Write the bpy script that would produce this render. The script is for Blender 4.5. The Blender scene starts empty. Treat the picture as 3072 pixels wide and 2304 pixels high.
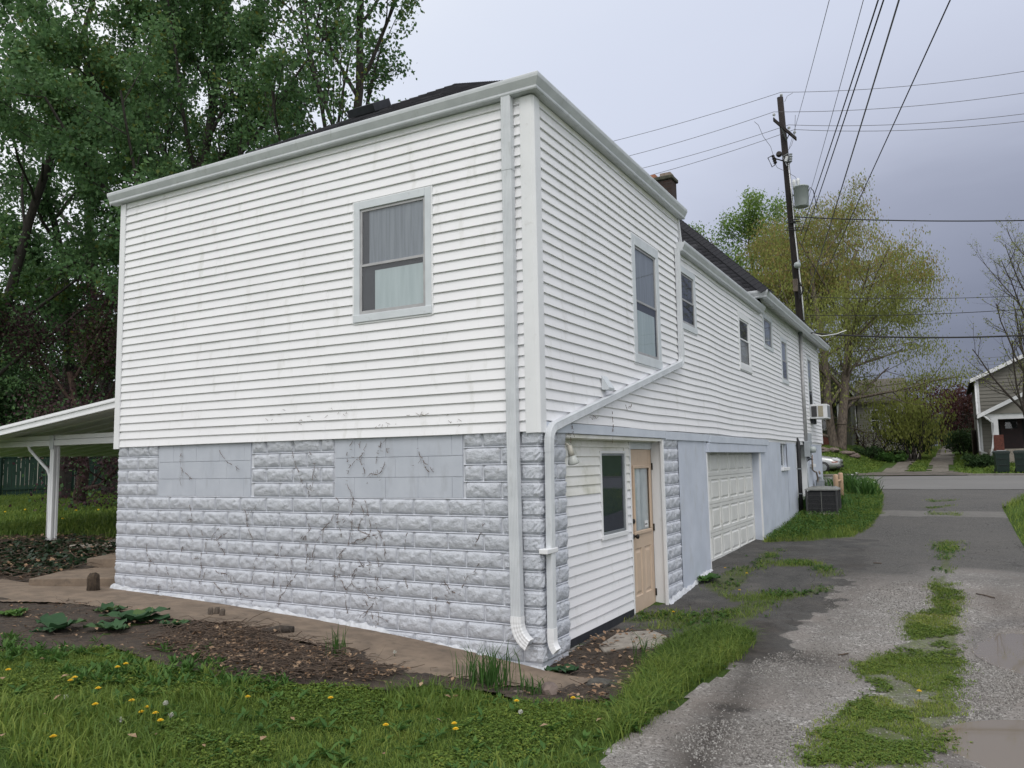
import bpy, bmesh, math, random
import numpy as np
from mathutils import Vector, Matrix

# ------------------------------------------------------------------ camera
sc = bpy.context.scene
CAMP = np.array([3.284, -6.439, 1.82])
YAW, PIT, ROL, FPX = math.radians(-28.881), math.radians(5.618), math.radians(-1.05), 2359.55
FW = np.array([math.sin(YAW)*math.cos(PIT), math.cos(YAW)*math.cos(PIT), math.sin(PIT)])
_r = np.array([math.cos(YAW), -math.sin(YAW), 0.0]); _u = np.cross(_r, FW)
RT = math.cos(ROL)*_r + math.sin(ROL)*_u
UP = -math.sin(ROL)*_r + math.cos(ROL)*_u
cam_d = bpy.data.cameras.new('camera'); cam = bpy.data.objects.new('camera', cam_d)
sc.collection.objects.link(cam); sc.camera = cam
cam_d.sensor_width = 36.0; cam_d.lens = FPX/3072*36.0; cam_d.clip_start = .05; cam_d.clip_end = 3000
cam.matrix_world = Matrix(((RT[0], UP[0], -FW[0], CAMP[0]), (RT[1], UP[1], -FW[1], CAMP[1]),
                           (RT[2], UP[2], -FW[2], CAMP[2]), (0, 0, 0, 1)))

# ------------------------------------------------------------------ sky, sun, exposure
SUN_EL, SUN_AZ = math.radians(52), math.radians(150)      # azimuth clockwise from +Y; behind the camera
world = bpy.data.worlds.new('World'); sc.world = world; world.use_nodes = True
wn = world.node_tree; wn.nodes.clear()
def wnode(t, **k):
    n = wn.nodes.new(t)
    for a, b in k.items(): setattr(n, a, b)
    return n
wo = wnode('ShaderNodeOutputWorld'); wb = wnode('ShaderNodeBackground'); wb.inputs['Strength'].default_value = .1
sky = wnode('ShaderNodeTexSky', sky_type='NISHITA', sun_disc=False, sun_elevation=SUN_EL, sun_rotation=SUN_AZ)
sky.air_density = 1.0; sky.dust_density = 2.0
tc = wnode('ShaderNodeTexCoord')
dark = wnode('ShaderNodeVectorMath', operation='DOT_PRODUCT')        # storm bank lies beyond the street
dd = Vector((0.17, .90, -.40)).normalized(); dark.inputs[1].default_value = dd
wn.links.new(tc.outputs['Generated'], dark.inputs[0])
cn = wnode('ShaderNodeTexNoise'); cn.inputs['Scale'].default_value = 2.2; cn.inputs['Detail'].default_value = 5
cn.inputs['Roughness'].default_value = .5; cn.inputs['Distortion'].default_value = .4
cmap = wnode('ShaderNodeMapping'); cmap.inputs['Scale'].default_value = (1, 1, 2.6)
wn.links.new(tc.outputs['Generated'], cmap.inputs[0]); wn.links.new(cmap.outputs[0], cn.inputs[0])
nadd = wnode('ShaderNodeMath', operation='MULTIPLY_ADD'); nadd.inputs[1].default_value = .13; nadd.inputs[2].default_value = -.065
wn.links.new(cn.outputs['Fac'], nadd.inputs[0])
sm_ = wnode('ShaderNodeMath', operation='ADD'); wn.links.new(dark.outputs['Value'], sm_.inputs[0]); wn.links.new(nadd.outputs[0], sm_.inputs[1])
ramp = wnode('ShaderNodeValToRGB'); ramp.color_ramp.interpolation = 'B_SPLINE'
mr = wnode('ShaderNodeMapRange'); mr.inputs['From Min'].default_value = -1; mr.inputs['From Max'].default_value = 1
wn.links.new(sm_.outputs[0], mr.inputs['Value']); wn.links.new(mr.outputs[0], ramp.inputs[0])
els = ramp.color_ramp.elements
stops = [(0.0, (1.0, 1.0, 1.0)), (.5, (.80, .81, .83)), (.60, (.69, .71, .75)), (.68, (.555, .595, .685)), (.80, (.485, .52, .625)),
         (.845, (.395, .422, .515)), (.87, (.305, .327, .41)), (.90, (.20, .216, .285)), (.93, (.12, .131, .18)), (1.0, (.075, .083, .125))]
while len(els) < len(stops): els.new(.5)
for e, (p_, c_) in zip(els, stops):
    e.position = p_; e.color = (*c_, 1)
gain = wnode('ShaderNodeMix', data_type='RGBA', blend_type='MULTIPLY'); gain.inputs[0].default_value = 1
gain.inputs[7].default_value = (13.6, 13.6, 13.6, 1); wn.links.new(ramp.outputs[0], gain.inputs[6])
gain.clamp_result = False
mixs = wnode('ShaderNodeMix', data_type='RGBA'); mixs.inputs[0].default_value = .92; mixs.clamp_factor = True
wn.links.new(sky.outputs[0], mixs.inputs[6]); wn.links.new(gain.outputs[2], mixs.inputs[7])
wn.links.new(mixs.outputs[2], wb.inputs['Color']); wn.links.new(wb.outputs[0], wo.inputs[0])
sund = bpy.data.lights.new('sun', 'SUN'); sund.energy = 1.1; sund.angle = math.radians(25); sund.color = (1, .96, .92)
sun = bpy.data.objects.new('sun', sund); sc.collection.objects.link(sun)
sdir = Vector((math.sin(SUN_AZ)*math.cos(SUN_EL), math.cos(SUN_AZ)*math.cos(SUN_EL), math.sin(SUN_EL)))
sun.rotation_euler = sdir.to_track_quat('Z', 'Y').to_euler()
sun.location = (0, -20, 30)
sc.view_settings.view_transform = 'Standard'; sc.view_settings.look = 'None'
sc.view_settings.gamma = 1; sc.view_settings.exposure = 0.06; sc.view_settings.use_curve_mapping = False
sc.render.resolution_x = 1024; sc.render.resolution_y = 768

# ------------------------------------------------------------------ helpers: photo ray -> place
def ray(u, v): return FW + RT*(u-1536)/FPX + UP*(1152-v)/FPX
def at(u, v, D): return CAMP + ray(u, v)*D
def onx(u, v, X=0.):
    d = ray(u, v); return CAMP + d*((X-CAMP[0])/d[0])
def ony(u, v, Y=0.):
    d = ray(u, v); return CAMP + d*((Y-CAMP[1])/d[1])

ZRX = [-60, -12, -6.4, 0, 2, 3.5, 4.5, 6, 9.5, 12, 14, 15, 18.5, 23, 35, 37, 75, 130, 900]
ZRY = [2.0, .5, .24, -.06, -.09, -.06, 0, .13, .18, .30, .43, .50, .58, .65, .80, .86, 2.35, 3.0, 3.0]
def smst(a, b, v):
    t = np.clip((v-a)/(b-a), 0, 1); return t*t*(3-2*t)
HOLE = (.53, .70)
def g(x, y):
    x = np.asarray(x, float); y = np.asarray(y, float)
    z = np.interp(y, ZRX, ZRY)
    near = smst(22, 16, y)
    lx = .40*(1-np.exp(np.minimum(x, 0)/3.2))
    z0 = z + lx*near
    yard = np.interp(y, [-.3, 2, 6, 16, 40], [.3, .55, .65, .85, 1.2])
    w = smst(-6.0, -6.7, x)*smst(-.4, .4, y)*smst(60, 36, y)
    z0 = z0*(1-w) + np.maximum(yard, z0-.3)*w
    z0 = z0 + smst(37, 47, y)*(1.1*smst(-.3, -3.3, x) + .75*smst(4, 6, x))
    r2 = ((x-HOLE[0])/.20)**2 + ((y-HOLE[1])/.22)**2
    return z0 - .26*np.exp(-r2**1.5)
def gf(x, y): return float(g(x, y))
def gp(u, v):
    d = ray(u, v); t = 2.0; prev = t
    while t < 500:
        P = CAMP + d*t
        if P[2] < gf(P[0], P[1]): break
        prev = t; t *= 1.02
    lo, hi = prev, t
    for _ in range(30):
        m = (lo+hi)/2; P = CAMP + d*m
        if P[2] < gf(P[0], P[1]): hi = m
        else: lo = m
    return CAMP + d*hi
def gpoly(pts): return np.array([gp(u, v)[:2] for u, v in pts])
def inpoly(P, poly):
    x, y = P[:, 0], P[:, 1]; ins = np.zeros(len(P), bool); n = len(poly)
    for i in range(n):
        x1, y1 = poly[i]; x2, y2 = poly[(i+1) % n]
        c = ((y1 > y) != (y2 > y)) & (x < (x2-x1)*(y-y1)/((y2-y1) + 1e-12) + x1)
        ins ^= c
    return ins
def scatter(poly, n, rng):
    lo, hi = poly.min(0), poly.max(0); out = []; k = 0
    while k < n:
        q = rng.uniform(lo, hi, (n*2, 2)); q = q[inpoly(q, poly)]; out.append(q); k += len(q)
        if len(q) == 0: break
    return np.concatenate(out)[:n]
def vnoise(x, y, s=1.0, seed=0):
    """cheap smooth value noise, -1..1"""
    x = np.asarray(x)*s + seed*17.3; y = np.asarray(y)*s + seed*5.7
    xi, yi = np.floor(x), np.floor(y); xf, yf = x-xi, y-yi
    h = lambda a, b: (np.sin(a*127.1 + b*311.7 + seed*74.7)*43758.5453) % 1.0
    u, v = xf*xf*(3-2*xf), yf*yf*(3-2*yf)
    return 2*((h(xi, yi)*(1-u) + h(xi+1, yi)*u)*(1-v) + (h(xi, yi+1)*(1-u) + h(xi+1, yi+1)*u)*v) - 1
def fbm(x, y, s=1., seed=0, o=3):
    t = 0; a = 1; n = 0
    for i in range(o):
        t = t + a*vnoise(x, y, s*2**i, seed+i); n += a; a *= .5
    return t/n

# ------------------------------------------------------------------ materials
MATS = {}
def nt_new(name):
    m = bpy.data.materials.new(name); m.use_nodes = True; MATS[name] = m
    nt = m.node_tree; nt.nodes.clear()
    o = nt.nodes.new('ShaderNodeOutputMaterial'); b = nt.nodes.new('ShaderNodeBsdfPrincipled')
    nt.links.new(b.outputs[0], o.inputs[0])
    return m, nt, b, o
def lin(c):
    return tuple(((v/255)/12.92 if v/255 <= .04045 else ((v/255+.055)/1.055)**2.4) for v in c)
def noise(nt, scale, detail=4, rough=.55, stretch=None, coord=None, dist=0):
    n = nt.nodes.new('ShaderNodeTexNoise'); n.inputs['Scale'].default_value = scale
    n.inputs['Detail'].default_value = detail; n.inputs['Roughness'].default_value = rough; n.inputs['Distortion'].default_value = dist
    src = coord
    if src is None:
        ge = nt.nodes.new('ShaderNodeNewGeometry'); src = ge.outputs['Position']
    if stretch:
        mp = nt.nodes.new('ShaderNodeMapping'); mp.inputs['Scale'].default_value = stretch
        nt.links.new(src, mp.inputs[0]); src = mp.outputs[0]
    nt.links.new(src, n.inputs['Vector'])
    return n.outputs['Fac']
def rampn(nt, fac, stops):
    r = nt.nodes.new('ShaderNodeValToRGB'); nt.links.new(fac, r.inputs[0]); e = r.color_ramp.elements
    while len(e) < len(stops): e.new(.5)
    for k, (p_, c_) in zip(e, stops): k.position = p_; k.color = (*c_, 1) if len(c_) == 3 else c_
    return r.outputs[0]
def mixc(nt, fac, a, b, mode='MIX'):
    m = nt.nodes.new('ShaderNodeMix'); m.data_type = 'RGBA'; m.blend_type = mode
    for s, v in ((0, fac), (6, a), (7, b)):
        if hasattr(v, 'is_output') or isinstance(v, bpy.types.NodeSocket): nt.links.new(v, m.inputs[s])
        else: m.inputs[s].default_value = v if s == 0 else (*v, 1)
    return m.outputs[2]
def bump(nt, b, h, strength, dist=.01):
    n = nt.nodes.new('ShaderNodeBump'); n.inputs['Strength'].default_value = strength; n.inputs['Distance'].default_value = dist
    nt.links.new(h, n.inputs['Height']); nt.links.new(n.outputs[0], b.inputs['Normal'])
def MAT(name, c1, c2=None, rough=.6, scale=6., bs=0., bscale=60., bdist=.004, metal=0., spec=.4, stretch=None, lo=.35, hi=.65, dirt=None, dscale=2., dlo=.55, dhi=.75, dstretch=None):
    m, nt, b, o = nt_new(name)
    c2 = c2 or tuple(v*.82 for v in c1)
    col = rampn(nt, noise(nt, scale, stretch=stretch), [(lo, c1), (hi, c2)])
    if dirt:
        f = rampn(nt, noise(nt, dscale, 6, .65, dstretch), [(dlo, (0, 0, 0)), (dhi, (1, 1, 1))])
        col = mixc(nt, f, col, dirt)
    nt.links.new(col, b.inputs['Base Color'])
    b.inputs['Roughness'].default_value = rough; b.inputs['Metallic'].default_value = metal; b.inputs['Specular IOR Level'].default_value = spec
    if bs > 0: bump(nt, b, noise(nt, bscale, 4, .6), bs, bdist)
    return m
vinyl = MAT('vinyl_siding', (.80, .80, .825), (.765, .765, .79), .45, 1.2, .05, 25, .003, dirt=(.60, .60, .585), dscale=6, dlo=.56, dhi=.80, dstretch=(1, 1, .30))
vinyl_old = MAT('vinyl_stained', (.80, .795, .78), (.70, .69, .63), .5, 2.0, .05, 25, .003, dirt=(.50, .50, .42), dscale=3, dlo=.55, dhi=.75)
trimw = MAT('trim_white', (.74, .75, .77), (.70, .71, .73), .42, 3, dirt=(.55, .55, .54), dscale=9, dlo=.62, dhi=.85)
alum = MAT('gutter_aluminium', (.59, .615, .645), (.52, .545, .575), .42, 5, .03, 20, .002, dirt=(.34, .35, .34), dscale=4, dlo=.58, dhi=.85, dstretch=(3, 3, .7))
casing = MAT('window_casing_grey', (.60, .635, .67), (.54, .575, .61), .5, 4, dirt=(.42, .43, .44), dscale=12, dlo=.6, dhi=.85)
sashm = MAT('storm_sash_metal', (.40, .40, .41), (.33, .33, .34), .45, 8, metal=.2)
blockp = MAT('painted_block', (.57, .595, .65), (.50, .525, .58), .62, 7, 1.0, 24, .022, dirt=(.30, .30, .30), dscale=10, dlo=.60, dhi=.80)
for _n in blockp.node_tree.nodes:
    if _n.type == 'TEX_NOISE' and abs(_n.inputs['Scale'].default_value-24) < .1: _n.inputs['Detail'].default_value = 8; _n.inputs['Roughness'].default_value = .68
mortar = MAT('painted_mortar', (.60, .62, .67), (.53, .55, .60), .65, 9, .4, 60, .004)
infill = MAT('painted_smooth_block', (.47, .50, .56), (.425, .455, .515), .62, 4, .2, 90, .003, dirt=(.33, .345, .38), dscale=5, dlo=.55, dhi=.8, dstretch=(1, 1, .3))
parget = MAT('white_parget', (.60, .62, .66), (.44, .455, .48), .7, 14, .8, 30, .012, dirt=(.18, .17, .155), dscale=11, dlo=.62, dhi=.70)
stucco = MAT('painted_stucco', (.52, .56, .645), (.455, .495, .575), .65, 2.2, .35, 30, .004, dirt=(.40, .42, .44), dscale=5, dlo=.52, dhi=.85, dstretch=(1, 1, .4))
skirt = MAT('grey_board', (.54, .58, .65), (.48, .52, .59), .6, 3, .1, 40, .003, dirt=(.30, .31, .32), dscale=14, dlo=.64, dhi=.72)
black = MAT('black_coating', (.018, .020, .026), (.030, .033, .042), .55, 8, .3, 40, .004)
tan = MAT('tan_door_paint', (.54, .42, .32), (.50, .385, .29), .5, 5, .04, 30, .002, dirt=(.30, .22, .155), dscale=8, dlo=.58, dhi=.85, dstretch=(3, 3, .3))
garage_w = MAT('garage_door_white', (.66, .665, .65), (.60, .605, .585), .45, 4, dirt=(.36, .31, .22), dscale=3.5, dlo=.62, dhi=.85)
darkm = MAT('dark_bronze', (.025, .022, .02), (.035, .03, .028), .35, 20, metal=.6)
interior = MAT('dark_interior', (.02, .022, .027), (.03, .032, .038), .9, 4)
shade = MAT('pale_roller_shade', (.44, .50, .51), (.37, .43, .44), .8, 3, stretch=(6, 6, .5))
curtain = MAT('sheer_curtain', (.22, .24, .27), (.15, .165, .19), .85, 9, stretch=(5, 5, .2))
paper = MAT('white_film', (.50, .54, .55), (.36, .40, .42), .4, 3, dirt=(.42, .36, .22), dscale=5, dlo=.66, dhi=.80)
brickm = None
concrete = MAT('tan_concrete', (.225, .172, .127), (.150, .115, .086), .85, 5, .6, 90, .006, dirt=(.11, .088, .068), dscale=9, dlo=.54, dhi=.72)
concrete_g = MAT('grey_concrete', (.33, .30, .26), (.24, .215, .185), .9, 8, .6, 60, .01, dirt=(.13, .115, .10), dscale=12, dlo=.55, dhi=.75)
soil = MAT('dark_soil', (.040, .032, .026), (.072, .055, .042), .95, 9, .9, 45, .03, dirt=(.10, .072, .052), dscale=16, dlo=.52, dhi=.68)
bark = MAT('grey_bark', (.075, .062, .052), (.035, .029, .025), .9, 9, .8, 30, .02, stretch=(3, 3, .6))
bark_d = MAT('dark_bark', (.055, .048, .042), (.030, .026, .022), .9, 9, .8, 30, .02, stretch=(3, 3, .6))
bark_b = MAT('brown_bark', (.085, .055, .043), (.036, .023, .019), .9, 7, 1, 28, .02, stretch=(2, 2, .6))
bark_w = MAT('pale_bark', (.16, .13, .105), (.06, .048, .04), .9, 7, .7, 22, .02, stretch=(2, 2, .6))
creo = MAT('creosoted_pole', (.026, .020, .019), (.013, .011, .011), .85, 6, .6, 30, .01, stretch=(4, 4, .35))
porcelain = MAT('pale_porcelain', (.62, .64, .66), (.55, .57, .6), .2, 6)
xfmr = MAT('transformer_grey', (.36, .395, .405), (.31, .345, .355), .4, 4)
wirem = MAT('black_cable', (.012, .012, .014), (.02, .02, .022), .6, 10)
wireg = MAT('grey_wire', (.10, .10, .11), (.14, .14, .15), .5, 10)
steel = MAT('galvanised_grey', (.30, .32, .34), (.24, .26, .28), .45, 10, metal=.5)
meterg = MAT('meter_box_grey', (.36, .39, .42), (.32, .35, .38), .45, 8)
rust = MAT('rusty_pipe', (.24, .20, .17), (.15, .11, .085), .7, 18)
acm = MAT('condenser_grille', (.040, .040, .043), (.055, .055, .058), .5, 20)
actop = MAT('condenser_top', (.23, .235, .225), (.18, .185, .175), .45, 14)
bolm = MAT('tan_bollard', (.50, .345, .23), (.44, .30, .20), .6, 6, dirt=(.28, .20, .15), dscale=9, dlo=.6, dhi=.8)
fenceg = MAT('green_fence_paint', (.020, .052, .036), (.013, .036, .026), .8, 5, .3, 30, .005, stretch=(4, 4, .6))
stone_d = MAT('dark_stone', (.045, .043, .038), (.085, .08, .07), .85, 14, .6, 50, .01)
stone_p = MAT('pinkish_stone', (.19, .15, .13), (.13, .10, .09), .85, 10, .5, 50, .01)
dead = MAT('dead_stem', (.060, .042, .032), (.12, .088, .066), .9, 30)
litter = MAT('dry_leaf', (.20, .115, .065), (.34, .24, .155), .9, 9)
vinem = MAT('dead_vine', (.060, .040, .030), (.15, .095, .062), .9, 40)
yel = MAT('dandelion_yellow', (.80, .56, .02), (.70, .45, .01), .6, 60)
puff = MAT('seed_head_white', (.55, .55, .50), (.45, .45, .40), .8, 60)
binm = MAT('dark_green_plastic', (.004, .015, .012), (.006, .019, .015), .4, 6)
binlid = MAT('wheelie_lid', (.007, .016, .015), (.010, .020, .018), .3, 6)
white = MAT('plain_white', (.72, .73, .75), (.66, .67, .69), .5, 5)
redbrick = MAT('red_brick', (.16, .055, .040), (.10, .036, .028), .85, 16, .4, 60, .006)

def pane_quad(W, s0, s1, o, z0, z1):
    a, b_, c, d = W(s0, o, z0), W(s1, o, z0), W(s1, o, z1), W(s0, o, z1); return MB().add([a, b_, c, d], [(0, 1, 2, 3)])
def glass(name, tint=(.80, .84, .86), gl=.16, rough=.02):
    m = bpy.data.materials.new(name); m.use_nodes = True; nt = m.node_tree; nt.nodes.clear(); MATS[name] = m
    o = nt.nodes.new('ShaderNodeOutputMaterial'); mx = nt.nodes.new('ShaderNodeMixShader')
    t = nt.nodes.new('ShaderNodeBsdfTransparent'); t.inputs[0].default_value = (*tint, 1)
    gl_ = nt.nodes.new('ShaderNodeBsdfGlossy'); gl_.inputs['Roughness'].default_value = rough; gl_.inputs[0].default_value = (.95, .97, 1, 1)
    ge = nt.nodes.new('ShaderNodeNewGeometry'); dp = nt.nodes.new('ShaderNodeVectorMath'); dp.operation = 'DOT_PRODUCT'
    nt.links.new(ge.outputs['Incoming'], dp.inputs[0]); nt.links.new(ge.outputs['Normal'], dp.inputs[1])
    def mth(op, a, b_=None):                                    # Schlick reflectance, the same from either side of the pane
        q = nt.nodes.new('ShaderNodeMath'); q.operation = op
        for k, v in enumerate((a, b_)):
            if v is None: continue
            if isinstance(v, float): q.inputs[k].default_value = v
            else: nt.links.new(v, q.inputs[k])
        return q.outputs[0]
    f5 = mth('POWER', mth('SUBTRACT', 1.0, mth('ABSOLUTE', dp.outputs['Value'])), 5.0)
    ad = nt.nodes.new('ShaderNodeMath'); ad.operation = 'ADD'; ad.inputs[1].default_value = gl+.05; ad.use_clamp = True
    nt.links.new(mth('MULTIPLY', f5, .92), ad.inputs[0]); nt.links.new(ad.outputs[0], mx.inputs[0])
    nt.links.new(t.outputs[0], mx.inputs[1]); nt.links.new(gl_.outputs[0], mx.inputs[2]); nt.links.new(mx.outputs[0], o.inputs[0])
    return m
pane_m = glass('window_glass', (.93, .95, .96), .015, .03)
pane_dk = glass('dark_window_glass', (.72, .76, .80), .03, .02)
def leafmat(name, stops, trans=.3, rough=.6):
    m = bpy.data.materials.new(name); m.use_nodes = True; nt = m.node_tree; nt.nodes.clear(); MATS[name] = m
    o = nt.nodes.new('ShaderNodeOutputMaterial'); mx = nt.nodes.new('ShaderNodeMixShader'); mx.inputs[0].default_value = trans
    b = nt.nodes.new('ShaderNodeBsdfPrincipled'); b.inputs['Roughness'].default_value = rough; b.inputs['Specular IOR Level'].default_value = .25
    t = nt.nodes.new('ShaderNodeBsdfTranslucent')
    a = nt.nodes.new('ShaderNodeAttribute'); a.attribute_name = 'rnd'
    c = rampn(nt, a.outputs['Fac'], stops)
    nt.links.new(c, b.inputs['Base Color']); nt.links.new(c, t.inputs[0])
    nt.links.new(b.outputs[0], mx.inputs[1]); nt.links.new(t.outputs[0], mx.inputs[2]); nt.links.new(mx.outputs[0], o.inputs[0])
    return m
maple_l = leafmat('maple_leaf', [(0, (.058, .120, .052)), (.5, (.098, .190, .075)), (.86, (.145, .250, .092)), (1, (.20, .20, .04))], .42)
maple_l2 = leafmat('maple_leaf_yellowish', [(0, (.034, .078, .024)), (.5, (.075, .145, .036)), (.8, (.15, .17, .035)), (1, (.32, .24, .04))], .42)
redbud_l = leafmat('purple_leaf', [(0, (.035, .018, .024)), (.6, (.075, .036, .046)), (1, (.09, .085, .04))], .25)
birch_l = leafmat('catkin_leaf', [(0, (.14, .17, .040)), (.5, (.215, .245, .060)), (1, (.30, .32, .085))], .4)
birch_b = leafmat('bronze_catkin', [(0, (.17, .13, .045)), (.5, (.27, .21, .075)), (1, (.36, .29, .11))], .4)
lime_l = leafmat('spring_leaf', [(0, (.10, .17, .045)), (.5, (.17, .27, .07)), (1, (.25, .34, .10))], .42)
redshrub_l = leafmat('dark_red_leaf', [(0, (.028, .010, .012)), (.6, (.065, .022, .022)), (1, (.09, .05, .025))], .25)
bush_l = leafmat('bush_leaf', [(0, (.020, .042, .016)), (.6, (.040, .080, .026)), (1, (.075, .125, .035))], .3)
grass_m = leafmat('grass_blade', [(0, (.070, .125, .026)), (.4, (.130, .205, .040)), (.8, (.24, .295, .060)), (.93, (.33, .33, .09)), (1, (.38, .32, .16))], .38)
weed_m = leafmat('weed_leaf', [(0, (.036, .090, .022)), (.6, (.070, .155, .034)), (1, (.13, .22, .05))], .32)
burd_m = leafmat('broad_leaf', [(0, (.030, .075, .036)), (.6, (.050, .115, .048)), (1, (.10, .16, .05))], .25)
ivy_m = leafmat('ivy_leaf', [(0, (.008, .020, .010)), (.7, (.022, .045, .020)), (1, (.05, .07, .03))], .15, .4)
moss_m = leafmat('clover_leaf', [(0, (.055, .115, .022)), (.6, (.13, .20, .032)), (1, (.24, .27, .045))], .3)

# ------------------------------------------------------------------ mesh helpers
COL = sc.collection
class MB:
    def __init__(s): s.v = []; s.f = []
    def add(s, vs, fs):
        n = len(s.v); s.v += [tuple(map(float, q)) for q in vs]; s.f += [tuple(i+n for i in q) for q in fs]; return s
    def box(s, x0, x1, y0, y1, z0, z1, c=0.):
        """box, optionally chamfered by c on every edge"""
        if c <= 0:
            return s.add([(x0, y0, z0), (x1, y0, z0), (x1, y1, z0), (x0, y1, z0), (x0, y0, z1), (x1, y0, z1), (x1, y1, z1), (x0, y1, z1)],
                         [(0, 3, 2, 1), (4, 5, 6, 7), (0, 1, 5, 4), (1, 2, 6, 5), (2, 3, 7, 6), (3, 0, 4, 7)])
        bm = bmesh.new(); bmesh.ops.create_cube(bm, size=1)
        for q in bm.verts: q.co = Vector(((x0+x1)/2 + q.co.x*(x1-x0), (y0+y1)/2 + q.co.y*(y1-y0), (z0+z1)/2 + q.co.z*(z1-z0)))
        bmesh.ops.bevel(bm, geom=bm.edges[:], offset=c, segments=1, affect='EDGES', profile=.5)
        bm.verts.index_update(); s.add([q.co for q in bm.verts], [[q.index for q in f.verts] for f in bm.faces]); bm.free(); return s
    def tube(s, pts, r, n=8, cap=True):
        pts = [np.array(p, float) for p in pts]; rs = r if hasattr(r, '__len__') else [r]*len(pts)
        vs = []; fs = []; ref = None
        for i, p in enumerate(pts):
            d = pts[min(i+1, len(pts)-1)] - pts[max(i-1, 0)]; d = d/(np.linalg.norm(d) + 1e-9)
            if ref is None:
                ref = np.array([0, 0, 1.]) if abs(d[2]) < .9 else np.array([1., 0, 0])
            a = np.cross(d, ref); a /= np.linalg.norm(a) + 1e-9; b = np.cross(d, a); ref = -b if False else ref
            for k in range(n):
                t = 2*math.pi*k/n; vs.append(p + (a*math.cos(t) + b*math.sin(t))*rs[i])
        for i in range(len(pts)-1):
            for k in range(n):
                k2 = (k+1) % n; fs.append((i*n+k, i*n+k2, (i+1)*n+k2, (i+1)*n+k))
        if cap:
            fs.append(tuple(range(n-1, -1, -1))); fs.append(tuple((len(pts)-1)*n + k for k in range(n)))
        return s.add(vs, fs)
    def lathe(s, base, prof, n=16, axis=(0, 0, 1)):
        ax = np.array(axis, float); ax /= np.linalg.norm(ax)
        ref = np.array([1., 0, 0]) if abs(ax[0]) < .9 else np.array([0, 1., 0])
        a = np.cross(ax, ref); a /= np.linalg.norm(a); b = np.cross(ax, a); base = np.array(base, float)
        vs = []; fs = []
        for (r, h) in prof:
            for k in range(n):
                t = 2*math.pi*k/n; vs.append(base + ax*h + (a*math.cos(t) + b*math.sin(t))*max(r, 1e-4))
        for i in range(len(prof)-1):
            for k in range(n):
                k2 = (k+1) % n; fs.append((i*n+k, i*n+k2, (i+1)*n+k2, (i+1)*n+k))
        fs.append(tuple(range(n-1, -1, -1))); fs.append(tuple((len(prof)-1)*n + k for k in range(n)))
        return s.add(vs, fs)
    def sweep(s, prof, frames, closed=True, caps=True):
        """prof: list of (a,b); frames: list of (origin, A, B)"""
        n = len(prof); vs = []; fs = []
        for (o, A, B) in frames:
            o, A, B = (np.array(q, float) for q in (o, A, B))
            for (a, b) in prof: vs.append(o + A*a + B*b)
        for i in range(len(frames)-1):
            for k in range(n if closed else n-1):
                k2 = (k+1) % n; fs.append((i*n+k, i*n+k2, (i+1)*n+k2, (i+1)*n+k))
        if caps and closed:
            fs.append(tuple(range(n-1, -1, -1))); fs.append(tuple((len(frames)-1)*n + k for k in range(n)))
        return s.add(vs, fs)
    def mesh(s, name):
        m = bpy.data.meshes.new(name); m.from_pydata(s.v, [], s.f); m.update()
        bm = bmesh.new(); bm.from_mesh(m); bmesh.ops.recalc_face_normals(bm, faces=bm.faces[:]); bm.to_mesh(m); bm.free(); return m
    def build(s, name, mat, parent=None, smooth=False):
        return link(name, s.mesh(name), mat, parent, smooth)
def link(name, me, mat, parent=None, smooth=False):
    if mat is not None and not me.materials: me.materials.append(mat)
    if smooth: me.polygons.foreach_set('use_smooth', [True]*len(me.polygons))
    o = bpy.data.objects.new(name, me); COL.objects.link(o)
    if parent is not None: o.parent = parent
    return o
def inst(name, me, loc, parent=None, rot=(0, 0, 0), scale=(1, 1, 1)):
    o = bpy.data.objects.new(name, me); COL.objects.link(o); o.location = loc; o.rotation_euler = rot; o.scale = scale
    if parent is not None: o.parent = parent
    return o
def tag(o, label=None, cat=None, group=None, kind=None):
    for k, v in (('label', label), ('category', cat), ('group', group), ('kind', kind)):
        if v: o[k] = v
    return o
def empty(name, label, cat, group=None):
    """parent at the world origin, so that children keep plain world coordinates"""
    o = bpy.data.objects.new(name, None); COL.objects.link(o); o.empty_display_size = .2
    return tag(o, label, cat, group)
def struct(o): o['kind'] = 'structure'; return o
def stuff(o): o['kind'] = 'stuff'; return o
def quads_mesh(name, V, nper, rnd, mat, faces=None):
    """many small pieces: V (N,nper,3); faces = list of index tuples per piece; rnd (N,) per piece"""
    N = len(V); faces = faces or [tuple(range(nper))]
    me = bpy.data.meshes.new(name); me.vertices.add(N*nper); me.vertices.foreach_set('co', V.reshape(-1).astype(np.float32))
    lens = [len(f) for f in faces]; L = sum(lens); base = (np.arange(N)*nper)[:, None]
    idx = (base + np.concatenate([np.array(f) for f in faces])[None, :]).reshape(-1)
    me.loops.add(N*L); me.loops.foreach_set('vertex_index', idx.astype(np.int32))
    st = np.concatenate([[0], np.cumsum(lens)[:-1]]); starts = ((np.arange(N)*L)[:, None] + st[None, :]).reshape(-1)
    me.polygons.add(N*len(faces)); me.polygons.foreach_set('loop_start', starts.astype(np.int32))
    me.polygons.foreach_set('loop_total', np.tile(np.array(lens, np.int32), N))
    me.update(calc_edges=True)
    a = me.attributes.new('rnd', 'FLOAT', 'POINT'); a.data.foreach_set('value', np.repeat(np.clip(rnd, 0, 1), nper).astype(np.float32))
    me.materials.append(mat); return me
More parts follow.
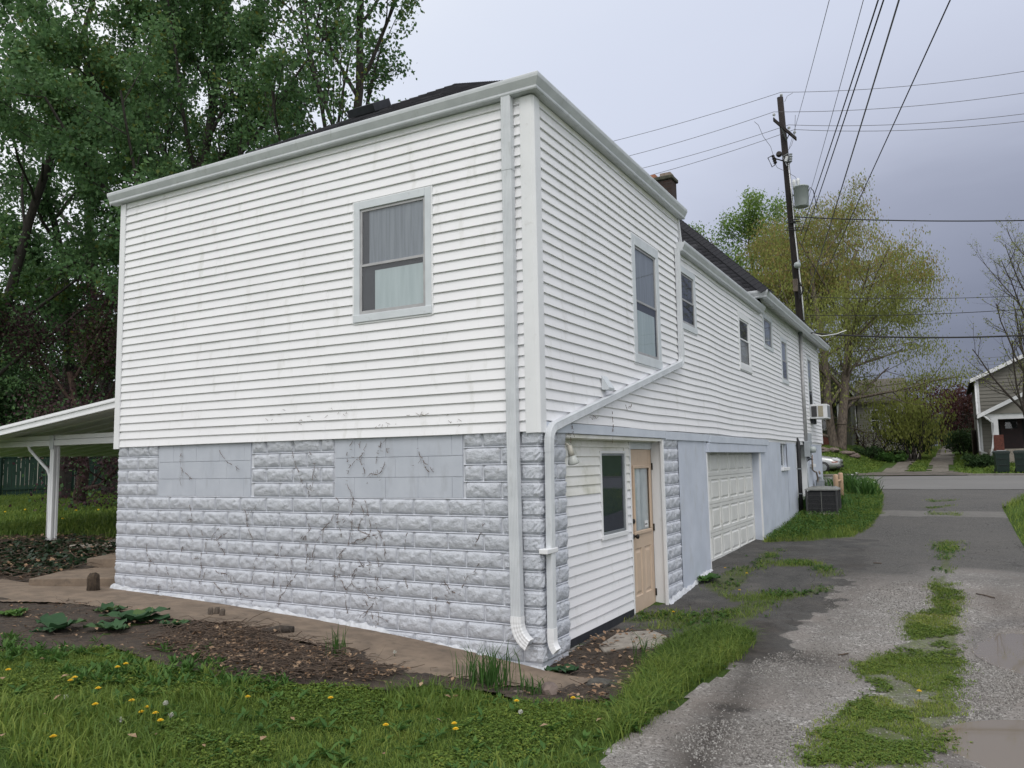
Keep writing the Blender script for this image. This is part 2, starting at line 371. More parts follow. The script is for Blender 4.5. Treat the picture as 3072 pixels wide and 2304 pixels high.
# ================================================================== SETTING
rng = np.random.default_rng(7); random.seed(7)
def axis(segs):
    out = []
    for a, b, st in segs: out += list(np.arange(a, b, st))
    return np.array(out + [segs[-1][1]])
def grid_mesh(name, xs, ys, zf, keep=None, mat=None):
    X, Y = np.meshgrid(xs, ys); Z = zf(X, Y); nx, ny = len(xs), len(ys)
    me = bpy.data.meshes.new(name)
    i = (np.arange(ny-1)[:, None]*nx + np.arange(nx-1)[None, :])
    Q = np.stack([i, i+1, i+nx+1, i+nx], -1).reshape(-1, 4)
    P = np.stack([X, Y, Z], -1).reshape(-1, 3)
    if keep is not None:
        c = P[Q].mean(1); Q = Q[keep(c)]
    used = np.unique(Q); rm = -np.ones(len(P), int); rm[used] = np.arange(len(used)); P = P[used]; Q = rm[Q]
    me.vertices.add(len(P)); me.vertices.foreach_set('co', P.reshape(-1).astype(np.float32))
    me.loops.add(Q.size); me.loops.foreach_set('vertex_index', Q.reshape(-1).astype(np.int32))
    me.polygons.add(len(Q)); me.polygons.foreach_set('loop_start', (np.arange(len(Q))*4).astype(np.int32)); me.polygons.foreach_set('loop_total', np.full(len(Q), 4, np.int32))
    me.update(calc_edges=True); me.polygons.foreach_set('use_smooth', [True]*len(Q))
    if mat: me.materials.append(mat)
    return me, P
def fattr(me, name, val):
    a = me.attributes.new(name, 'FLOAT', 'POINT'); a.data.foreach_set('value', np.asarray(val, np.float32))

DRIVE = np.array([(1.28, -9), (1.30, -2.1), (1.32, -1.3), (1.40, 0), (1.42, .82), (1.25, 1.3), (.8, 1.75), (.15, 1.75), (.15, 1.0), (-.17, .7), (-.17, 3.6), (0, 3.6), (0, 5.72),
                  (-.16, 5.72), (-.16, 9.58), (0, 9.58), (.05, 10.0), (1.5, 10.4), (1.78, 14.1), (1.3, 20.3), (.6, 22.4), (-3, 23.1), (-3, 23.3), (7, 23.3), (5.2, 20.0), (4.3, 15.7), (4.32, 9.4), (4.75, 5), (6.2, 0), (6.2, -9)])
PUD = [(3.93, 2.95, .50, 1.02), (3.80, -.62, .62, .72), (4.35, 1.15, .30, .45)]
def djit(c):
    q = np.array(c[:, :2], float); k = np.clip((1.2-q[:, 1])/1.0, 0, 1)*np.clip((q[:, 0]-.9)/.2, 0, 1)
    q[:, 0] += k*(.13*fbm(q[:, 0], q[:, 1], 1.8, 91, 2)+.03*fbm(q[:, 0], q[:, 1], 7, 92)); return q
def drive_z(x, y):
    z = g(x, y) + .006 + .010*fbm(x, y, 1.1, 3, 3) + .0035*fbm(x, y, 9, 5, 2)
    for (cx, cy, rx, ry) in PUD:
        r2 = ((x-cx)/rx)**2 + ((y-cy)/ry)**2; z = z - .040*np.exp(-(r2**1.6)*.8)
    z = z - .018*np.exp(-(((x-1.95)/.34)**2 + ((y-1.55)/.30)**2)) - .012*np.exp(-(((x-1.75)/.20)**2 + ((y+.35)/.15)**2))
    return z
lawn_m, nt, b, o = nt_new('lawn_ground')
c = rampn(nt, noise(nt, 3, 6, .7), [(.3, (.035, .050, .016)), (.55, (.055, .095, .022)), (.75, (.10, .135, .035))])
far = rampn(nt, noise(nt, 14, 4, .7), [(.35, (.045, .080, .018)), (.65, (.085, .14, .030))])
nt.links.new(mixc(nt, .5, c, far), b.inputs['Base Color']); b.inputs['Roughness'].default_value = .95; b.inputs['Specular IOR Level'].default_value = .1
bump(nt, b, noise(nt, 60, 4, .7), .8, .03)
xs = axis([(-600, -120, 60), (-120, -50, 5), (-50, -15, 1.0), (-15, -8, .3), (-8, 6.6, .11), (6.6, 15, .5), (15, 60, 3), (60, 120, 10), (120, 600, 60)])
ys = axis([(-200, -20, 30), (-20, -8, 1), (-8, 4, .11), (4, 24, .25), (24, 60, .6), (60, 130, 4), (130, 900, 55)])
def ground_z(x, y):
    P = np.stack([x.ravel(), y.ravel()], -1); ins = inpoly(djit(P)+[-.14, 0], DRIVE).reshape(x.shape)
    street = (y > 23.2) & (y < 35.2)
    return g(x, y) + .012*fbm(x, y, 2.2, 1, 2)*((y < 24) | (y > 36)) - .05*ins - .03*street
me, _ = grid_mesh('ground', xs, ys, ground_z, None, lawn_m); struct(link('ground', me, lawn_m))

# driveway: loose gravel near, worn asphalt beyond, moss and damp soil along the strip
dm, nt, b, o = nt_new('gravel_drive')
ge = nt.nodes.new('ShaderNodeNewGeometry')
def voro(scale, feat='F1', out='Distance', rnd=1.):
    v = nt.nodes.new('ShaderNodeTexVoronoi'); v.inputs['Scale'].default_value = scale; v.feature = feat; v.inputs['Randomness'].default_value = rnd
    nt.links.new(ge.outputs['Position'], v.inputs['Vector']); return v.outputs[out]
def attr(n):
    a = nt.nodes.new('ShaderNodeAttribute'); a.attribute_name = n; return a.outputs['Fac']
def sep(c):
    s = nt.nodes.new('ShaderNodeSeparateColor'); nt.links.new(c, s.inputs[0]); return s.outputs[0]
st1 = rampn(nt, sep(voro(52, out='Color')), [(.0, (.13, .122, .115)), (.45, (.235, .222, .21)), (.8, (.36, .345, .325)), (1, (.52, .50, .48))])
st2 = rampn(nt, sep(voro(130, out='Color')), [(.0, (.13, .12, .113)), (.5, (.235, .22, .207)), (1, (.36, .345, .32))])
gr = mixc(nt, rampn(nt, noise(nt, 5, 4, .6), [(.42, (0, 0, 0)), (.58, (1, 1, 1))]), st2, st1)
gr = mixc(nt, rampn(nt, noise(nt, .9, 5, .6), [(.45, (0, 0, 0)), (.7, (.75, .75, .75))]), gr, (.215, .185, .165))
asp = rampn(nt, sep(voro(110, out='Color')), [(.0, (.042, .041, .040)), (.6, (.074, .072, .070)), (.90, (.12, .116, .11)), (1, (.30, .29, .28))])
asp = mixc(nt, rampn(nt, noise(nt, .7, 5, .65), [(.4, (0, 0, 0)), (.65, (.7, .7, .7))]), asp, (.118, .111, .103))
asp = mixc(nt, rampn(nt, noise(nt, 11, 6, .75), [(.38, (0, 0, 0)), (.62, (.85, .85, .85))]), asp, rampn(nt, noise(nt, 34, 5, .7), [(.35, (.050, .048, .045)), (.65, (.16, .153, .143))]))
ck = nt.nodes.new('ShaderNodeTexVoronoi'); ck.feature = 'DISTANCE_TO_EDGE'; ck.inputs['Scale'].default_value = 2.6
wv = nt.nodes.new('ShaderNodeMix'); wv.data_type = 'VECTOR'; wv.inputs[0].default_value = .12
nz = nt.nodes.new('ShaderNodeTexNoise'); nz.inputs['Scale'].default_value = 5; nt.links.new(ge.outputs['Position'], nz.inputs['Vector'])
nt.links.new(ge.outputs['Position'], wv.inputs[4]); nt.links.new(nz.outputs['Color'], wv.inputs[5]); nt.links.new(wv.outputs[1], ck.inputs['Vector'])
crack = rampn(nt, ck.outputs['Distance'], [(.0, (1, 1, 1)), (.018, (0, 0, 0))])
crm = mixc(nt, 1., crack, rampn(nt, noise(nt, .8, 3), [(.45, (0, 0, 0)), (.6, (1, 1, 1))]), 'MULTIPLY')
asp = mixc(nt, crm, asp, (.022, .022, .02))
col = mixc(nt, attr('asph'), gr, asp)
apr = rampn(nt, noise(nt, 3, 5, .6), [(.3, (.036, .036, .035)), (.55, (.070, .068, .065)), (.75, (.12, .11, .098))])
apr = mixc(nt, rampn(nt, sep(voro(95, out='Color')), [(.55, (0, 0, 0)), (1, (.55, .55, .55))]), apr, (.15, .145, .135))
apr = mixc(nt, crm, apr, (.012, .012, .011))
col = mixc(nt, rampn(nt, attr('apron'), [(.42, (0, 0, 0)), (.58, (.94, .94, .94))]), col, apr)
col = mixc(nt, attr('conc'), col, rampn(nt, noise(nt, 6, 5, .6), [(.3, (.16, .155, .145)), (.7, (.22, .21, .195))]))
col = mixc(nt, attr('damp'), col, rampn(nt, noise(nt, 9, 5, .6), [(.35, (.030, .025, .021)), (.7, (.075, .064, .055))]))
col = mixc(nt, attr('moss'), col, rampn(nt, noise(nt, 11, 5, .65), [(.3, (.055, .060, .025)), (.55, (.085, .115, .028)), (.75, (.16, .18, .04))]))
nt.links.new(col, b.inputs['Base Color']); b.inputs['Roughness'].default_value = .82; b.inputs['Specular IOR Level'].default_value = .3
rr = nt.nodes.new('ShaderNodeMath'); rr.operation = 'MULTIPLY_ADD'; rr.inputs[1].default_value = -.35; rr.inputs[2].default_value = .85
nt.links.new(attr('wet'), rr.inputs[0]); nt.links.new(rr.outputs[0], b.inputs['Roughness'])
hsum = nt.nodes.new('ShaderNodeMath'); hsum.operation = 'ADD'
nt.links.new(voro(52), hsum.inputs[0]); nt.links.new(noise(nt, 150, 3, .7), hsum.inputs[1]); bump(nt, b, hsum.outputs[0], .65, .012)
xs = np.arange(-.25, 6.25, .05); ys = np.concatenate([np.arange(-8, 10, .05), np.arange(10, 23.41, .1)])
me, P = grid_mesh('driveway', xs, ys, drive_z, lambda c: inpoly(djit(c), DRIVE), dm)
jx = P[:, 0] + .10*fbm(P[:, 0], P[:, 1], 3, 11, 3); jy = P[:, 1] + .22*fbm(P[:, 0], P[:, 1], 2.5, 12, 3)
J = np.stack([jx, jy], -1)
def pmask(px): return inpoly(J, gpoly(px)).astype(float)
STRIP = [(2830, 1730), (2865, 1760), (2885, 1800), (2860, 1870), (2872, 1930), (2885, 2040), (2855, 2090), (2885, 2160), (2835, 2220), (2750, 2303), (2405, 2303), (2445, 2210), (2530, 2150), (2560, 2110), (2650, 2080), (2575, 2020), (2585, 1980), (2700, 1960), (2730, 1920), (2722, 1850), (2810, 1830), (2800, 1760)]
CLUMP = [(1830, 2230), (1900, 2090), (1965, 1995), (2050, 1925), (2150, 1895), (2260, 1915), (2210, 1975), (2130, 2025), (2040, 2075), (1990, 2130), (1900, 2195)]
WEEDS = [[(1910, 1890), (2010, 1858), (2150, 1838), (2260, 1800), (2340, 1775), (2355, 1795), (2300, 1835), (2190, 1885), (2050, 1893)],
         [(1860, 1870), (1960, 1838), (2060, 1832), (2060, 1848), (1960, 1862)],
         [(2125, 1770), (2160, 1730), (2235, 1700), (2262, 1712), (2235, 1745), (2170, 1785)],
         [(2160, 1788), (2270, 1780), (2420, 1775), (2480, 1765), (2480, 1780), (2360, 1796), (2200, 1806)],
         [(2262, 1695), (2310, 1655), (2345, 1650), (2310, 1690), (2285, 1715)],
         [(2300, 1690), (2380, 1680), (2470, 1690), (2520, 1730), (2470, 1735), (2440, 1700), (2340, 1700)],
         [(2800, 1630), (2870, 1625), (2880, 1640), (2845, 1680), (2850, 1720), (2830, 1720), (2830, 1660)],
         [(2780, 1500), (2860, 1497), (2860, 1503), (2790, 1508)], [(2790, 1535), (2880, 1540), (2880, 1548), (2780, 1545)], [(2780, 1522), (2850, 1516), (2850, 1521), (2790, 1527)]]
ACW = [(2285, 1630), (2290, 1600), (2350, 1560), (2400, 1535), (2440, 1505), (2480, 1480), (2520, 1450), (2570, 1425), (2625, 1445), (2650, 1490), (2645, 1540), (2610, 1585), (2560, 1612), (2450, 1622), (2330, 1628)]
moss = pmask(STRIP); weeds = sum(pmask(w) for w in WEEDS); cl = pmask(CLUMP); acw = pmask(ACW)
fattr(me, 'moss', np.clip(moss*(.75 + .4*fbm(P[:, 0], P[:, 1], 5, 20)) + weeds*.55 + cl*.8 + acw*.8, 0, 1))
asph = np.clip((P[:, 1] - 5.0 + 1.6*fbm(P[:, 0], P[:, 1], .8, 21))/1.8, 0, 1); fattr(me, 'asph', asph)
edge = 1.62 + .30*np.clip(P[:, 1], 0, 6)*.28 + .26*fbm(P[:, 0], P[:, 1], 1.3, 22) + .34*fbm(P[:, 0], P[:, 1], 5, 27, 4)
apron = (P[:, 1] > 1.1)*(P[:, 1] < 10.2)*np.clip((edge - P[:, 0])/.25, 0, 1); fattr(me, 'apron', apron*np.clip(1.0+.6*fbm(P[:, 0], P[:, 1], 2.4, 26), 0, .95))
conc = ((P[:, 1] + .12*fbm(P[:, 0], P[:, 1], .9, 23) > 13.7)*(P[:, 1] < 14.6)*(P[:, 0] > 1.5)).astype(float)*.6; fattr(me, 'conc', conc)
dl = np.clip(1 - np.abs(P[:, 0] - 1.62 + .12*(P[:, 1]-.5)*(P[:, 1] < 3) + .1*fbm(P[:, 0], P[:, 1], 1.3, 24))/.28, 0, 1)*(P[:, 1] < 3.2)*(P[:, 1] > -2.2)
pot = np.exp(-(((P[:, 0]-1.95)/.40)**2 + ((P[:, 1]-1.55)/.36)**2)*1.3) + np.exp(-(((P[:, 0]-1.75)/.2)**2 + ((P[:, 1]+.35)/.12)**2)*1.6)
pe = sum(np.exp(-((np.sqrt(((P[:, 0]-cx)/rx)**2 + ((P[:, 1]-cy)/ry)**2)-1.05)/.22)**2) for cx, cy, rx, ry in PUD)
rutm = (np.exp(-((P[:, 0]-1.95-.12*np.sin(P[:, 1]*.5))/.30)**2) + np.exp(-((P[:, 0]-3.75)/.30)**2))*np.clip(.35+.8*fbm(P[:, 0], P[:, 1], .7, 28), 0, 1)*.45*(P[:, 1] < 9)
fattr(me, 'damp', np.clip(rutm + dl*.75 + pot*.8 + weeds*.25 + .25*apron*(fbm(P[:, 0], P[:, 1], 2, 25) > .25) + .45*pe, 0, 1)); fattr(me, 'wet', np.clip(pot + dl*.5 + pe, 0, 1))
struct(link('driveway', me, dm))
# puddles
water = bpy.data.materials.new('muddy_water'); water.use_nodes = True; b = water.node_tree.nodes['Principled BSDF']
b.inputs['Base Color'].default_value = (.17, .140, .105, 1); b.inputs['Roughness'].default_value = .03; b.inputs['IOR'].default_value = 1.33; b.inputs['Specular IOR Level'].default_value = .6
for (cx, cy, rx, ry) in PUD:
    m = MB(); n = 48; zw = float(drive_z(np.array(cx), np.array(cy))) + .021
    m.add([(cx, cy, zw)] + [(cx + 1.25*rx*math.cos(2*math.pi*k/n), cy + 1.25*ry*math.sin(2*math.pi*k/n), zw) for k in range(n)], [(0, k+1, (k+1) % n + 1) for k in range(n)])
    struct(m.build('puddle', water))
# street, kerb and what lies beyond
stm, nt, b, o = nt_new('street_asphalt'); ge = nt.nodes.new('ShaderNodeNewGeometry')
c = rampn(nt, noise(nt, .5, 6, .65, (.25, 1, 1)), [(.3, (.125, .122, .118)), (.7, (.175, .17, .163))])
c = mixc(nt, rampn(nt, noise(nt, 90, 3, .6), [(.4, (0, 0, 0)), (.6, (.35, .35, .35))]), c, (.09, .088, .086))
nt.links.new(c, b.inputs['Base Color']); b.inputs['Roughness'].default_value = .8; bump(nt, b, noise(nt, 80, 3, .6), .4, .006)
me, _ = grid_mesh('street', axis([(-90, -10, 4), (-10, 14, .5), (14, 110, 4)]), np.arange(22.9, 35.5, .4), lambda x, y: np.interp(y, [22, 23, 29, 35, 36], [.66, .665, .80, .80, .78]) + .0*x + .01*fbm(x, y, .6, 4), None, stm)
struct(link('street', me, stm))
kerb = MAT('kerb_stone', (.19, .18, .165), (.12, .113, .10), .9, 5, .5, 40, .01)
def strip_box(name, x0, x1, y0, y1, h, mat, step=1.0):
    n = max(1, int((x1-x0)/step)); fr = []
    for i in range(n+1):
        x = x0 + (x1-x0)*i/n; z = gf(x, (y0+y1)/2); fr.append(((x, (y0+y1)/2, z), (0, 1, 0), (0, 0, 1)))
    w = (y1-y0)/2; return MB().sweep([(-w, -.3), (w, -.3), (w, h), (-w+.02, h), (-w, h-.02)], fr).build(name, mat)
struct(strip_box('kerb', -60, -1.2, 35.15, 35.4, .07, kerb)); struct(strip_box('kerb', 3.9, 70, 35.15, 35.4, .07, kerb))
apr_m = MAT('cracked_apron', (.135, .118, .10), (.075, .066, .058), .9, 3, .6, 30, .02, dirt=(.05, .05, .03), dscale=2, dlo=.5, dhi=.7)
rut = MAT('alley_gravel', (.20, .18, .155), (.115, .10, .085), .9, 4, .7, 30, .02, dirt=(.06, .07, .03), dscale=1.5, dlo=.55, dhi=.75)
def sheet(name, poly, mat, st=.3, dz=.02, jit=.25, sd=0):
    poly = np.array(poly, float); lo, hi = poly.min(0), poly.max(0)
    def keep(c):
        q = c[:, :2].copy(); q[:, 0] += jit*fbm(c[:, 0], c[:, 1], 1.2, 31+sd); q[:, 1] += jit*fbm(c[:, 0], c[:, 1], 1.1, 37+sd); return inpoly(q, poly)
    me, _ = grid_mesh(name, np.arange(lo[0]-st, hi[0]+2*st, st), np.arange(lo[1]-st, hi[1]+2*st, st), lambda x, y: g(x, y) + dz + .012*fbm(x, y, 3, 41), keep, mat)
    return struct(link(name, me, mat))
sheet('alley_apron', [(-3.2, 35.1), (4.2, 35.1), (4.0, 36.6), (3.3, 38.3), (.3, 38.3), (-.6, 37.3), (-2.8, 36.5)], apr_m, .2, .03)
def alley(xc, w, sd):
    ys_ = list(range(38, 100, 3)); L = [(xc - w/2 + .12*math.sin(y*.3+sd) + (y-38)*.012, y) for y in ys_]; Rr = [(xc + w/2 + .12*math.sin(y*.35+sd) + (y-38)*.012, y) for y in ys_]
    return sheet('alley_track', L + Rr[::-1], rut, .25, .03, .18, sd)
alley(.75, 1.05, 1); alley(2.75, 1.15, 2)

# concrete walk along the wall and what edges it
WALKLOW = [(0, 1812), (160, 1815), (260, 1822), (400, 1845), (510, 1865), (690, 1880), (755, 1897), (815, 1917), (975, 1947), (1080, 1993), (1210, 2030), (1400, 2046), (1560, 2069), (1670, 2086), (1750, 2062)]
low = [tuple(q) for q in gpoly(WALKLOW)]
wpoly = [(-9.5, -1.4), (-8.2, -1.75)] + low + [(.55, -.12), (.03, -.02), (-6.1, -.02), (-6.12, .3), (-7.35, .3), (-7.6, -.25), (-9.5, -.2)]
def walk_z(x, y): return g(x, y) + .030 + .004*fbm(x, y, 2, 51)
wp = np.array(wpoly)
def keepw(c):
    q = c[:, :2].copy(); q[:, 1] += .03*fbm(c[:, 0], c[:, 1], 4, 52); return inpoly(q, wp)
me, _ = grid_mesh('walkway', np.arange(-9.6, .9, .04), np.arange(-1.9, .4, .04), walk_z, keepw, concrete)
struct(link('walkway', me, concrete))
LAWN_EDGE = [(0, 1958), (150, 1962), (330, 1950), (480, 1995), (600, 2022), (760, 2050), (860, 2067), (1000, 2062), (1150, 2078), (1300, 2068), (1450, 2092), (1600, 2112), (1720, 2107), (1850, 2112)]
ed = [tuple(q) for q in gpoly(LAWN_EDGE)]
bed = np.array([(-9.5, -1.3), (-8.2, -1.65)] + [(a, b_+.12) for a, b_ in low] + [(1.05, -.45)] + ed[::-1] + [(-5.5, -3.6), (-9.5, -4.5)])
def keepb(c):
    q = c[:, :2].copy(); q[:, 0] += .10*fbm(c[:, 0], c[:, 1], 3, 55); q[:, 1] += .14*fbm(c[:, 0], c[:, 1], 3, 53); return inpoly(q, bed)
def bed_z(x, y): return g(x, y) + .022 + .035*np.clip(fbm(x, y, 1.6, 54), -.4, 1) + .012*fbm(x, y, 9, 57, 2)
me, _ = grid_mesh('soil_bed', np.arange(-9.6, 1.3, .05), np.arange(-4.6, .3, .05), bed_z, keepb, soil); struct(link('soil_bed', me, soil))
corner_poly = gpoly([(1650, 2000), (1700, 1975), (1745, 1940), (1800, 1912), (1860, 1890), (1960, 1900), (2030, 1925), (1985, 1985), (1935, 2050), (1880, 2090), (1800, 2112), (1700, 2108), (1760, 2065)])
me, _ = grid_mesh('soil_bed', np.arange(-.3, 1.7, .04), np.arange(-1.2, 2.2, .04), lambda x, y: g(x, y) + .018 + .02*fbm(x, y, 5, 58), lambda c: inpoly(c[:, :2] + .05*np.stack([fbm(c[:, 0], c[:, 1], 5, 59), fbm(c[:, 0], c[:, 1], 5, 60)], -1), corner_poly), soil); struct(link('soil_bed', me, soil))
# bank of leaf litter beside the steps
bank = np.array([(-7.45, -.3), (-7.5, 1.2), (-7.9, 2.1), (-10.8, 2.4), (-13, 1.6), (-12, -.6), (-9.4, -.35)])
me, _ = grid_mesh('soil_bank', np.arange(-13, -7.2, .06), np.arange(-.7, 2.6, .06), lambda x, y: g(x, y) + .025 + .05*fbm(x, y, 2.3, 61), lambda c: inpoly(c[:, :2] + .2*np.stack([fbm(c[:, 0], c[:, 1], 2, 62), fbm(c[:, 0], c[:, 1], 2, 63)], -1), bank), soil); struct(link('soil_bank', me, soil))
# ================================================================== THE HOUSE
house = empty('house', 'white vinyl-sided house on painted rock-face block basement with garage door', 'house')
LW = lambda s, o, z: (s, -o, z)             # wall facing the camera side (plane y=0)
RW = lambda s, o, z: (o, s, z)              # long wall along the driveway (plane x=0)
REC = -.17
DW = lambda s, o, z: (REC + o, s, z)        # wall of the recessed entrance
def wbox(mb, W, s0, s1, o0, o1, z0, z1, c=0.):
    a, b_ = W(s0, o0, z0), W(s1, o1, z1)
    return mb.box(min(a[0], b_[0]), max(a[0], b_[0]), min(a[1], b_[1]), max(a[1], b_[1]), z0, z1, c)
LAP = .1016; ZL, ZRt = 2.09, 2.19
def lap_board(W, s0, s1, z0, parent, mat, out=.0, wav=0., h=LAP, step=.45, d=.021, name='siding_board'):
    n = max(1, int((s1-s0)/step)); mb = MB(); fr = []
    e0 = np.array(W(0, 1, 0)) - np.array(W(0, 0, 0))
    for i in range(n+1):
        s = s0 + (s1-s0)*i/n
        dz = wav*(.5*math.sin(s*1.3+.4) + .35*math.sin(s*2.9+z0*.9) + .25*math.sin(s*.6+z0*1.7)); do = wav*.35*math.sin(s*2.1 + z0*.6)
        fr.append((W(s, out+do, z0+dz), e0, (0, 0, 1)))
    prof = [(-.004, .0), (d, .0), (d+.0015, .004), (d, .010), (.0035, h+.003), (-.004, h+.003)]
    return mb.sweep(prof, fr).build(name, mat, parent)
def cut(a, b_, z0, z1, holes):
    segs = [(a, b_)]
    for (h0, h1, hz0, hz1) in holes:
        ov = min(z1, hz1) - max(z0, hz0)
        if ov <= .35*(z1-z0): continue
        ns = []
        for (p, q) in segs:
            if h1 <= p or h0 >= q: ns.append((p, q)); continue
            if h0 > p: ns.append((p, h0))
            if h1 < q: ns.append((h1, q))
        segs = ns
    return segs
WL = (-2.16, -1.16, 3.32, 4.62)
RWIN = dict(W1=(2.58, 3.60, 3.00, 4.60), W2=(4.55, 5.37, 3.70, 4.63), W3=(8.17, 9.16, 3.445, 4.52), W4=(10.50, 11.47, 4.115, 4.85), W5=(12.42, 13.22, 3.53, 4.60), W6=(16.27, 17.08, 2.85, 4.57))
# siding, left wall: 31 courses, panels of two courses with overlapping end joints
rs = random.Random(3)
seams = {}
for k in range(32):
    z0 = ZL + k*LAP
    if k % 2 == 0: cur = [rs.choice([-5.85, -5.7]), rs.choice([-4.3, -3.9, -4.8]), rs.choice([-2.35, -2.9, -2.55])] if rs.random() < .8 else [-4.2]
    top = 5.27; h = min(LAP, top-z0)
    if h < .03: continue
    for (a, b_) in cut(-6.033, -.117, z0, z0+h, [WL]):
        pts = [a] + [q for q in cur if a+.2 < q < b_-.2] + [b_]
        for i in range(len(pts)-1):
            lap_board(LW, pts[i] - (.02 if i else 0), pts[i+1], z0, house, vinyl, out=.003*(i % 2), wav=.0025, h=h)
# siding, long wall
for k in range(32):
    z0 = ZRt + k*LAP
    for (a, b_, top) in ((.117, 4.60, 5.27), (4.60, 10.22, 4.83), (10.22, 18.438, 5.05)):
        h = min(LAP, top-z0)
        if h < .03: continue
        for (p, q) in cut(a, b_, z0, z0+h, RWIN.values()):
            lap_board(RW, p, q, z0, house, vinyl, wav=.011, h=h)
for W, nm in ((LW, 0), (RW, 1)):
    pass
# corner posts (vinyl)
m = MB(); m.sweep([(-.115, .0), (-.115, .028), (-.03, .030), (.004, .030), (.030, .004), (.030, -.03), (.028, -.115), (0, -.115), (0, 0)], [((0, 0, 2.08), (1, 0, 0), (0, -1, 0)), ((0, 0, 5.30), (1, 0, 0), (0, -1, 0))]); m.build('corner_post', trimw, house)
MB().sweep([(-.025, -.02), (-.025, .030), (.075, .030), (.075, .0), (-.0, .0)], [((-6.11, 0, 2.07), (1, 0, 0), (0, -1, 0)), ((-6.11, 0, 5.30), (1, 0, 0), (0, -1, 0))]).build('corner_post', trimw, house)
wbox(MB(), RW, 18.44, 18.53, -.02, .026, 2.16, 5.06, .004).build('corner_post', trimw, house)
wbox(MB(), LW, -6.03, -.09, 0, .012, 5.262, 5.31).build('frieze_trim', vinyl, house)
m = MB(); wbox(m, RW, .09, 4.62, 0, .012, 5.262, 5.31); m.build('frieze_trim', vinyl_old, house)
wbox(MB(), RW, 4.64, 10.2, 0, .012, 4.825, 4.86).build('frieze_trim', vinyl_old, house)
# cores behind the siding and basement walls (mortar plane 3 cm behind the block faces)
m = MB(); m.box(-6.06, -.012, .012, 4.55, 2.11, 5.34); m.box(-6.0, -.012, 4.55, 10.2, 2.11, 4.86); m.box(-6.0, -.012, 10.2, 18.46, 2.11, 5.12); m.build('wall', vinyl, house)
m = MB(); m.box(-6.09, -.025, .025, .30, -.5, 2.12); m.box(-.30, -.025, .30, .585, -.5, 2.12); m.box(-.30, -.025, 3.60, 4.25, -.5, 2.07); m.box(-6.09, -5.8, .3, 18.3, -.5, 2.1)
m.build('basement_wall', mortar, house)
# gutters
KP = [(0, .14), (0, .0), (.088, .0), (.094, .012), (.094, .03), (.112, .062), (.130, .095), (.134, .118), (.134, .134), (.128, .14), (.118, .136), (.118, .125)]
KP = [(-.012, .14), (-.012, 0)] + KP[2:]
gz = 5.315
MB().sweep(KP, [((-6.27, -.012, gz), (0, -1, 0), (0, 0, 1)), ((.012, -.012, gz), (1, -1, 0), (0, 0, 1)), ((.012, 4.68, gz), (1, 0, 0), (0, 0, 1))]).build('gutter', alum, house)
MB().sweep(KP, [((.012, 4.48, 4.80), (1, 0, 0), (0, 0, 1)), ((.012, 10.2, 4.78), (1, 0, 0), (0, 0, 1))]).build('gutter', alum, house)
OH = .30
MB().sweep(KP, [((-1.2, 9.62, 4.99), (0, -1, 0), (0, 0, 1)), ((OH-.10, 9.62, 4.99), (1, -1, 0), (0, 0, 1)), ((OH-.10, 18.75, 4.97), (1, 0, 0), (0, 0, 1))]).build('gutter', alum, house)
m = MB(); m.box(-.02, OH-.112, 9.64, 18.74, 5.062, 5.10); m.build('soffit', trimw, house)
for i in range(46): pass
m = MB()
for i in range(44): m.box(.03, OH-.12, 9.8 + i*.2, 9.812 + i*.2, 5.058, 5.0625)
stuff(m.build('soffit_groove', sashm, house))
m = MB(); m.box(-.03, .02, 9.66, 9.72, 4.70, 5.06); m.build('eave_return_post', trimw, house)
# downspouts
def dsprof(w, d, nf=5, a=.0025):
    p = [(-w/2, 0), (-w/2, d-.008), (-w/2+.008, d)]
    xs_ = np.linspace(-w/2+.014, w/2-.014, nf*4+1)
    for i, x in enumerate(xs_): p.append((x, d - (a if (i % 4) in (1, 2) else 0)))
    return p + [(w/2-.008, d), (w/2, d-.008), (w/2, 0)]
def pipe(path, prof, out, name, mat, o0=.0, parent=None, crimp=None):
    """path in a vertical plane with outward normal out; profile across/out"""
    out = np.array(out, float); P_ = [np.array(q, float) for q in path]; fr = []
    for i, p in enumerate(P_):
        d1 = P_[i] - P_[i-1] if i else P_[1]-P_[0]; d2 = P_[i+1] - P_[i] if i < len(P_)-1 else d1
        d1 = d1/np.linalg.norm(d1); d2 = d2/np.linalg.norm(d2); d = d1+d2; d = d/np.linalg.norm(d)
        A = np.cross(d, out); A /= np.linalg.norm(A); k = 1/max(.5, float(d@d1))
        sc_ = 1. if crimp is None else crimp(i)
        fr.append((p + out*o0, A*k*sc_, out*sc_))
    return MB().sweep(prof, fr).build(name, mat, parent)
P4 = dsprof(.105, .078); P3 = dsprof(.082, .06)
dx = -.235
ds1 = pipe([(dx, 0, 5.33), (dx, 0, 4.60)], P4, (0, -1, 0), 'downspout', alum, .022, house)
pipe([(dx, 0, 4.615), (dx, 0, 4.585)], dsprof(.111, .081), (0, -1, 0), 'coupling', alum, .0215, ds1)
pipe([(dx, 0, 4.60), (dx, 0, 2.12)], dsprof(.103, .077), (0, -1, 0), 'lower_pipe', alum, .022, ds1)
pipe([(dx, 0, 2.14), (dx+.012, 0, .42)], dsprof(.104, .077), (0, -1, 0), 'basement_pipe', alum, .024, ds1)
elb = [(dx+.012, 0, .43)] + [(dx+.012 + .22*(1-math.cos(t)), 0, .38 - .22*math.sin(t)) for t in np.linspace(0, math.radians(62), 13)]
pipe(elb, dsprof(.108, .080, 3), (0, -1, 0), 'elbow', trimw, .0235, ds1, lambda i: 1 + .03*(i % 2))
q = elb[-1]
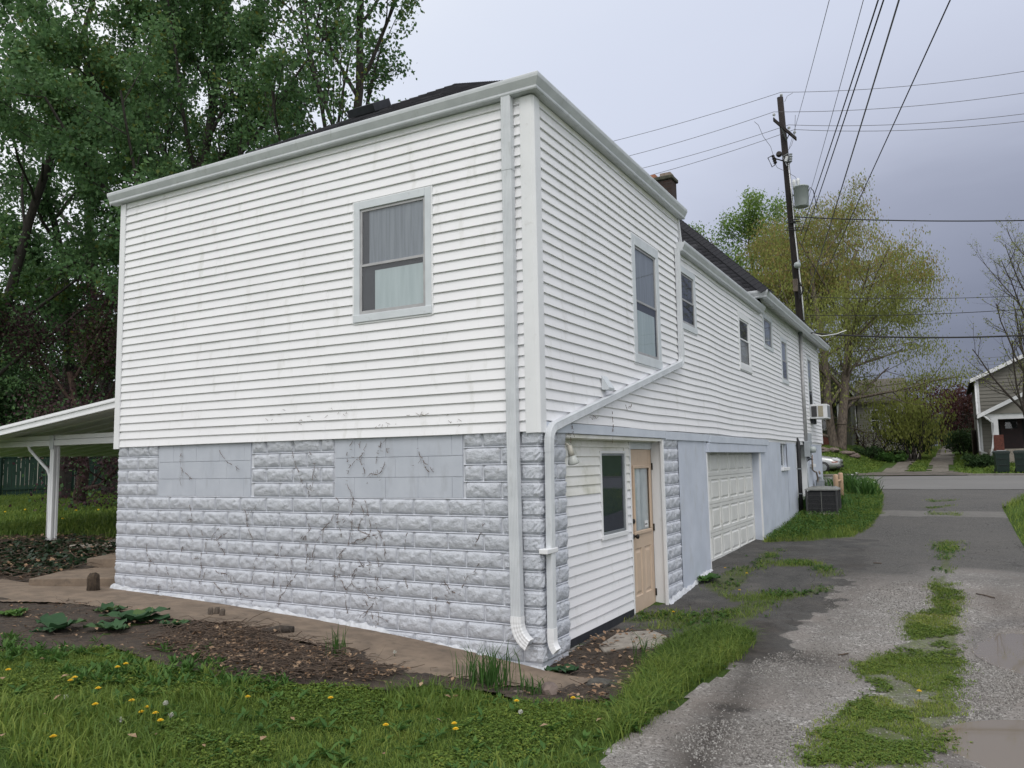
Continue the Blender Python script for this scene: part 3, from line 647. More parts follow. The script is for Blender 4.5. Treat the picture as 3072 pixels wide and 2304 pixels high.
MB().sweep([(-.048, .004), (-.048, .072), (.048, .072), (.048, .004)], [((q[0]+.003, -.026, q[2]-.0015), (math.sin(math.radians(62)), 0, math.cos(math.radians(62))), (0, -1, 0)), ((q[0]+.0045, -.026, q[2]-.0022), (math.sin(math.radians(62)), 0, math.cos(math.radians(62))), (0, -1, 0))]).build('outlet_shadow', interior, ds1)
yv = 4.41
ds2 = pipe([(0, yv, 4.82), (0, yv, 3.62)], P3, (1, 0, 0), 'downspout', alum, .022, house)
pipe([(0, yv, 3.64), (0, yv, 3.40)], dsprof(.088, .064), (1, 0, 0), 'coupling', alum, .021, ds2)
def arc(p0, p1, p2, r, n=7):
    p0, p1, p2 = (np.array(q, float) for q in (p0, p1, p2)); a = (p0-p1)/np.linalg.norm(p0-p1); b_ = (p2-p1)/np.linalg.norm(p2-p1)
    return [(1-t)**2*(p1+a*r) + 2*t*(1-t)*p1 + t*t*(p1+b_*r) for t in np.linspace(0, 1, n)]
A0, A1, A2, A3 = (0, yv, 3.45), (0, yv, 3.16), (0, .115, 2.115), (0, .085, .30)
pipe([A0] + arc(A0, A1, A2, .11) + [np.array(A1)*.9 + np.array(A2)*.1], dsprof(.086, .063), (1, 0, 0), 'elbow', alum, .022, ds2, lambda i: 1 + .025*(i % 2))
pipe([np.array(A1)*.92 + np.array(A2)*.08, np.array(A1)*.06 + np.array(A2)*.94], P3, (1, 0, 0), 'sloping_pipe', alum, .024, ds2)
pipe([np.array(A1)*.06 + np.array(A2)*.94] + arc(A1, A2, A3, .13, 11) + [(0, .11, 1.9)], dsprof(.085, .062), (1, 0, 0), 'elbow', alum, .023, ds2, lambda i: 1 + .025*(i % 2))
pipe([(0, .112, 1.93), A3], P3, (1, 0, 0), 'basement_pipe', alum, .024, ds2)
elb = [(0, .085, .31)] + [(0 + .0, .085 - .17*(1-math.cos(t))*0, .26) for t in ()]
pts2 = [(0.024, .085, .32), (.024, .085, .25)]
for t in np.linspace(0, math.radians(50), 9): pts2.append((.024 + .16*(1-math.cos(t)), .085 - .03*(1-math.cos(t)), .22 - .16*math.sin(t)))
fr = []
for i, p in enumerate(pts2):
    d = np.array(pts2[min(i+1, len(pts2)-1)]) - np.array(pts2[max(i-1, 0)]); d /= np.linalg.norm(d); B = np.cross((0, 1, 0), d); B = -B/np.linalg.norm(B); B = B if B[0]*0+1 else B
    fr.append((p, np.array((0, 1, 0))*(1+.03*(i % 2)), (-B if B[0] < 0 else B)))
MB().sweep(dsprof(.086, .064, 3), fr).build('elbow', trimw, ds2)
m = MB(); wbox(m, RW, -.055, .175, .004, .09, .985, 1.03, .006); m.build('strap', trimw, ds2)
# ---------------------------------------------------------------- rock-face blocks
BL, BH, JT = .4064, .1631, .012
def rock_mesh(L, seed, nx, nz=6):
    r = np.random.default_rng(seed); W_ = L-JT; H_ = BH-JT; vs = []; ph = r.uniform(0, 9, 6)
    for j in range(nz+1):
        for i in range(nx+1):
            u, v = i/nx, j/nz; x = u*W_; z = v*H_
            ex = min(x, W_-x); ez = min(z, H_-z); e = min(1, ex/.022)*min(1, ez/.020); e = e**.7
            n = .5*math.sin(x*31+ph[0]+2*math.sin(z*40+ph[1])) + .5*math.sin(z*63+ph[2]+1.7*math.sin(x*23+ph[3])) + r.uniform(-.9, .9)
            hh = e*(.025 + .0055*n)*(.30+.70*min(1, v/.42))
            if i in (0, nx) or j in (0, nz): hh = 0.0; jx = jz = 0
            else: jx, jz = r.uniform(-.008, .008), r.uniform(-.006, .006)
            vs.append((x+jx, -hh, z+jz))
    fs = []
    for j in range(nz):
        for i in range(nx):
            a = j*(nx+1)+i; q = (a, a+1, a+nx+2, a+nx+1)
            fs += [(q[0], q[1], q[2]), (q[0], q[2], q[3])] if r.random() < .5 else [(q[0], q[1], q[3]), (q[1], q[2], q[3])]
    nb = len(vs)                                              # short skirt into the mortar
    ring = [i for i in range(nx+1)] + [j*(nx+1)+nx for j in range(1, nz+1)] + [nz*(nx+1)+i for i in range(nx-1, -1, -1)] + [j*(nx+1) for j in range(nz-1, 0, -1)]
    for k in ring: vs.append((vs[k][0], .012, vs[k][2]))
    for k in range(len(ring)):
        k2 = (k+1) % len(ring); fs.append((ring[k], nb+k, nb+k2, ring[k2]))
    mb = MB(); mb.add(vs, fs); me = mb.mesh('rock_block'); me.materials.append(blockp); me.polygons.foreach_set('use_smooth', [True]*len(me.polygons)); return me
FULL = [rock_mesh(BL, 100+i, 16, 7) for i in range(12)]; HALF = [rock_mesh(BL/2, 200+i, 9, 7) for i in range(8)]
MP = .022                                                     # y of the block edge plane (mortar at .03)
zl = lambda k: 1.47 - (k-4)*BH
i1 = (ony(476, 1430, MP)[0], ony(755.6, 1450, MP)[0]); i2 = (ony(1004, 1450, MP)[0], ony(1393, 1440, MP)[0])
rb = random.Random(9)
def put_block(W, s0, s1, z0):
    L = s1-s0
    if L < .08: return
    me = rb.choice(FULL if L > .31 else HALF); nat = BL if L > .31 else BL/2
    sx = L/nat
    if W == 'L': inst('block', me, (s0+JT/2, MP, z0+JT/2), house, (0, 0, 0), (sx, 1, 1))
    else: inst('block', me, (-MP, s0+JT/2, z0+JT/2), house, (0, 0, math.pi/2), (sx, 1, 1))
for r_ in range(1, 14):
    z0 = zl(r_); odd = r_ % 2 == 1
    cuts = [-6.096] + ([-6.096+BL/2 + BL*i for i in range(15)] if odd else [-6.096 + BL*i for i in range(1, 15)]) + [0]
    for a, b_ in zip(cuts[:-1], cuts[1:]):
        if b_ > -.02: continue                                # the corner block is made below
        if z0 + BH < gf((a+b_)/2, -.1) - .02: continue
        for (p, q) in cut(a, b_, 0, 1, [(*i1, 0, 1), (*i2, 0, 1)] if r_ <= 4 else []): put_block('L', p, q, z0)
    # corner block: wraps the corner with a rounded nose
    a = (BL/2 if odd else BL); c_ = (BL if odd else BL/2); r = np.random.default_rng(300+r_); vs = []; nz = 6
    ss = np.concatenate([np.linspace(-a+JT/2+MP, -.05, 6 if odd else 11), np.linspace(-.03, .03, 5), np.linspace(.05, c_-MP-JT/2, 11 if odd else 6)])
    for j in range(nz+1):
        z = z0 + JT/2 + (BH-JT)*j/nz
        for i, s in enumerate(ss):
            ez = min(j, nz-j)/nz*(BH-JT); es = min(s-ss[0], ss[-1]-s); e = (min(1, es/.03)*min(1, ez/.03))**.7
            edge = i in (0, len(ss)-1) or j in (0, nz)
            hh = 0 if edge else e*(.024 + .006*r.uniform(-1, 1.2))
            t = min(1, max(-1, s/.03)); nrm = np.array([(1+t)/2, -(1-t)/2]); nrm = nrm/np.linalg.norm(nrm)
            base = np.array([min(s, 0) - MP, max(s, 0) + MP]) if True else 0
            if abs(s) < .04 and not edge: hh *= 1.15
            vs.append((base[0]+nrm[0]*hh, base[1]+nrm[1]*hh, z))
    n_ = len(ss); fs = [(j*n_+i, j*n_+i+1, (j+1)*n_+i+1, (j+1)*n_+i) for j in range(nz) for i in range(n_-1)]
    nb = len(vs); vs += [(-.10, .10, z0+JT/2), (-.10, .10, z0+BH-JT/2)]
    fs += [(i+1, i, nb) for i in range(n_-1)] + [(nz*n_+i, nz*n_+i+1, nb+1) for i in range(n_-1)]
    MB().add(vs, fs).build('corner_block', blockp, house)
    cr = ([c_, .605] if odd else [c_, .605])
    put_block('R', c_, .605, z0)
    if r_ >= 1:                                              # pilaster beside the door
        cc = [3.565, 3.565+.43, 4.255] if odd else [3.565, 3.565+.25, 4.255]
        if z0 + BH > gf(0, 4):
            for p, q in zip(cc[:-1], cc[1:]): put_block('R', p, q, z0)
# horizontal mortar beads
m = MB()
for k in range(1, 13):
    for (p, q) in cut(-6.085, -.022, 0, 1, [(*i1, 0, 1), (*i2, 0, 1)] if k < 4 else []): m.sweep([(-.006, .0), (-.005, .018), (.0, .023), (.005, .018), (.006, 0)], [((p, .032, zl(k)), (0, 0, 1), (0, -1, 0)), ((q, .032, zl(k)), (0, 0, 1), (0, -1, 0))])
    m.sweep([(-.006, .0), (-.005, .018), (.0, .023), (.005, .018), (.006, 0)], [((-.032, .022, zl(k)), (0, 0, 1), (1, 0, 0)), ((-.032, .60, zl(k)), (0, 0, 1), (1, 0, 0))])
    m.sweep([(-.006, .0), (-.005, .018), (.0, .023), (.005, .018), (.006, 0)], [((-.032, 3.57, zl(k)), (0, 0, 1), (1, 0, 0)), ((-.032, 4.25, zl(k)), (0, 0, 1), (1, 0, 0))])
stuff(m.build('mortar_bead', mortar, house))
# the two bricked-up windows: smooth blocks, three courses
for (a, b_) in (i1, i2):
    zt, zb = 2.12, zl(4) + .005
    hs = [(zb, zb+.205), (zb+.205, zb+.41), (zb+.41, zt)]
    for j, (p, q) in enumerate(hs):
        xs_ = [a+.01]; x = a + (.405 if j % 2 else .28)
        while x < b_-.1: xs_.append(x); x += .406
        xs_.append(b_-.01)
        for s0, s1 in zip(xs_[:-1], xs_[1:]):
            m = MB(); wbox(m, LW, s0+.001, s1-.001, -.03, -.012 + rb.uniform(-.001, .001), p+.002, q-.002, .002); m.build('smooth_block', infill, house)
# parget smeared along the foot of the wall
def parget_strip(fs, s0, s1, yoff, axis_):
    n = int((s1-s0)/.05); vs = []; fs_ = []; r = random.Random(5)
    for i in range(n+1):
        s = s0 + (s1-s0)*i/n; x, y = (s, 0) if axis_ == 'x' else (0, s)
        zg = gf(min(x, -.05), -.12) if axis_ == 'x' else gf(.05, y); h = .045 + .02*math.sin(s*5) + .015*math.sin(s*1.7) + r.uniform(-.02, .025)
        for (o_, z) in ((.05 + r.uniform(-.012, .012), zg-.02), (.028 + r.uniform(-.01, .01), zg+h*.35), (.010 + r.uniform(-.006, .006), zg+h*.8), (-.02, zg+h)):
            vs.append((s, -o_, z) if axis_ == 'x' else (o_, s, z))
    for i in range(n):
        for k in range(3): fs_.append((i*4+k, i*4+k+1, i*4+k+5, i*4+k+4))
    return MB().add(vs, fs_).build('parget', parget, house, True)
parget_strip(None, -6.12, .03, 0, 'x'); parget_strip(None, 3.56, 5.69, 0, 'y')
# ---------------------------------------------------------------- long wall: boards, stucco, garage
m = MB(); wbox(m, RW, .06, 3.66, .002, .022, 2.085, 2.185, .003); m.build('skirt_board', skirt, house)
m = MB(); wbox(m, RW, 3.665, 5.80, .0, .020, 2.07, 2.180, .003); m.build('skirt_board', skirt, house)
m = MB(); wbox(m, RW, 5.80, 8.4, .004, .046, 2.055, 2.165, .004); m.build('skirt_board', skirt, house)
m = MB(); wbox(m, RW, 8.405, 10.34, .004, .042, 2.05, 2.160, .004); m.build('skirt_board', skirt, house)
m = MB(); wbox(m, RW, 5.69, 8.36, -.05, .034, 1.905, 2.052, .004); m.build('garage_lintel', stucco, house)
m = MB(); wbox(m, RW, 8.364, 10.10, -.05, .032, 1.905, 2.048, .004); m.build('garage_lintel', stucco, house)
def stwall(y0, y1, z1, x0=-.3, name='basement_wall', mat=None):
    m = MB(); n = max(2, int((y1-y0)/.25)); nz = 8; vs = []
    for j in range(nz+1):
        for i in range(n+1):
            y = y0+(y1-y0)*i/n; z = -.5 + (z1+.5)*j/nz; vs.append((.0 + .006*float(fbm(y, z, 2.1, 71)) - .004, y, z))
    fs = [(j*(n+1)+i, j*(n+1)+i+1, (j+1)*(n+1)+i+1, (j+1)*(n+1)+i) for j in range(nz) for i in range(n)]
    m.add(vs, fs); m.box(x0, -.02, y0, y1, -.5, z1); return m.build(name, mat or stucco, house)
stwall(4.262, 5.70, 2.10); stwall(9.60, 11.86, 2.13); stwall(12.62, 13.84, 2.13); stwall(15.42, 18.35, 2.13)
m = MB(); m.box(-.3, -.006, 11.862, 12.618, -.5, 1.56); m.box(-.3, -.10, 11.862, 12.618, 1.56, 2.1); m.build('basement_wall', stucco, house)
MB().box(-.1, .05, 11.84, 12.66, 1.50, 1.575, .006).build('window_sill', white, house)
bw = MB(); bw.box(-.095, -.07, 11.87, 12.61, 1.58, 2.10); bw = bw.build('basement_window', casing, house)
pane_quad(RW, 11.92, 12.56, -.064, 1.63, 2.06).build('pane', pane_dk, bw); MB().box(-.0695, -.066, 11.90, 12.58, 1.62, 2.07).build('interior', interior, bw)
MB().box(-.062, -.045, 12.36, 12.42, 1.6, 2.09, .003).build('mullion', casing, bw)
# recess at the far end (second basement entrance)
m = MB(); m.box(-.20, -.16, 13.84, 15.42, -.3, 2.13); m.build('basement_wall', stucco, house)
MB().box(-.158, -.004, 15.33, 15.40, .3, 2.12, .003).build('door_jamb', trimw, house)
MB().box(-.158, -.13, 14.2, 15.30, .45, 2.08, .004).build('basement_door', trimw, house)
# black drain pipe strapped to the wall
dp = MB().tube([(.03, 13.98, 2.28), (.045, 13.97, 2.16), (.05, 13.93, 2.0), (.05, 13.90, 1.2), (.05, 13.88, .5)], [.012, .045, .05, .05, .05], 10).build('drain_pipe', wirem, house, True)
MB().box(-.005, .105, 13.84, 13.96, 1.50, 1.525).build('strap', steel, dp)
MB().box(-.005, .105, 13.83, 13.95, .90, .92).build('strap', steel, dp)
# garage door
def panelled(mb, W, s0, s1, z0, z1, cells, o, depth=.010, ins=(.010, .030, .052)):
    """flat slab face with stamped raised panels; cells = list of (a,b,c,d) rects"""
    def V_(s, z, oo): return W(s, oo, z)
    # horizontal bands are cut around the cells: cells must form columns over the full band
    cells = sorted(cells); sx = [s0] + [v for c in cells for v in (c[0], c[1])] + [s1]
    zlo = min(c[2] for c in cells); zhi = max(c[3] for c in cells)
    def quad(a, b_, c, d): mb.add([V_(a, c, o), V_(b_, c, o), V_(b_, d, o), V_(a, d, o)], [(0, 1, 2, 3)])
    quad(s0, s1, z0, zlo); quad(s0, s1, zhi, z1)
    for i in range(0, len(sx), 2): quad(sx[i], sx[i+1], zlo, zhi)
    for (a, b_, c, d) in cells:
        rings = [(0, o), (ins[0], o-depth), (ins[1], o-depth), (ins[2], o-.001)]
        vs = []
        for (t, oo) in rings: vs += [V_(a+t, c+t, oo), V_(b_-t, c+t, oo), V_(b_-t, d-t, oo), V_(a+t, d-t, oo)]
        fs = []
        for k in range(3):
            for e in range(4): fs.append((k*4+e, k*4+(e+1) % 4, k*4+4+(e+1) % 4, k*4+4+e))
        fs.append((12, 13, 14, 15)); mb.add(vs, fs)
    # edges
    mb.add([V_(s0, z0, o), V_(s1, z0, o), V_(s1, z0, o-.04), V_(s0, z0, o-.04), V_(s0, z1, o), V_(s1, z1, o), V_(s1, z1, o-.04), V_(s0, z1, o-.04)], [(0, 1, 2, 3), (4, 5, 6, 7), (0, 4, 7, 3), (1, 5, 6, 2)])
GY0, GY1 = 5.74, 9.60; GZ = [.15, .605, 1.065, 1.52, 1.975]
gd = MB().box(-.21, -.195, GY0, GY1, .12, 2.0).build('garage_door', garage_w, house)
for k in range(4):
    m = MB(); cw = (GY1-GY0-.10)/6; cells = [(GY0+.05+cw*i+.05, GY0+.05+cw*(i+1)-.05, GZ[k]+.055, GZ[k+1]-.055) for i in range(6)]
    panelled(m, RW, GY0, GY1, GZ[k]+.003, GZ[k+1]-.003, cells, -.15, .018, (.012, .030, .055)); m.build('door_section', garage_w, gd)
MB().box(-.19, -.158, GY0, GY1, .10, .152).build('bottom_seal', black, gd)
m = MB(); wbox(m, RW, 9.602, 9.68, -.15, .004, -.2, 1.903, .004); m.build('garage_jamb', trimw, house)
m = MB(); wbox(m, RW, 5.702, 5.738, -.15, .003, -.2, 1.903, .004); m.build('garage_jamb', trimw, house)
# ---------------------------------------------------------------- recessed entrance
m = MB(); m.box(REC-.05, REC-.004, .58, 2.76, -.5, 2.12); m.box(REC-.09, REC-.045, 2.76, 3.62, -.5, 2.12); m.build('recess_wall', vinyl_old, house)
EW = (1.80, 2.59, .945, 1.92)
k = 0; z0 = .03
while z0 < 2.0:
    h = min(LAP, 2.04-z0)
    for (p, q) in cut(.60, 2.735, z0, z0+h, [EW]): lap_board(DW, p, q, z0, house, vinyl_old if z0 > 1.45 else vinyl, wav=.002, h=h)
    z0 += LAP; k += 1
m = MB(); wbox(m, DW, .60, 2.74, -.002, .016, -.25, .03); m.build('black_footing', black, house)
m = MB(); m.box(REC, -.002, .605, 3.55, 2.045, 2.08); m.build('recess_soffit', vinyl_old, house)
for i in range(4): wbox(MB(), DW, .61, 3.5, .02+i*.035, .024+i*.035, 2.036, 2.0445).build('soffit_board', vinyl_old, house)
m = MB(); wbox(m, DW, 2.742, 2.775, -.002, .022, -.15, 2.04, .003); m.build('door_jamb', trimw, house)
m = MB(); wbox(m, DW, 2.776, 3.60, -.002, .012, 1.945, 2.04, .002); m.build('door_header', casing, house)
m = MB(); m.box(REC+.001, -.008, 3.588, 3.604, -.2, 2.04); m.build('door_reveal', trimw, house)
m = MB(); wbox(m, RW, 3.548, 3.586, -.03, .012, -.15, 2.07, .003); m.build('door_trim', trimw, house)
door = MB()
D0, D1 = 2.785, 3.578
GL = (2.905, 3.455, .93, 1.70)
panelled(door, DW, D0, D1, -.06, .83, [(2.875, 3.125, .14, .72), (3.225, 3.475, .14, .72)], .0, .012, (.014, .034, .060))
for (a, b_, c, d) in ((D0, D1, .83, GL[2]), (D0, D1, GL[3], 1.94), (D0, GL[0], GL[2], GL[3]), (GL[1], D1, GL[2], GL[3])): door.add([DW(a, 0, c), DW(b_, 0, c), DW(b_, 0, d), DW(a, 0, d)], [(0, 1, 2, 3)])
wbox(door, DW, D0, D1, -.036, -.02, -.06, 1.94)
door = door.build('door', tan, house)
m = MB()
for (a, b_, c, d) in ((GL[0]-.045, GL[1]+.045, GL[2]-.045, GL[2]), (GL[0]-.045, GL[1]+.045, GL[3], GL[3]+.045), (GL[0]-.045, GL[0], GL[2], GL[3]), (GL[1], GL[1]+.045, GL[2], GL[3])): wbox(m, DW, a, b_, -.002, .020, c+.0004, d-.0004, .007)
m.build('glass_moulding', tan, door)
pane_quad(DW, GL[0], GL[1], -.007, GL[2], GL[3]).build('pane', pane_m, door)
m = MB(); wbox(m, DW, GL[0], GL[1], -.018, -.014, GL[2], GL[3]); m.build('film', paper, door)
m = MB(); wbox(m, DW, 3.27, 3.40, -.0055, -.0045, .955, 1.035); st_ = m.build('sticker', white, door)
rl_ = random.Random(6); yk = 3.285
for k_ in range(7):                                              # print too small to read: dark dashes
    w_ = rl_.uniform(.005, .014); m = MB(); wbox(m, DW, yk, yk+w_, -.0044, -.0040, .980, .980+rl_.uniform(.014, .022)); m.build('lettering', black, st_); yk += w_+.004
for zk, r in ((.875, .026), (1.06, .024)):
    m = MB(); m.lathe((REC, 2.845, zk), [(.030, 0), (.030, .006), (.012, .012), (.012, .03), (r, .04), (r+.004, .055), (r-.004, .068), (.004, .072)] if zk < 1 else [(.030, 0), (.030, .012), (.024, .02), (.004, .022)], 14, (1, 0, 0)); m.build('door_knob' if zk < 1 else 'deadbolt', darkm, door, True)
for zk in (.10, .93, 1.72):
    m = MB(); wbox(m, DW, 3.578, 3.587, -.002, .02, zk-.045, zk+.045); m.build('hinge', darkm, door)
# window in the recess
def window(W, s0, s1, z0, z1, name='window', cw=.075, mid=.5, style='storm', lower_shade=None, upper_shade=None, label=None, jch=True, dark=False):
    """casing is the window object; its sashes, panes and shades are sub-parts"""
    m = MB(); wbox(m, W, s0, s0+cw, -.004, .026, z0+.0, z1, .004); wbox(m, W, s1-cw, s1, -.004, .026, z0, z1, .004)
    wbox(m, W, s0+cw, s1-cw, -.004, .028, z1-cw*1.15, z1-.0005, .004); wbox(m, W, s0-.004, s1+.004, -.004, .034, z0-.01, z0+cw*.95, .004)
    w = m.build(name, casing if style == 'storm' else trimw, house)
    if jch:
        m = MB()
        for (a, b_, c, d) in ((s0-.020, s0-.0005, z0-.02, z1+.018), (s1+.0005, s1+.020, z0-.02, z1+.018), (s0, s1, z1+.0005, z1+.018), (s0, s1, z0-.028, z0-.0105)): wbox(m, W, a, b_, -.004, .021, c, d)
        m.build('channel', trimw, w)
    a, b_, c, d = s0+cw, s1-cw, z0+cw*.95, z1-cw*1.15
    zm = c + (d-c)*mid; fw = .028; sm = sashm if style == 'storm' else trimw
    for nm, (p, q), oo in (('upper_sash', (zm-.012, d-.001), .006), ('lower_sash', (c+.001, zm+.014), .0135)):
        m = MB()
        for (e0, e1, e2, e3) in ((a+.001, a+fw, p, q), (b_-fw, b_-.001, p, q), (a+fw, b_-fw, p, p+fw*(1.3 if nm == 'lower_sash' else .9)), (a+fw, b_-fw, q-fw, q)): wbox(m, W, e0, e1, -.008+oo, .0055+oo, e2, e3, .002)
        sh = m.build(nm, sm, w)
        pane_quad(W, a+fw-.004, b_-fw+.004, -.002+oo, p+.01, q-.01).build('pane', pane_dk if dark else pane_m, w)
    m = MB(); wbox(m, W, a, b_, -.011, -.0095, c, d); m.build('interior', interior, w)
    for sh, (p, q) in ((upper_shade, (zm, d)), (lower_shade, (c, zm))):
        if sh:
            (f0, f1, f2, f3, mt) = sh; m = MB(); wbox(m, W, a+(b_-a)*f0, a+(b_-a)*f1, -.0092, -.0078, p+(q-p)*f2, p+(q-p)*f3); m.build('shade', mt, w)
    return w
window(LW, *WL, lower_shade=(.22, 1.0, .03, .88, shade), upper_shade=(.13, 1., 0, 1, curtain), mid=.46)
window(RW, *RWIN['W1'], lower_shade=(.05, .95, 0, .85, shade), upper_shade=(.0, 1, 0, 1, curtain), mid=.49, cw=.11)
window(RW, *RWIN['W2'], mid=.47, cw=.085, dark=True)
window(RW, *RWIN['W3'], mid=.56, style='white', cw=.10, lower_shade=(0, 1, 0, 1, sashm))
window(RW, *RWIN['W4'], mid=.02, cw=.08, upper_shade=(.3, .8, 0, 1, curtain))
window(RW, *RWIN['W5'], mid=.5, cw=.085, upper_shade=(0, 1, 0, 1, curtain))
window(RW, *RWIN['W6'], mid=.45, cw=.085, upper_shade=(.1, .9, 0, 1, curtain))
e = MB(); wbox(e, DW, EW[0], EW[0]+.03, -.002, .03, EW[2], EW[3], .003); wbox(e, DW, EW[1]-.03, EW[1], -.002, .03, EW[2], EW[3], .003); wbox(e, DW, EW[0]+.03, EW[1]-.03, -.002, .03, EW[3]-.03, EW[3]-.0005, .003); wbox(e, DW, EW[0]-.005, EW[1]+.005, -.002, .036, EW[2]-.02, EW[2]+.03, .003)
ew = e.build('window', trimw, house)
m = MB()
for (a, b_, c, d) in ((EW[0]+.031, EW[0]+.055, EW[2]+.031, EW[3]-.031), (EW[1]-.075, EW[1]-.031, EW[2]+.031, EW[3]-.031), (EW[0]+.055, EW[1]-.075, EW[3]-.055, EW[3]-.031), (EW[0]+.055, EW[1]-.075, EW[2]+.031, EW[2]+.06)): wbox(m, DW, a, b_, .0, .018, c, d, .002)
m.build('sash', steel, ew)
pane_quad(DW, EW[0]+.03, EW[1]-.05, .005, EW[2]+.04, EW[3]-.04).build('pane', pane_dk, ew)
m = MB(); wbox(m, DW, EW[0]+.03, EW[1]-.03, -.0035, -.001, EW[2]+.03, EW[3]-.03); m.build('interior', MAT('navy_interior', (.012, .018, .035), (.02, .028, .048), .8, 3), ew)
# ---------------------------------------------------------------- fittings on the long wall
fl = MB(); fl.lathe((-.06, .62, 1.99), [(.045, 0), (.045, .012), (.02, .02), (.02, .03)], 12, (1, .0, 0)); fl.tube([(-.04, .62, 1.985), (.0, .63, 1.975), (.015, .64, 1.95)], .012, 8); fl.lathe((.012, .635, 1.965), [(.026, 0), (.028, .05), (.034, .10)], 14, (.15, .2, -1))
fl = fl.build('floodlight', MAT('aged_white_plastic', (.55, .53, .47), (.42, .40, .34), .5, 9), house, True)
MB().lathe((.028, .656, 1.868), [(.030, 0), (.048, .045), (.058, .075), (.052, .088), (.02, .095)], 16, (.15, .2, -1)).build('bulb', MAT('frosted_bulb', (.50, .52, .50), (.40, .42, .40), .25, 9), fl, True)
vn = MB(); vn.add([(.02, 1.50, 2.735), (.02, 1.66, 2.735), (.02, 1.66, 2.58), (.02, 1.50, 2.58), (.105, 1.50, 2.60), (.105, 1.66, 2.60), (.10, 1.66, 2.575), (.10, 1.50, 2.575)], [(0, 1, 5, 4), (4, 5, 6, 7), (0, 4, 7, 3), (1, 2, 6, 5), (3, 7, 6, 2), (0, 3, 2, 1)]); vn.build('dryer_vent', casing, house)
# window air conditioner
au = MB(); au.box(.03, .46, 16.32, 16.98, 2.83, 3.22, .01); au = au.build('window_air_conditioner', white, house)
for (a, b_) in ((16.305, 16.318),): 
    MB().box(.06, .20, a, b_, 2.88, 3.17).build('side_grille', acm, au); MB().box(.235, .36, a, b_, 2.88, 3.17).build('side_grille', MAT('tan_coil', (.36, .33, .25), (.3, .27, .2), .7, 40), au)
MB().box(.461, .468, 16.37, 16.93, 2.87, 3.18).build('rear_coil', steel, au); MB().box(.03, .1, 16.4, 16.9, 2.70, 2.825).build('bracket', interior, au)
# electric service: mast, meter box, meter; gas riser and meter
em = MB().tube([(.06, 15.12, 5.06), (.06, 15.12, 2.10)], .042, 10).build('conduit', sashm, house, True)
MB().tube([(.06, 15.12, 5.10), (.06, 15.12, 5.0)], .055, 10).build('weatherhead', steel, em)
mbx = MB().box(.02, .15, 15.0, 15.34, 1.80, 2.20, .008).build('meter_box', meterg, house)
MB().lathe((.15, 15.17, 1.98), [(.085, 0), (.085, .05), (.075, .12), (.03, .14)], 18, (1, 0, 0)).build('electric_meter', MAT('meter_glass', (.42, .46, .46), (.36, .40, .40), .15, 9), mbx, True)
MB().box(.02, .13, 15.36, 15.62, 2.12, 2.42, .006).build('junction_box', meterg, mbx)
m = MB()
for i in range(5): m.tube([(.06, 15.05+.06*i, 1.81), (.10+.02*i, 15.06+.06*i, 1.72), (.05, 15.10+.06*i, 1.66+.02*i)], .008, 6)
m.build('loose_cable', wirem, mbx)
MB().tube([(.06, 15.1, 1.8), (.06, 15.08, .55)], .018, 8).build('ground_conduit', meterg, mbx, True)
gm = MB(); gm.tube([(.07, 15.9, 1.85), (.07, 15.9, 1.45), (.10, 16.0, 1.40), (.12, 16.2, 1.38), (.12, 16.35, 1.25), (.12, 16.38, 1.0), (.10, 16.2, .55)], .022, 8)
gm = gm.build('gas_pipe', rust, house, True)
mm = MB(); mm.box(.06, .26, 16.35, 16.62, .95, 1.18, .03); mm.lathe((.16, 16.45, 1.18), [(.05, 0), (.05, .06), (.03, .08)], 12); mm.build('gas_meter', steel, gm)
MB().lathe((.16, 16.3, 1.36), [(.02, 0), (.055, .015), (.055, .03), (.02, .05)], 14, (1, 0, .2)).build('regulator', rust, gm)
MB().box(.0, .08, 15.95, 16.5, 1.52, 1.60, .005).build('window_sill', white, house)
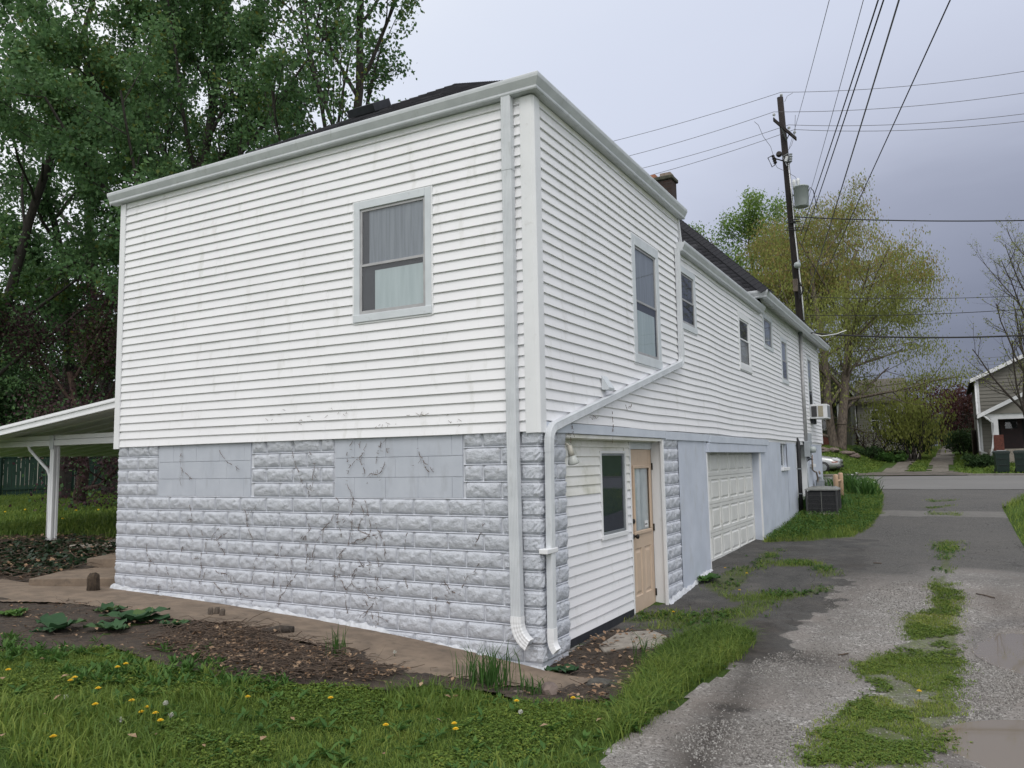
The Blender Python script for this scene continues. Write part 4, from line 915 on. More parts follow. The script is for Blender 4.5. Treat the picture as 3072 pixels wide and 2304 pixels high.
# ---------------------------------------------------------------- roofs
shm, nt, b, o = nt_new('charcoal_shingle')
a_ = nt.nodes.new('ShaderNodeAttribute'); a_.attribute_name = 'rnd'
c = rampn(nt, a_.outputs['Fac'], [(0, (.018, .019, .024)), (.6, (.030, .031, .038)), (1, (.055, .056, .064))])
c = mixc(nt, rampn(nt, noise(nt, 120, 2, .6), [(.4, (0, 0, 0)), (.7, (.5, .5, .5))]), c, (.075, .073, .075))
nt.links.new(c, b.inputs['Base Color']); b.inputs['Roughness'].default_value = .95; b.inputs['Specular IOR Level'].default_value = .15
def shingles(A, B, C, D, name='shingles', ch=.14, tw=.32, seed=0):
    A, B, C, D = (np.array(q, float) for q in (A, B, C, D)); r = np.random.default_rng(seed)
    n = np.cross(B-A, (C+D)/2-(A+B)/2); n /= np.linalg.norm(n); n = n if n[2] > 0 else -n
    H = np.linalg.norm((C+D)/2 - (A+B)/2); rows = int(H/ch); V = []; rn = []
    for k in range(rows+1):
        t0, t1 = k*ch/H, min(1, (k+1.15)*ch/H)
        if t0 >= 1: break
        l0, r0, l1, r1 = A+(C-A)*t0, B+(D-B)*t0, A+(C-A)*t1, B+(D-B)*t1; w = np.linalg.norm(r0-l0)
        nt_ = max(1, int(w/tw)); cs = np.sort(np.clip((np.arange(nt_+1) + r.uniform(-.35, .35, nt_+1))/nt_, 0, 1)); cs[0] = 0; cs[-1] = 1
        for i in range(nt_):
            h = .010 + r.uniform(0, .007)
            p = [l0+(r0-l0)*cs[i], l0+(r0-l0)*(cs[i+1]-.008/max(w, .3)), l1+(r1-l1)*(cs[i+1]-.008/max(w, .3)), l1+(r1-l1)*cs[i]]
            V.append([p[0]+n*h, p[1]+n*h, p[2]+n*.002, p[3]+n*.002, p[0]-n*.01, p[1]-n*.01]); rn.append(r.uniform(0, 1)*(.6 if r.random() < .5 else 1))
    me = quads_mesh(name, np.array(V), 6, np.array(rn), shm, [(0, 1, 2, 3), (4, 5, 1, 0), (1, 5, 2), (4, 0, 3)])
    return stuff(link(name, me, shm, roof))
ez = 5.452
EA, EB, AP = (-6.18, -.06, ez-.04), (.07, -.06, ez-.04), (-3.03, 3.36, 7.62)
roof = MB().add([(-6.18, -.05, ez-.07), (.06, -.05, ez-.07), (.06, 4.68, ez-.07), (-6.18, 4.68, ez-.07), (-3.03, 3.36, 7.58), (-3.03, 4.68, 7.58), (-6.18, -.05, ez-.10), (.06, -.05, ez-.10), (.06, 4.68, ez-.10), (-6.18, 4.68, ez-.10)],
    [(0, 1, 4), (1, 2, 5, 4), (3, 0, 4, 5), (2, 3, 5), (6, 7, 8, 9)]).build('roof', shm, house)
shingles(EA, EB, AP, AP, seed=1); shingles(EB, (.07, 4.69, ez-.04), AP, (-3.03, 4.69, 7.62), seed=2)
hip = MB(); A, B = np.array(EB), np.array(AP)
def caps(A, B, w=.14, step=.15, seed=0):
    A, B = np.array(A, float), np.array(B, float); d = (B-A)/np.linalg.norm(B-A); s = np.cross(d, (0, 0, 1)); s /= np.linalg.norm(s); L = np.linalg.norm(B-A); m = MB(); k = 0
    while k*step < L:
        p0, p1 = A+d*k*step, A+d*min(L, (k+1.25)*step)
        u = np.array((0, 0, 1.))
        m.add([p0-s*w-u*.062, p0+u*.026, p0+s*w-u*.062, p1-s*w-u*.075, p1+u*.012, p1+s*w-u*.075, p0-s*w-u*.08, p0+u*.005, p0+s*w-u*.08], [(0, 1, 4, 3), (1, 2, 5, 4), (6, 7, 1, 0), (7, 8, 2, 1)]); k += 1
    return stuff(m.build('hip_caps', shm, roof))
caps(np.array(EB)*.94+np.array(AP)*.06, AP); caps(np.array(EA)*.94+np.array(AP)*.06, AP)
# low roof over the middle part and main hip roof beyond
MB().add([(.1, 4.7, 4.925), (.1, 10.2, 4.905), (-3.03, 10.2, 5.6), (-3.03, 4.7, 5.6), (.1, 4.7, 4.89), (.1, 10.2, 4.87)], [(0, 1, 2, 3), (4, 5, 1, 0)]).build('low_roof', shm, roof)
MA, MC = np.array((OH+.03, 9.50, 5.125)), np.array((-3.03, 12.95, 8.55)); ML = np.array((-6.4, 9.50, 5.125)); MF = np.array((OH+.03, 18.9, 5.125)); MT = np.array((-3.03, 15.4, 8.55)); MLF = np.array((-6.4, 18.9, 5.125))
e_ = np.array((0, 0, .03))
MB().add([ML-e_, MA-e_, MF-e_, MLF-e_, MC-e_, MT-e_], [(0, 1, 4), (1, 2, 5, 4), (2, 3, 5), (3, 0, 4, 5), (0, 3, 2, 1)]).build('main_roof', shm, roof)
shingles(ML, MA, MC, MC, seed=3, ch=.15, tw=.34); shingles(MA, MF, MC, MT, seed=4); caps(MA, MC, .16, .17)
MB().add([(-.25, 9.55, 5.2), (.1, 9.5, 5.14), (.1, 10.1, 4.96), (-.3, 9.9, 5.1)], [(0, 1, 2, 3)]).build('flashing', black, roof)
# slanted trim that closes the tall part
MB().sweep([(-.02, -.02), (.02, -.02), (.02, .02), (-.02, .02)], [((.015, 4.61, 5.30), (0, 1, 0), (1, 0, 0)), ((.015, 4.72, 4.93), (0, 1, 0), (1, 0, 0))]).build('rake_trim', trimw, roof)
# roof vent (flat box) on the near hip
vp = ony(1110, 345, .9); t_ = (np.array(AP)-np.array(((-6.25+.14)/2, -.13, ez))); t_ /= np.linalg.norm(t_)
vc = np.array((-3.80, 2.28, 6.92))
nn = np.cross((1, 0, 0), t_); MB().sweep([(-.24, .02), (.24, .02), (.24, .13), (-.24, .13)], [(vc - t_*.22, (1, 0, 0), nn), (vc + t_*.22, (1, 0, 0), nn)]).build('roof_vent', black, roof)
# chimney
bkm, nt, b, o = nt_new('dark_chimney_brick')
br = nt.nodes.new('ShaderNodeTexBrick'); br.inputs['Scale'].default_value = 1; br.inputs['Brick Width'].default_value = .21; br.inputs['Row Height'].default_value = .072; br.inputs['Mortar Size'].default_value = .008
br.inputs['Color1'].default_value = (.030, .019, .017, 1); br.inputs['Color2'].default_value = (.048, .026, .022, 1); br.inputs['Mortar'].default_value = (.035, .032, .03, 1)
ge = nt.nodes.new('ShaderNodeNewGeometry'); sx = nt.nodes.new('ShaderNodeSeparateXYZ'); nt.links.new(ge.outputs['Position'], sx.inputs[0])
ad = nt.nodes.new('ShaderNodeMath'); ad.operation = 'ADD'; nt.links.new(sx.outputs[0], ad.inputs[0]); nt.links.new(sx.outputs[1], ad.inputs[1])
cx = nt.nodes.new('ShaderNodeCombineXYZ'); nt.links.new(ad.outputs[0], cx.inputs[0]); nt.links.new(sx.outputs[2], cx.inputs[1]); nt.links.new(cx.outputs[0], br.inputs['Vector'])
nt.links.new(br.outputs['Color'], b.inputs['Base Color']); b.inputs['Roughness'].default_value = .9; bump(nt, b, br.outputs['Fac'], -.5, .01)
cp = at(2010, 545, 21.2)
ch = MB().box(cp[0]-.75, cp[0]+.05, cp[1]-.05, cp[1]+.40, 7.0, cp[2]+.06).build('chimney', bkm, house)
MB().box(cp[0]-.80, cp[0]+.10, cp[1]-.10, cp[1]+.45, cp[2]+.061, cp[2]+.17, .02).build('chimney_cap', MAT('mossy_cap', (.085, .085, .062), (.045, .045, .035), .9, 9, .5, 30, .01), ch)
MB().box(cp[0]-.28, cp[0]+.02, cp[1], cp[1]+.3, cp[2]+.17, cp[2]+.28, .01).build('flue_tile', MAT('pale_tile', (.30, .25, .21), (.2, .16, .135), .9, 14), ch)
MB().box(cp[0]-.70, cp[0]-.40, cp[1], cp[1]+.3, cp[2]+.17, cp[2]+.29, .01).build('flue_tile', MAT('orange_tile', (.36, .16, .10), (.28, .12, .075), .9, 9), ch)
# weathered marks: dead vine stems left on the painted wall
def vine(px, seed, W=LW, n=16, step=.035, spread=.5, drift=-.2, r0=.0028, off=.006):
    r = random.Random(seed); m = MB()
    p0 = ony(px[0], px[1], 0) if W is LW else onx(px[0], px[1], 0)
    def go(s, z, ang, n_, rr, lvl):
        for i in range(n_):                                     # broken runs: only pieces of the stem are left
            ang += r.uniform(-spread, spread) + drift*.02; ds, dz = math.sin(ang)*step, math.cos(ang)*step
            if z+dz > 2.085 and W is LW: break
            if r.random() < .62: m.tube([W(s, off, z), W(s+ds*.5+r.uniform(-.004, .004), off+.001, z+dz*.5), W(s+ds, off, z+dz)], rr*r.uniform(.5, 1.2), 4)
            for _ in range(r.choice([0, 0, 1, 2])):
                a2 = ang + r.choice([-1, 1])*r.uniform(.5, 1.5); l2 = r.uniform(.008, .03); q0 = r.uniform(-.02, .02); m.tube([W(s+q0, off, z), W(s+q0+math.sin(a2)*l2, off, z+math.cos(a2)*l2)], rr*.5, 3)
            s += ds; z += dz
            if lvl < 1 and r.random() < .10: go(s, z, ang + r.choice([-1, 1])*r.uniform(.4, 1.0), max(3, n_//2), rr*.7, lvl+1)
    go(p0[0] if W is LW else p0[1], p0[2], math.pi + r.uniform(-.5, .5) if drift < 0 else r.uniform(-.5, .5), n, r0, 0)
    o = m.build('dead_vine', vinem); tag(o, 'thin dry brown vine stem clinging to the painted block wall', 'vine', 'dead vine stems on the block wall'); return o
VN = [((545, 1360), 12, -1), ((930, 1300+55), 10, -1), ((660, 1350), 12, -1), ((570, 1515), 7, -1), ((605, 1580), 16, -1), ((760, 1640), 14, 1), ((1100, 1330), 14, -1), ((1160, 1345), 12, -1), ((1255, 1345), 8, -1), ((1095, 1500), 18, -1),
      ((440, 1625), 10, -1), ((500, 1700), 10, -1), ((600, 1760), 12, 1), ((780, 1660), 10, -1), ((820, 1760), 14, 1), ((835, 1840), 16, 1), ((1040, 1770), 12, 1), ((1045, 1840), 14, 1), ((1330, 1730), 6, -1), ((1310, 1780), 5, -1), ((1290, 1815), 5, -1), ((880, 1345), 12, -1), ((640, 1720), 8, -1), ((700, 1730), 9, -1), ((930, 1700), 8, 1)]
rv_ = random.Random(77)
VN += [((rv_.gauss(1090, 45), rv_.uniform(1340, 1800)), rv_.randint(8, 16), rv_.choice([-1, 1])) for _ in range(16)] + [((rv_.uniform(380, 1480), rv_.uniform(1550, 1780)), rv_.randint(4, 10), rv_.choice([-1, 1])) for _ in range(18)]
for i, (px, n, dr) in enumerate(VN): vine(px, 40+i, n=n, drift=dr, r0=.0034)
for i, (u, v) in enumerate([(1700, 1262), (1760, 1245), (1830, 1235), (1650, 1275), (1870, 1215)]):
    o = vine((u, v), 90+i, RW, 9, .03, .9, -1, .003, .028)
    o['label'] = 'wispy dead vine remnant hanging over the skirt board under the siding'; o['group'] = 'dead vine remnants on the skirt board'

for i, (u, v) in enumerate([(1165, 1268), (830, 1245), (1240, 1255), (930, 1258), (1010, 1240), (1360, 1262)]):
    q_ = ony(u, v, 0); r_ = random.Random(700+i); m = MB()
    for k in range(6):
        a_0 = (q_[0]+r_.uniform(-.16, .16), -.024, q_[2]+r_.uniform(-.05, .05)); m.tube([a_0, (a_0[0]+r_.uniform(-.05, .05), -.025, a_0[2]+r_.uniform(-.04, .03))], .0016, 4)
    o = m.build('dead_vine', vinem); tag(o, 'dark specks of dead vine stuck to the lowest siding boards', 'vine', 'vine specks on the siding')
# ================================================================== STEPS, STUMP, CARPORT, YARD FENCE
def prism(name, poly, z0, z1, mat, bev=.012):
    n = len(poly); m = MB().add([(x, y, z0) for x, y in poly] + [(x, y, z1) for x, y in poly], [tuple(range(n-1, -1, -1)), tuple(range(n, 2*n))] + [(i, (i+1) % n, n+(i+1) % n, n+i) for i in range(n)])
    o = m.build(name, mat); md = o.modifiers.new('bevel', 'BEVEL'); md.width = bev; md.segments = 2; return o
tag(prism('concrete_step', [(-7.18, -.44), (-6.13, .08), (-6.13, 1.25), (-7.8, .75)], .0, .43, concrete), 'lowest worn tan concrete step beside the block wall', 'step')
tag(prism('concrete_step', [(-7.56, .58), (-6.13, 1.05), (-6.13, 2.5), (-8.2, 1.9)], .0, .555, concrete), 'upper tan concrete step tight against the block wall', 'step')
tag(prism('landing_slab', [(-9.3, 1.40), (-6.2, 2.3), (-6.2, 5.0), (-10.0, 4.0)], .2, .60, concrete_g), 'pale concrete landing slab under the carport roof', 'slab')
p = np.array((-6.13, -.25, .31))
st = MB(); n = 14
prof = [(.072, -.05), (.072, .08), (.07, .15), (.062, .195), (.035, .215), (.01, .22)]
st.lathe((p[0], p[1], p[2]), prof, n); o = st.build('wooden_stump', MAT('rotten_wood', (.085, .062, .042), (.035, .026, .02), .95, 12, .9, 40, .02, stretch=(5, 5, .7)), None, True)
rr_ = random.Random(2)
for v_ in o.data.vertices: v_.co.x += rr_.uniform(-.012, .012); v_.co.y += rr_.uniform(-.012, .012); v_.co.z += rr_.uniform(-.01, .012)
tag(o, 'short rotten wooden post stump standing by the lowest step', 'stump')
# carport / patio awning
pb = at(155, 1627, 13.6); py = float(pb[1]); zb = gf(pb[0], py)
def awn(u, v): return ony(u, v, py-.7)
R_, L_ = awn(345, 1195), awn(0, 1281); sl = (R_[2]-L_[2])/(R_[0]-L_[0])
zat = lambda x: L_[2] + (x-L_[0])*sl
cpz = empty('carport', 'white metal carport awning on a slim post beside the house', 'carport')
x0, x1 = -14.5, -6.16; y0 = py-.7; y1 = y0+5.6
def slab_s(name, ya, yb, dz0, dz1, mat, xa=x0, xb=x1): return MB().add([(xa, ya, zat(xa)+dz0), (xb, ya, zat(xb)+dz0), (xb, yb, zat(xb)+dz0), (xa, yb, zat(xa)+dz0), (xa, ya, zat(xa)+dz1), (xb, ya, zat(xb)+dz1), (xb, yb, zat(xb)+dz1), (xa, yb, zat(xa)+dz1)], [(0, 3, 2, 1), (4, 5, 6, 7), (0, 1, 5, 4), (1, 2, 6, 5), (2, 3, 7, 6), (3, 0, 4, 7)]).build(name, mat, cpz)
slab_s('roof_panel', y0+.02, y1, -.06, -.02, trimw)
slab_s('fascia', y0-.03, y0+.018, -.155, 0, trimw); slab_s('fascia_rib', y0-.05, y0-.031, -.06, -.035, trimw); slab_s('fascia_rib', y0-.045, y0-.031, -.155, -.135, trimw)
for i in range(12):
    yy = y0+.35+i*.4; slab_s('roof_rib', yy, yy+.03, -.085, -.0605, trimw)
bmz = zat(pb[0])-.17
m = MB(); m.box(x0+.3, x1-.1, py-.06, py+.06, bmz-.20, bmz-.10, .005); m.build('beam', trimw, cpz)
m = MB(); m.box(x0+.3, x1-.1, py-.045, py+.045, bmz-.095, bmz-.02, .005); m.build('beam', trimw, cpz)
m = MB(); w = .055; m.sweep([(-w, -w), (-w, -.02), (-w+.012, -.012), (-w+.012, .012), (-w, .02), (-w, w), (-.02, w), (-.012, w-.012), (.012, w-.012), (.02, w), (w, w), (w, .02), (w-.012, .012), (w-.012, -.012), (w, -.02), (w, -w), (.02, -w), (.012, -w+.012), (-.012, -w+.012), (-.02, -w)], [((pb[0], py, zb-.1), (1, 0, 0), (0, 1, 0)), ((pb[0], py, bmz-.202), (1, 0, 0), (0, 1, 0))]); m.build('post', trimw, cpz)
m = MB(); m.box(pb[0]-.06, pb[0]+.06, py-.075, py-.0605, bmz-.26, bmz-.02, .003); m.build('bracket', alum, cpz)
q0 = ony(75, 1280, py-.1); dsp = [(q0[0], py-.02, bmz-.06), (q0[0], py-.02, bmz-.19), (q0[0]+.05, py-.02, bmz-.26), (pb[0]-.16, py-.02, bmz-.62), (pb[0]-.10, py-.02, bmz-.72), (pb[0]-.10, py-.02, zb+.1)]
m = MB(); m.tube(dsp, .028, 8); m.build('downspout', trimw, cpz, True)
# green board fence at the back of the yard
F0, F1 = gp(0, 1482), gp(350, 1466)
fence = empty('board_fence', 'tall dark green painted board fence across the back yard', 'fence')
F0 = at(-60, 1482, 30.5); F1 = at(420, 1466, 33.5); fd = F1[:2]-F0[:2]; fl_ = np.linalg.norm(fd); fd = fd/fl_; fn = np.array((fd[1], -fd[0])); ang = math.atan2(fd[1], fd[0]); rf = random.Random(4)
bme = MB().box(-.068, .068, -.012, .012, 0, 1.85, .004).mesh('fence_board'); bme.materials.append(fenceg)
nb = int(fl_/.145)
for i in range(nb):
    x, y = F0[:2]+fd*(i+.5)*.145; inst('board', bme, (x, y, gf(x, y)+.03+rf.uniform(-.02, .02)), fence, (rf.uniform(-.006, .006), rf.uniform(-.008, .008), ang), (1, 1, rf.uniform(.985, 1.02)))
for z in (.35, 1.62):
    a = F0[:2]-fn*-.04; b2 = F1[:2]-fn*-.04
    MB().sweep([(-.02, -.045), (.02, -.045), (.02, .045), (-.02, .045)], [((*a, gf(*a)+z), (*fn, 0), (0, 0, 1)), ((*b2, gf(*b2)+z), (*fn, 0), (0, 0, 1))]).build('rail', fenceg, fence)
pme = MB().box(-.05, .05, -.05, .05, -.2, 1.9, .005).mesh('fence_post'); pme.materials.append(fenceg)
for i in range(int(fl_/2.4)+1):
    x, y = F0[:2]+fd*(i*2.4+.6)+fn*.11; inst('post', pme, (x, y, gf(x, y)), fence, (0, 0, ang))

# ================================================================== CONDENSER AND BOLLARDS
acp = gp(2472, 1543); az = acp[2]; ax, ay = float(acp[0]), float(acp[1])+.35
ac = empty('air_condenser', 'dark grey square air conditioning condenser in the weeds by the wall', 'air conditioner')
S_ = .37
MB().box(ax-S_-.04, ax+S_+.04, ay-S_-.04, ay+S_+.04, az-.1, az+.04, .01).build('pad', concrete_g, ac)
MB().box(ax-S_+.03, ax+S_-.03, ay-S_+.03, ay+S_-.03, az+.05, az+.62).build('coil', interior, ac)
def lame(a, b_): return MB().box(-S_, S_, -.006, .006, a, b_, .003)
lm = MB().box(-S_+.02, S_-.02, -.004, .004, 0, .012).mesh('louvre'); lm.materials.append(acm)
for i in range(22):
    for k in range(4): inst('louvre', lm, (ax+math.sin(k*math.pi/2)*(S_-.005), ay-math.cos(k*math.pi/2)*(S_-.005), az+.07+i*.025), ac, (0, 0, k*math.pi/2))
for k in range(4):
    cx_, cy_ = ((-1, -1), (1, -1), (1, 1), (-1, 1))[k]; MB().box(ax+cx_*S_-.025, ax+cx_*S_+.025, ay+cy_*S_-.025, ay+cy_*S_+.025, az+.045, az+.645, .012).build('corner_post', acm, ac)
for j in range(1, 5):
    MB().box(ax-S_, ax+S_, ay-S_-.012, ay-S_-.0035, az+.05+j*.115, az+.062+j*.115).build('grille_band', acm, ac)
MB().box(ax-.006, ax+.006, ay-S_-.014, ay-S_-.0125, az+.06, az+.63).build('grille_band', actop, ac)
MB().box(ax-S_-.03, ax+S_+.03, ay-S_-.03, ay+S_+.03, az+.03, az+.062, .01).build('base_pan', actop, ac)
t = MB(); t.sweep([(-S_-.035, 0), (S_+.035, 0), (S_+.035, .035), (S_-.05, .085), (-S_+.05, .085), (-S_-.035, .035)], [((ax, ay-S_-.035, az+.64), (1, 0, 0), (0, 0, 1)), ((ax, ay-S_+.04, az+.64), (1, 0, 0), (0, 0, 1))])
t = MB(); a0 = S_+.035; a1 = S_-.07
vs = [(ax+sx_*a0, ay+sy_*a0, az+.645) for sx_, sy_ in ((-1, -1), (1, -1), (1, 1), (-1, 1))] + [(ax+sx_*a0, ay+sy_*a0, az+.675) for sx_, sy_ in ((-1, -1), (1, -1), (1, 1), (-1, 1))] + [(ax+sx_*a1, ay+sy_*a1, az+.735) for sx_, sy_ in ((-1, -1), (1, -1), (1, 1), (-1, 1))] + [(ax+sx_*(a1-.03), ay+sy_*(a1-.03), az+.72) for sx_, sy_ in ((-1, -1), (1, -1), (1, 1), (-1, 1))]
fs = [(3, 2, 1, 0)] + [(k*4+e_i, k*4+(e_i+1) % 4, k*4+4+(e_i+1) % 4, k*4+4+e_i) for k in range(3) for e_i in range(4)]
t.add(vs, fs).build('top_cover', actop, ac)
m = MB()
for r_ in (.06, .13, .20, .27): m.tube([(ax+r_*math.cos(t_), ay+r_*math.sin(t_), az+.735) for t_ in np.linspace(0, 2*math.pi, 25)], .005, 5, False)
for k in range(8): m.tube([(ax, ay, az+.74), (ax+.29*math.cos(k*math.pi/4), ay+.29*math.sin(k*math.pi/4), az+.73)], .004, 5)
m.build('fan_guard', actop, ac)
ac.scale = (.9, .9, .9); ac.location = (ax*.1, ay*.1-.3, az*.1-.0)

for i, (u, v, D, lab, top) in enumerate([(2506, 1423, 22.2, 'shorter tan-painted steel bollard behind the air condenser', 0), (2521, 1418, 22.9, 'taller tan-painted steel bollard joined by a crossbar stub', 1)]):
    q = at(u, v, D); gz_ = gf(q[0], q[1]); r_ = .068
    bo = empty('bollard', lab, 'bollard')
    MB().lathe((q[0], q[1], gz_-.1), [(r_, 0), (r_, q[2]-gz_+.06), (r_*.93, q[2]-gz_+.085), (r_*.5, q[2]-gz_+.1), (.005, q[2]-gz_+.103)], 18).build('post', bolm, bo, True)
    if i == 1:
        p1 = at(2506, 1423, 22.2); zc_ = q[2]-.22
        m = MB(); m.tube([(q[0], q[1], zc_), (q[0]*.25+p1[0]*.75, q[1]*.25+p1[1]*.75, zc_)], .035, 10); m.build('crossbar', bolm, bo, True)

# ================================================================== UTILITY POLE AND LINES
PD = 28.0
b0, t0 = at(2397, 905, PD), at(2340, 292, PD); dirp = (t0-b0)/(t0-b0)[2]; base = b0 - dirp*(b0[2]-gf(b0[0], b0[1])+.3)
pole = empty('utility_pole', 'dark creosoted wooden utility pole with transformer and short crossarm', 'utility pole')
on = lambda z: base + dirp*(z-base[2])
MB().tube([base, on(4), on(8), on(11), t0], [.17, .155, .135, .12, .105], 14).build('shaft', creo, pole, True)
def P_at(u, v, dz=0): return at(u, v, PD+dz)
a, c_ = P_at(2320, 358, -.25), P_at(2389, 417, -.35); d = (c_-a)/np.linalg.norm(c_-a)
MB().sweep([(-.05, -.06), (.05, -.06), (.05, .06), (-.05, .06)], [(a, np.cross(d, (0, 0, 1)), (0, 0, 1)), (c_, np.cross(d, (0, 0, 1)), (0, 0, 1))]).build('crossarm', creo, pole)
MB().tube([P_at(2369, 400, -.3), P_at(2359, 421, -.12)], .02, 6).build('brace', steel, pole); MB().tube([P_at(2345, 383, -.3), P_at(2359, 421, -.12)], .02, 6).build('brace', steel, pole)
insm = MB().lathe((0, 0, 0), [(.03, -.18), (.03, 0), (.09, .02), (.10, .05), (.05, .07), (.085, .09), (.085, .12), (.03, .16)], 12).mesh('insulator'); insm.materials.append(porcelain)
INS = {'top': P_at(2344, 288), 'w2': P_at(2322, 347, -.25), 'w3': P_at(2367, 386, -.3), 'w4': P_at(2384, 400, -.33)}
for k, q in INS.items(): inst('insulator', insm, q, pole, (0, 0, 0), (.55, .55, .55))
MB().tube([P_at(2344, 291), P_at(2346, 318, -.05)], .02, 6).build('insulator_pin', steel, pole)
# transformer can
tq = P_at(2404, 590, -.45); tc_ = np.array((tq[0], tq[1], tq[2]))
MB().lathe(tc_ - np.array((0, 0, .35)), [(.22, -.02), (.235, 0), (.255, .66), (.27, .665), (.27, .70), (.24, .72), (.12, .75)], 24).build('transformer', xfmr, pole, True)
tr_ = pole.children[-1]
for (du, dv) in ((2382, 549), (2394, 545)):
    q = P_at(du, dv, -.45); MB().lathe(q-np.array((0, 0, .12)), [(.04, -.08), (.05, .0), (.06, .02), (.055, .05), (.065, .07), (.06, .1), (.066, .12), (.06, .22), (.02, .25)], 12).build('bushing', porcelain, tr_, True)
for zz in (.05, .45): MB().tube([tc_+np.array((0, 0, zz-.3)), on(tc_[2]+zz-.3)], .035, 6).build('hanger', steel, tr_)
m = MB(); m.tube([P_at(2425, 575, -.5), P_at(2430, 562, -.55), P_at(2440, 572, -.6), P_at(2447, 605, -.6), P_at(2452, 631, -.6)], .015, 6); m.build('lead', wirem, tr_)
# fuse cutouts
for (pts, nm) in (([(2320, 468), (2326, 476), (2330, 486)], 0), ([(2372, 458), (2370, 472), (2366, 482)], 1)):
    q = P_at(*pts[1], -.3); m = MB(); m.lathe(q+np.array((0, 0, -.18)), [(.04, 0), (.07, .04), (.045, .08), (.07, .12), (.045, .16), (.07, .2), (.045, .24), (.06, .3)], 10, (-.25 if nm == 0 else .1, 0, 1)); m.tube([q+np.array((-.05, 0, .15)), q+np.array((-.25, 0, .08)), q+np.array((-.12, 0, -.28)), q+np.array((0, 0, -.2))], .02, 6)
    m.tube([q, on(q[2])], .022, 6); m.build('fuse_cutout', steel if nm else darkm, pole)
m = MB(); m.lathe(P_at(2337, 462, -.25), [(.10, -.06), (.11, 0), (.08, .06)], 12, (0, -1, .2)); m.build('arrester', darkm, pole)
m = MB(); m.tube([P_at(2362, 470, -.2), P_at(2357, 485, -.2)], .06, 10); m.build('arrester', porcelain, pole)
def sag(p, q, s, n=24, r=.012):
    p, q = np.array(p, float), np.array(q, float); return [p+(q-p)*t - np.array((0, 0, s*4*t*(1-t))) for t in np.linspace(0, 1, n)]
m = MB()
for pts in ([(2263, 365), (2275, 375), (2290, 410), (2312, 440), (2319, 463)], [(2326, 492), (2332, 503), (2350, 511)], [(2366, 519), (2385, 530), (2392, 540)], [(2386, 345), (2385, 375), (2386, 395), (2375, 435), (2364, 452)], [(2378, 279), (2362, 288), (2354, 305)]): m.tube([P_at(u, v, -.35) for u, v in pts], .008, 5)
m.build('jumper_wire', wireg, pole)
m = MB(); m.tube([P_at(2365, 490, -.14), P_at(2377, 600, -.14), P_at(2385, 700, -.15), P_at(2396, 800, -.16), P_at(2407, 900, -.16), P_at(2412, 960, -.16)], .022, 8); m.build('conduit', trimw, pole, True)
rw = random.Random(8)
for (u, v) in ((2372, 668), (2388, 665), (2370, 690), (2392, 690)): q = P_at(u, v, -.2); MB().tube([q-RT*.16, q+RT*.16], .02, 6).build('cable_clamp', wirem, pole); MB().tube([q-RT*.1+np.array((0, 0, .08)), q+RT*.1+np.array((0, 0, .08))], .018, 6).build('cable_clamp', wirem, pole)
for k in range(5): MB().tube([P_at(2400+rw.uniform(-6, 14), 860+rw.uniform(-20, 40), -.3) for _ in range(5)], .012, 5).build('slack_cable', wirem, pole)
m = MB(); q = P_at(2392, 793, -.3); m.lathe(q, [(.03, -.14), (.10, -.10), (.12, -.02), (.10, .05), (.04, .08)], 12); m.build('splice_case', xfmr, pole, True)
m = MB(); q = P_at(2386, 850, -.2); m.box(q[0]-.08, q[0]+.08, q[1]-.06, q[1]+.06, q[2]-.3, q[2]+.15, .01); m.build('pole_box', bark_w, pole)
GW = 'overhead wires along the street'
def wire(pts, r, mat, lab, grp, nm='overhead_wire'): o = MB().tube(pts, r, 6).build(nm, mat, None, True); return tag(o, lab, 'wire', grp)
py_ = t0[1]
for k, (ul, vl, ur, vr, lab) in {'top': (1810, 405, 3200, 150, 'topmost bare wire crossing the sky over the pole tip'), 'w2': (1853, 450, 3200, 216, 'bare wire on the outer crossarm insulator of the pole'), 'w3': (1895, 486, 3200, 282, 'bare wire on the middle insulator of the crossarm'), 'w4': (1925, 506, 3200, 306, 'lowest bare wire on the inner end of the crossarm')}.items():
    q = INS[k] + np.array((0, 0, .14)); l_ = ony(ul, vl, q[1]-.3); r2 = ony(ur, vr, q[1]+.5)
    le = q+(l_-q)*2.2; re = q+(r2-q)*1.5
    wire(sag(le, q, .35) + sag(q, re, .5)[1:], .0085, wireg, lab, None)
# service and trunk cables running from the pole toward the viewer
for i, (uv, tops, r, mat, lab, Dt) in enumerate([((2367, 446), (2478, 0), .006, wireg, 'thin steep wire rising from the fuse cutouts', 13), ((2412, 640), (2579, 0), .006, wireg, 'thin grey guy-like wire beside the twisted cables', 12),
        ((2401, 705), (2621, 0), .012, wirem, 'inner thick black twisted cable climbing from the pole', 11.5), ((2404, 737), (2637, 0), .012, wirem, 'outer thick black twisted cable climbing from the pole', 11.5), ((2420, 895), (2682, 0), .012, wireg, 'grey lashed trunk cable climbing steeply from the pole', 10), ((2425, 930), (2844, 0), .009, wirem, 'straight black cable climbing furthest from the pole', 9.0)]):
    p0_ = P_at(*uv, -.1); p1_ = at(*tops, Dt); e2 = p0_ + (p1_-p0_)*1.9; wire(sag(p0_, e2, .18 if i < 5 else .05, 30), r, mat, lab, None)
l_ = P_at(2372, 650, -.1); r2 = ony(3300, 655, l_[1]+1); wire(sag(l_, r2, .12, 30), .02, wirem, 'wavy black cable leaving the pole level with the treetops', None)
ev = np.array((OH+.02, 15.2, 5.02))
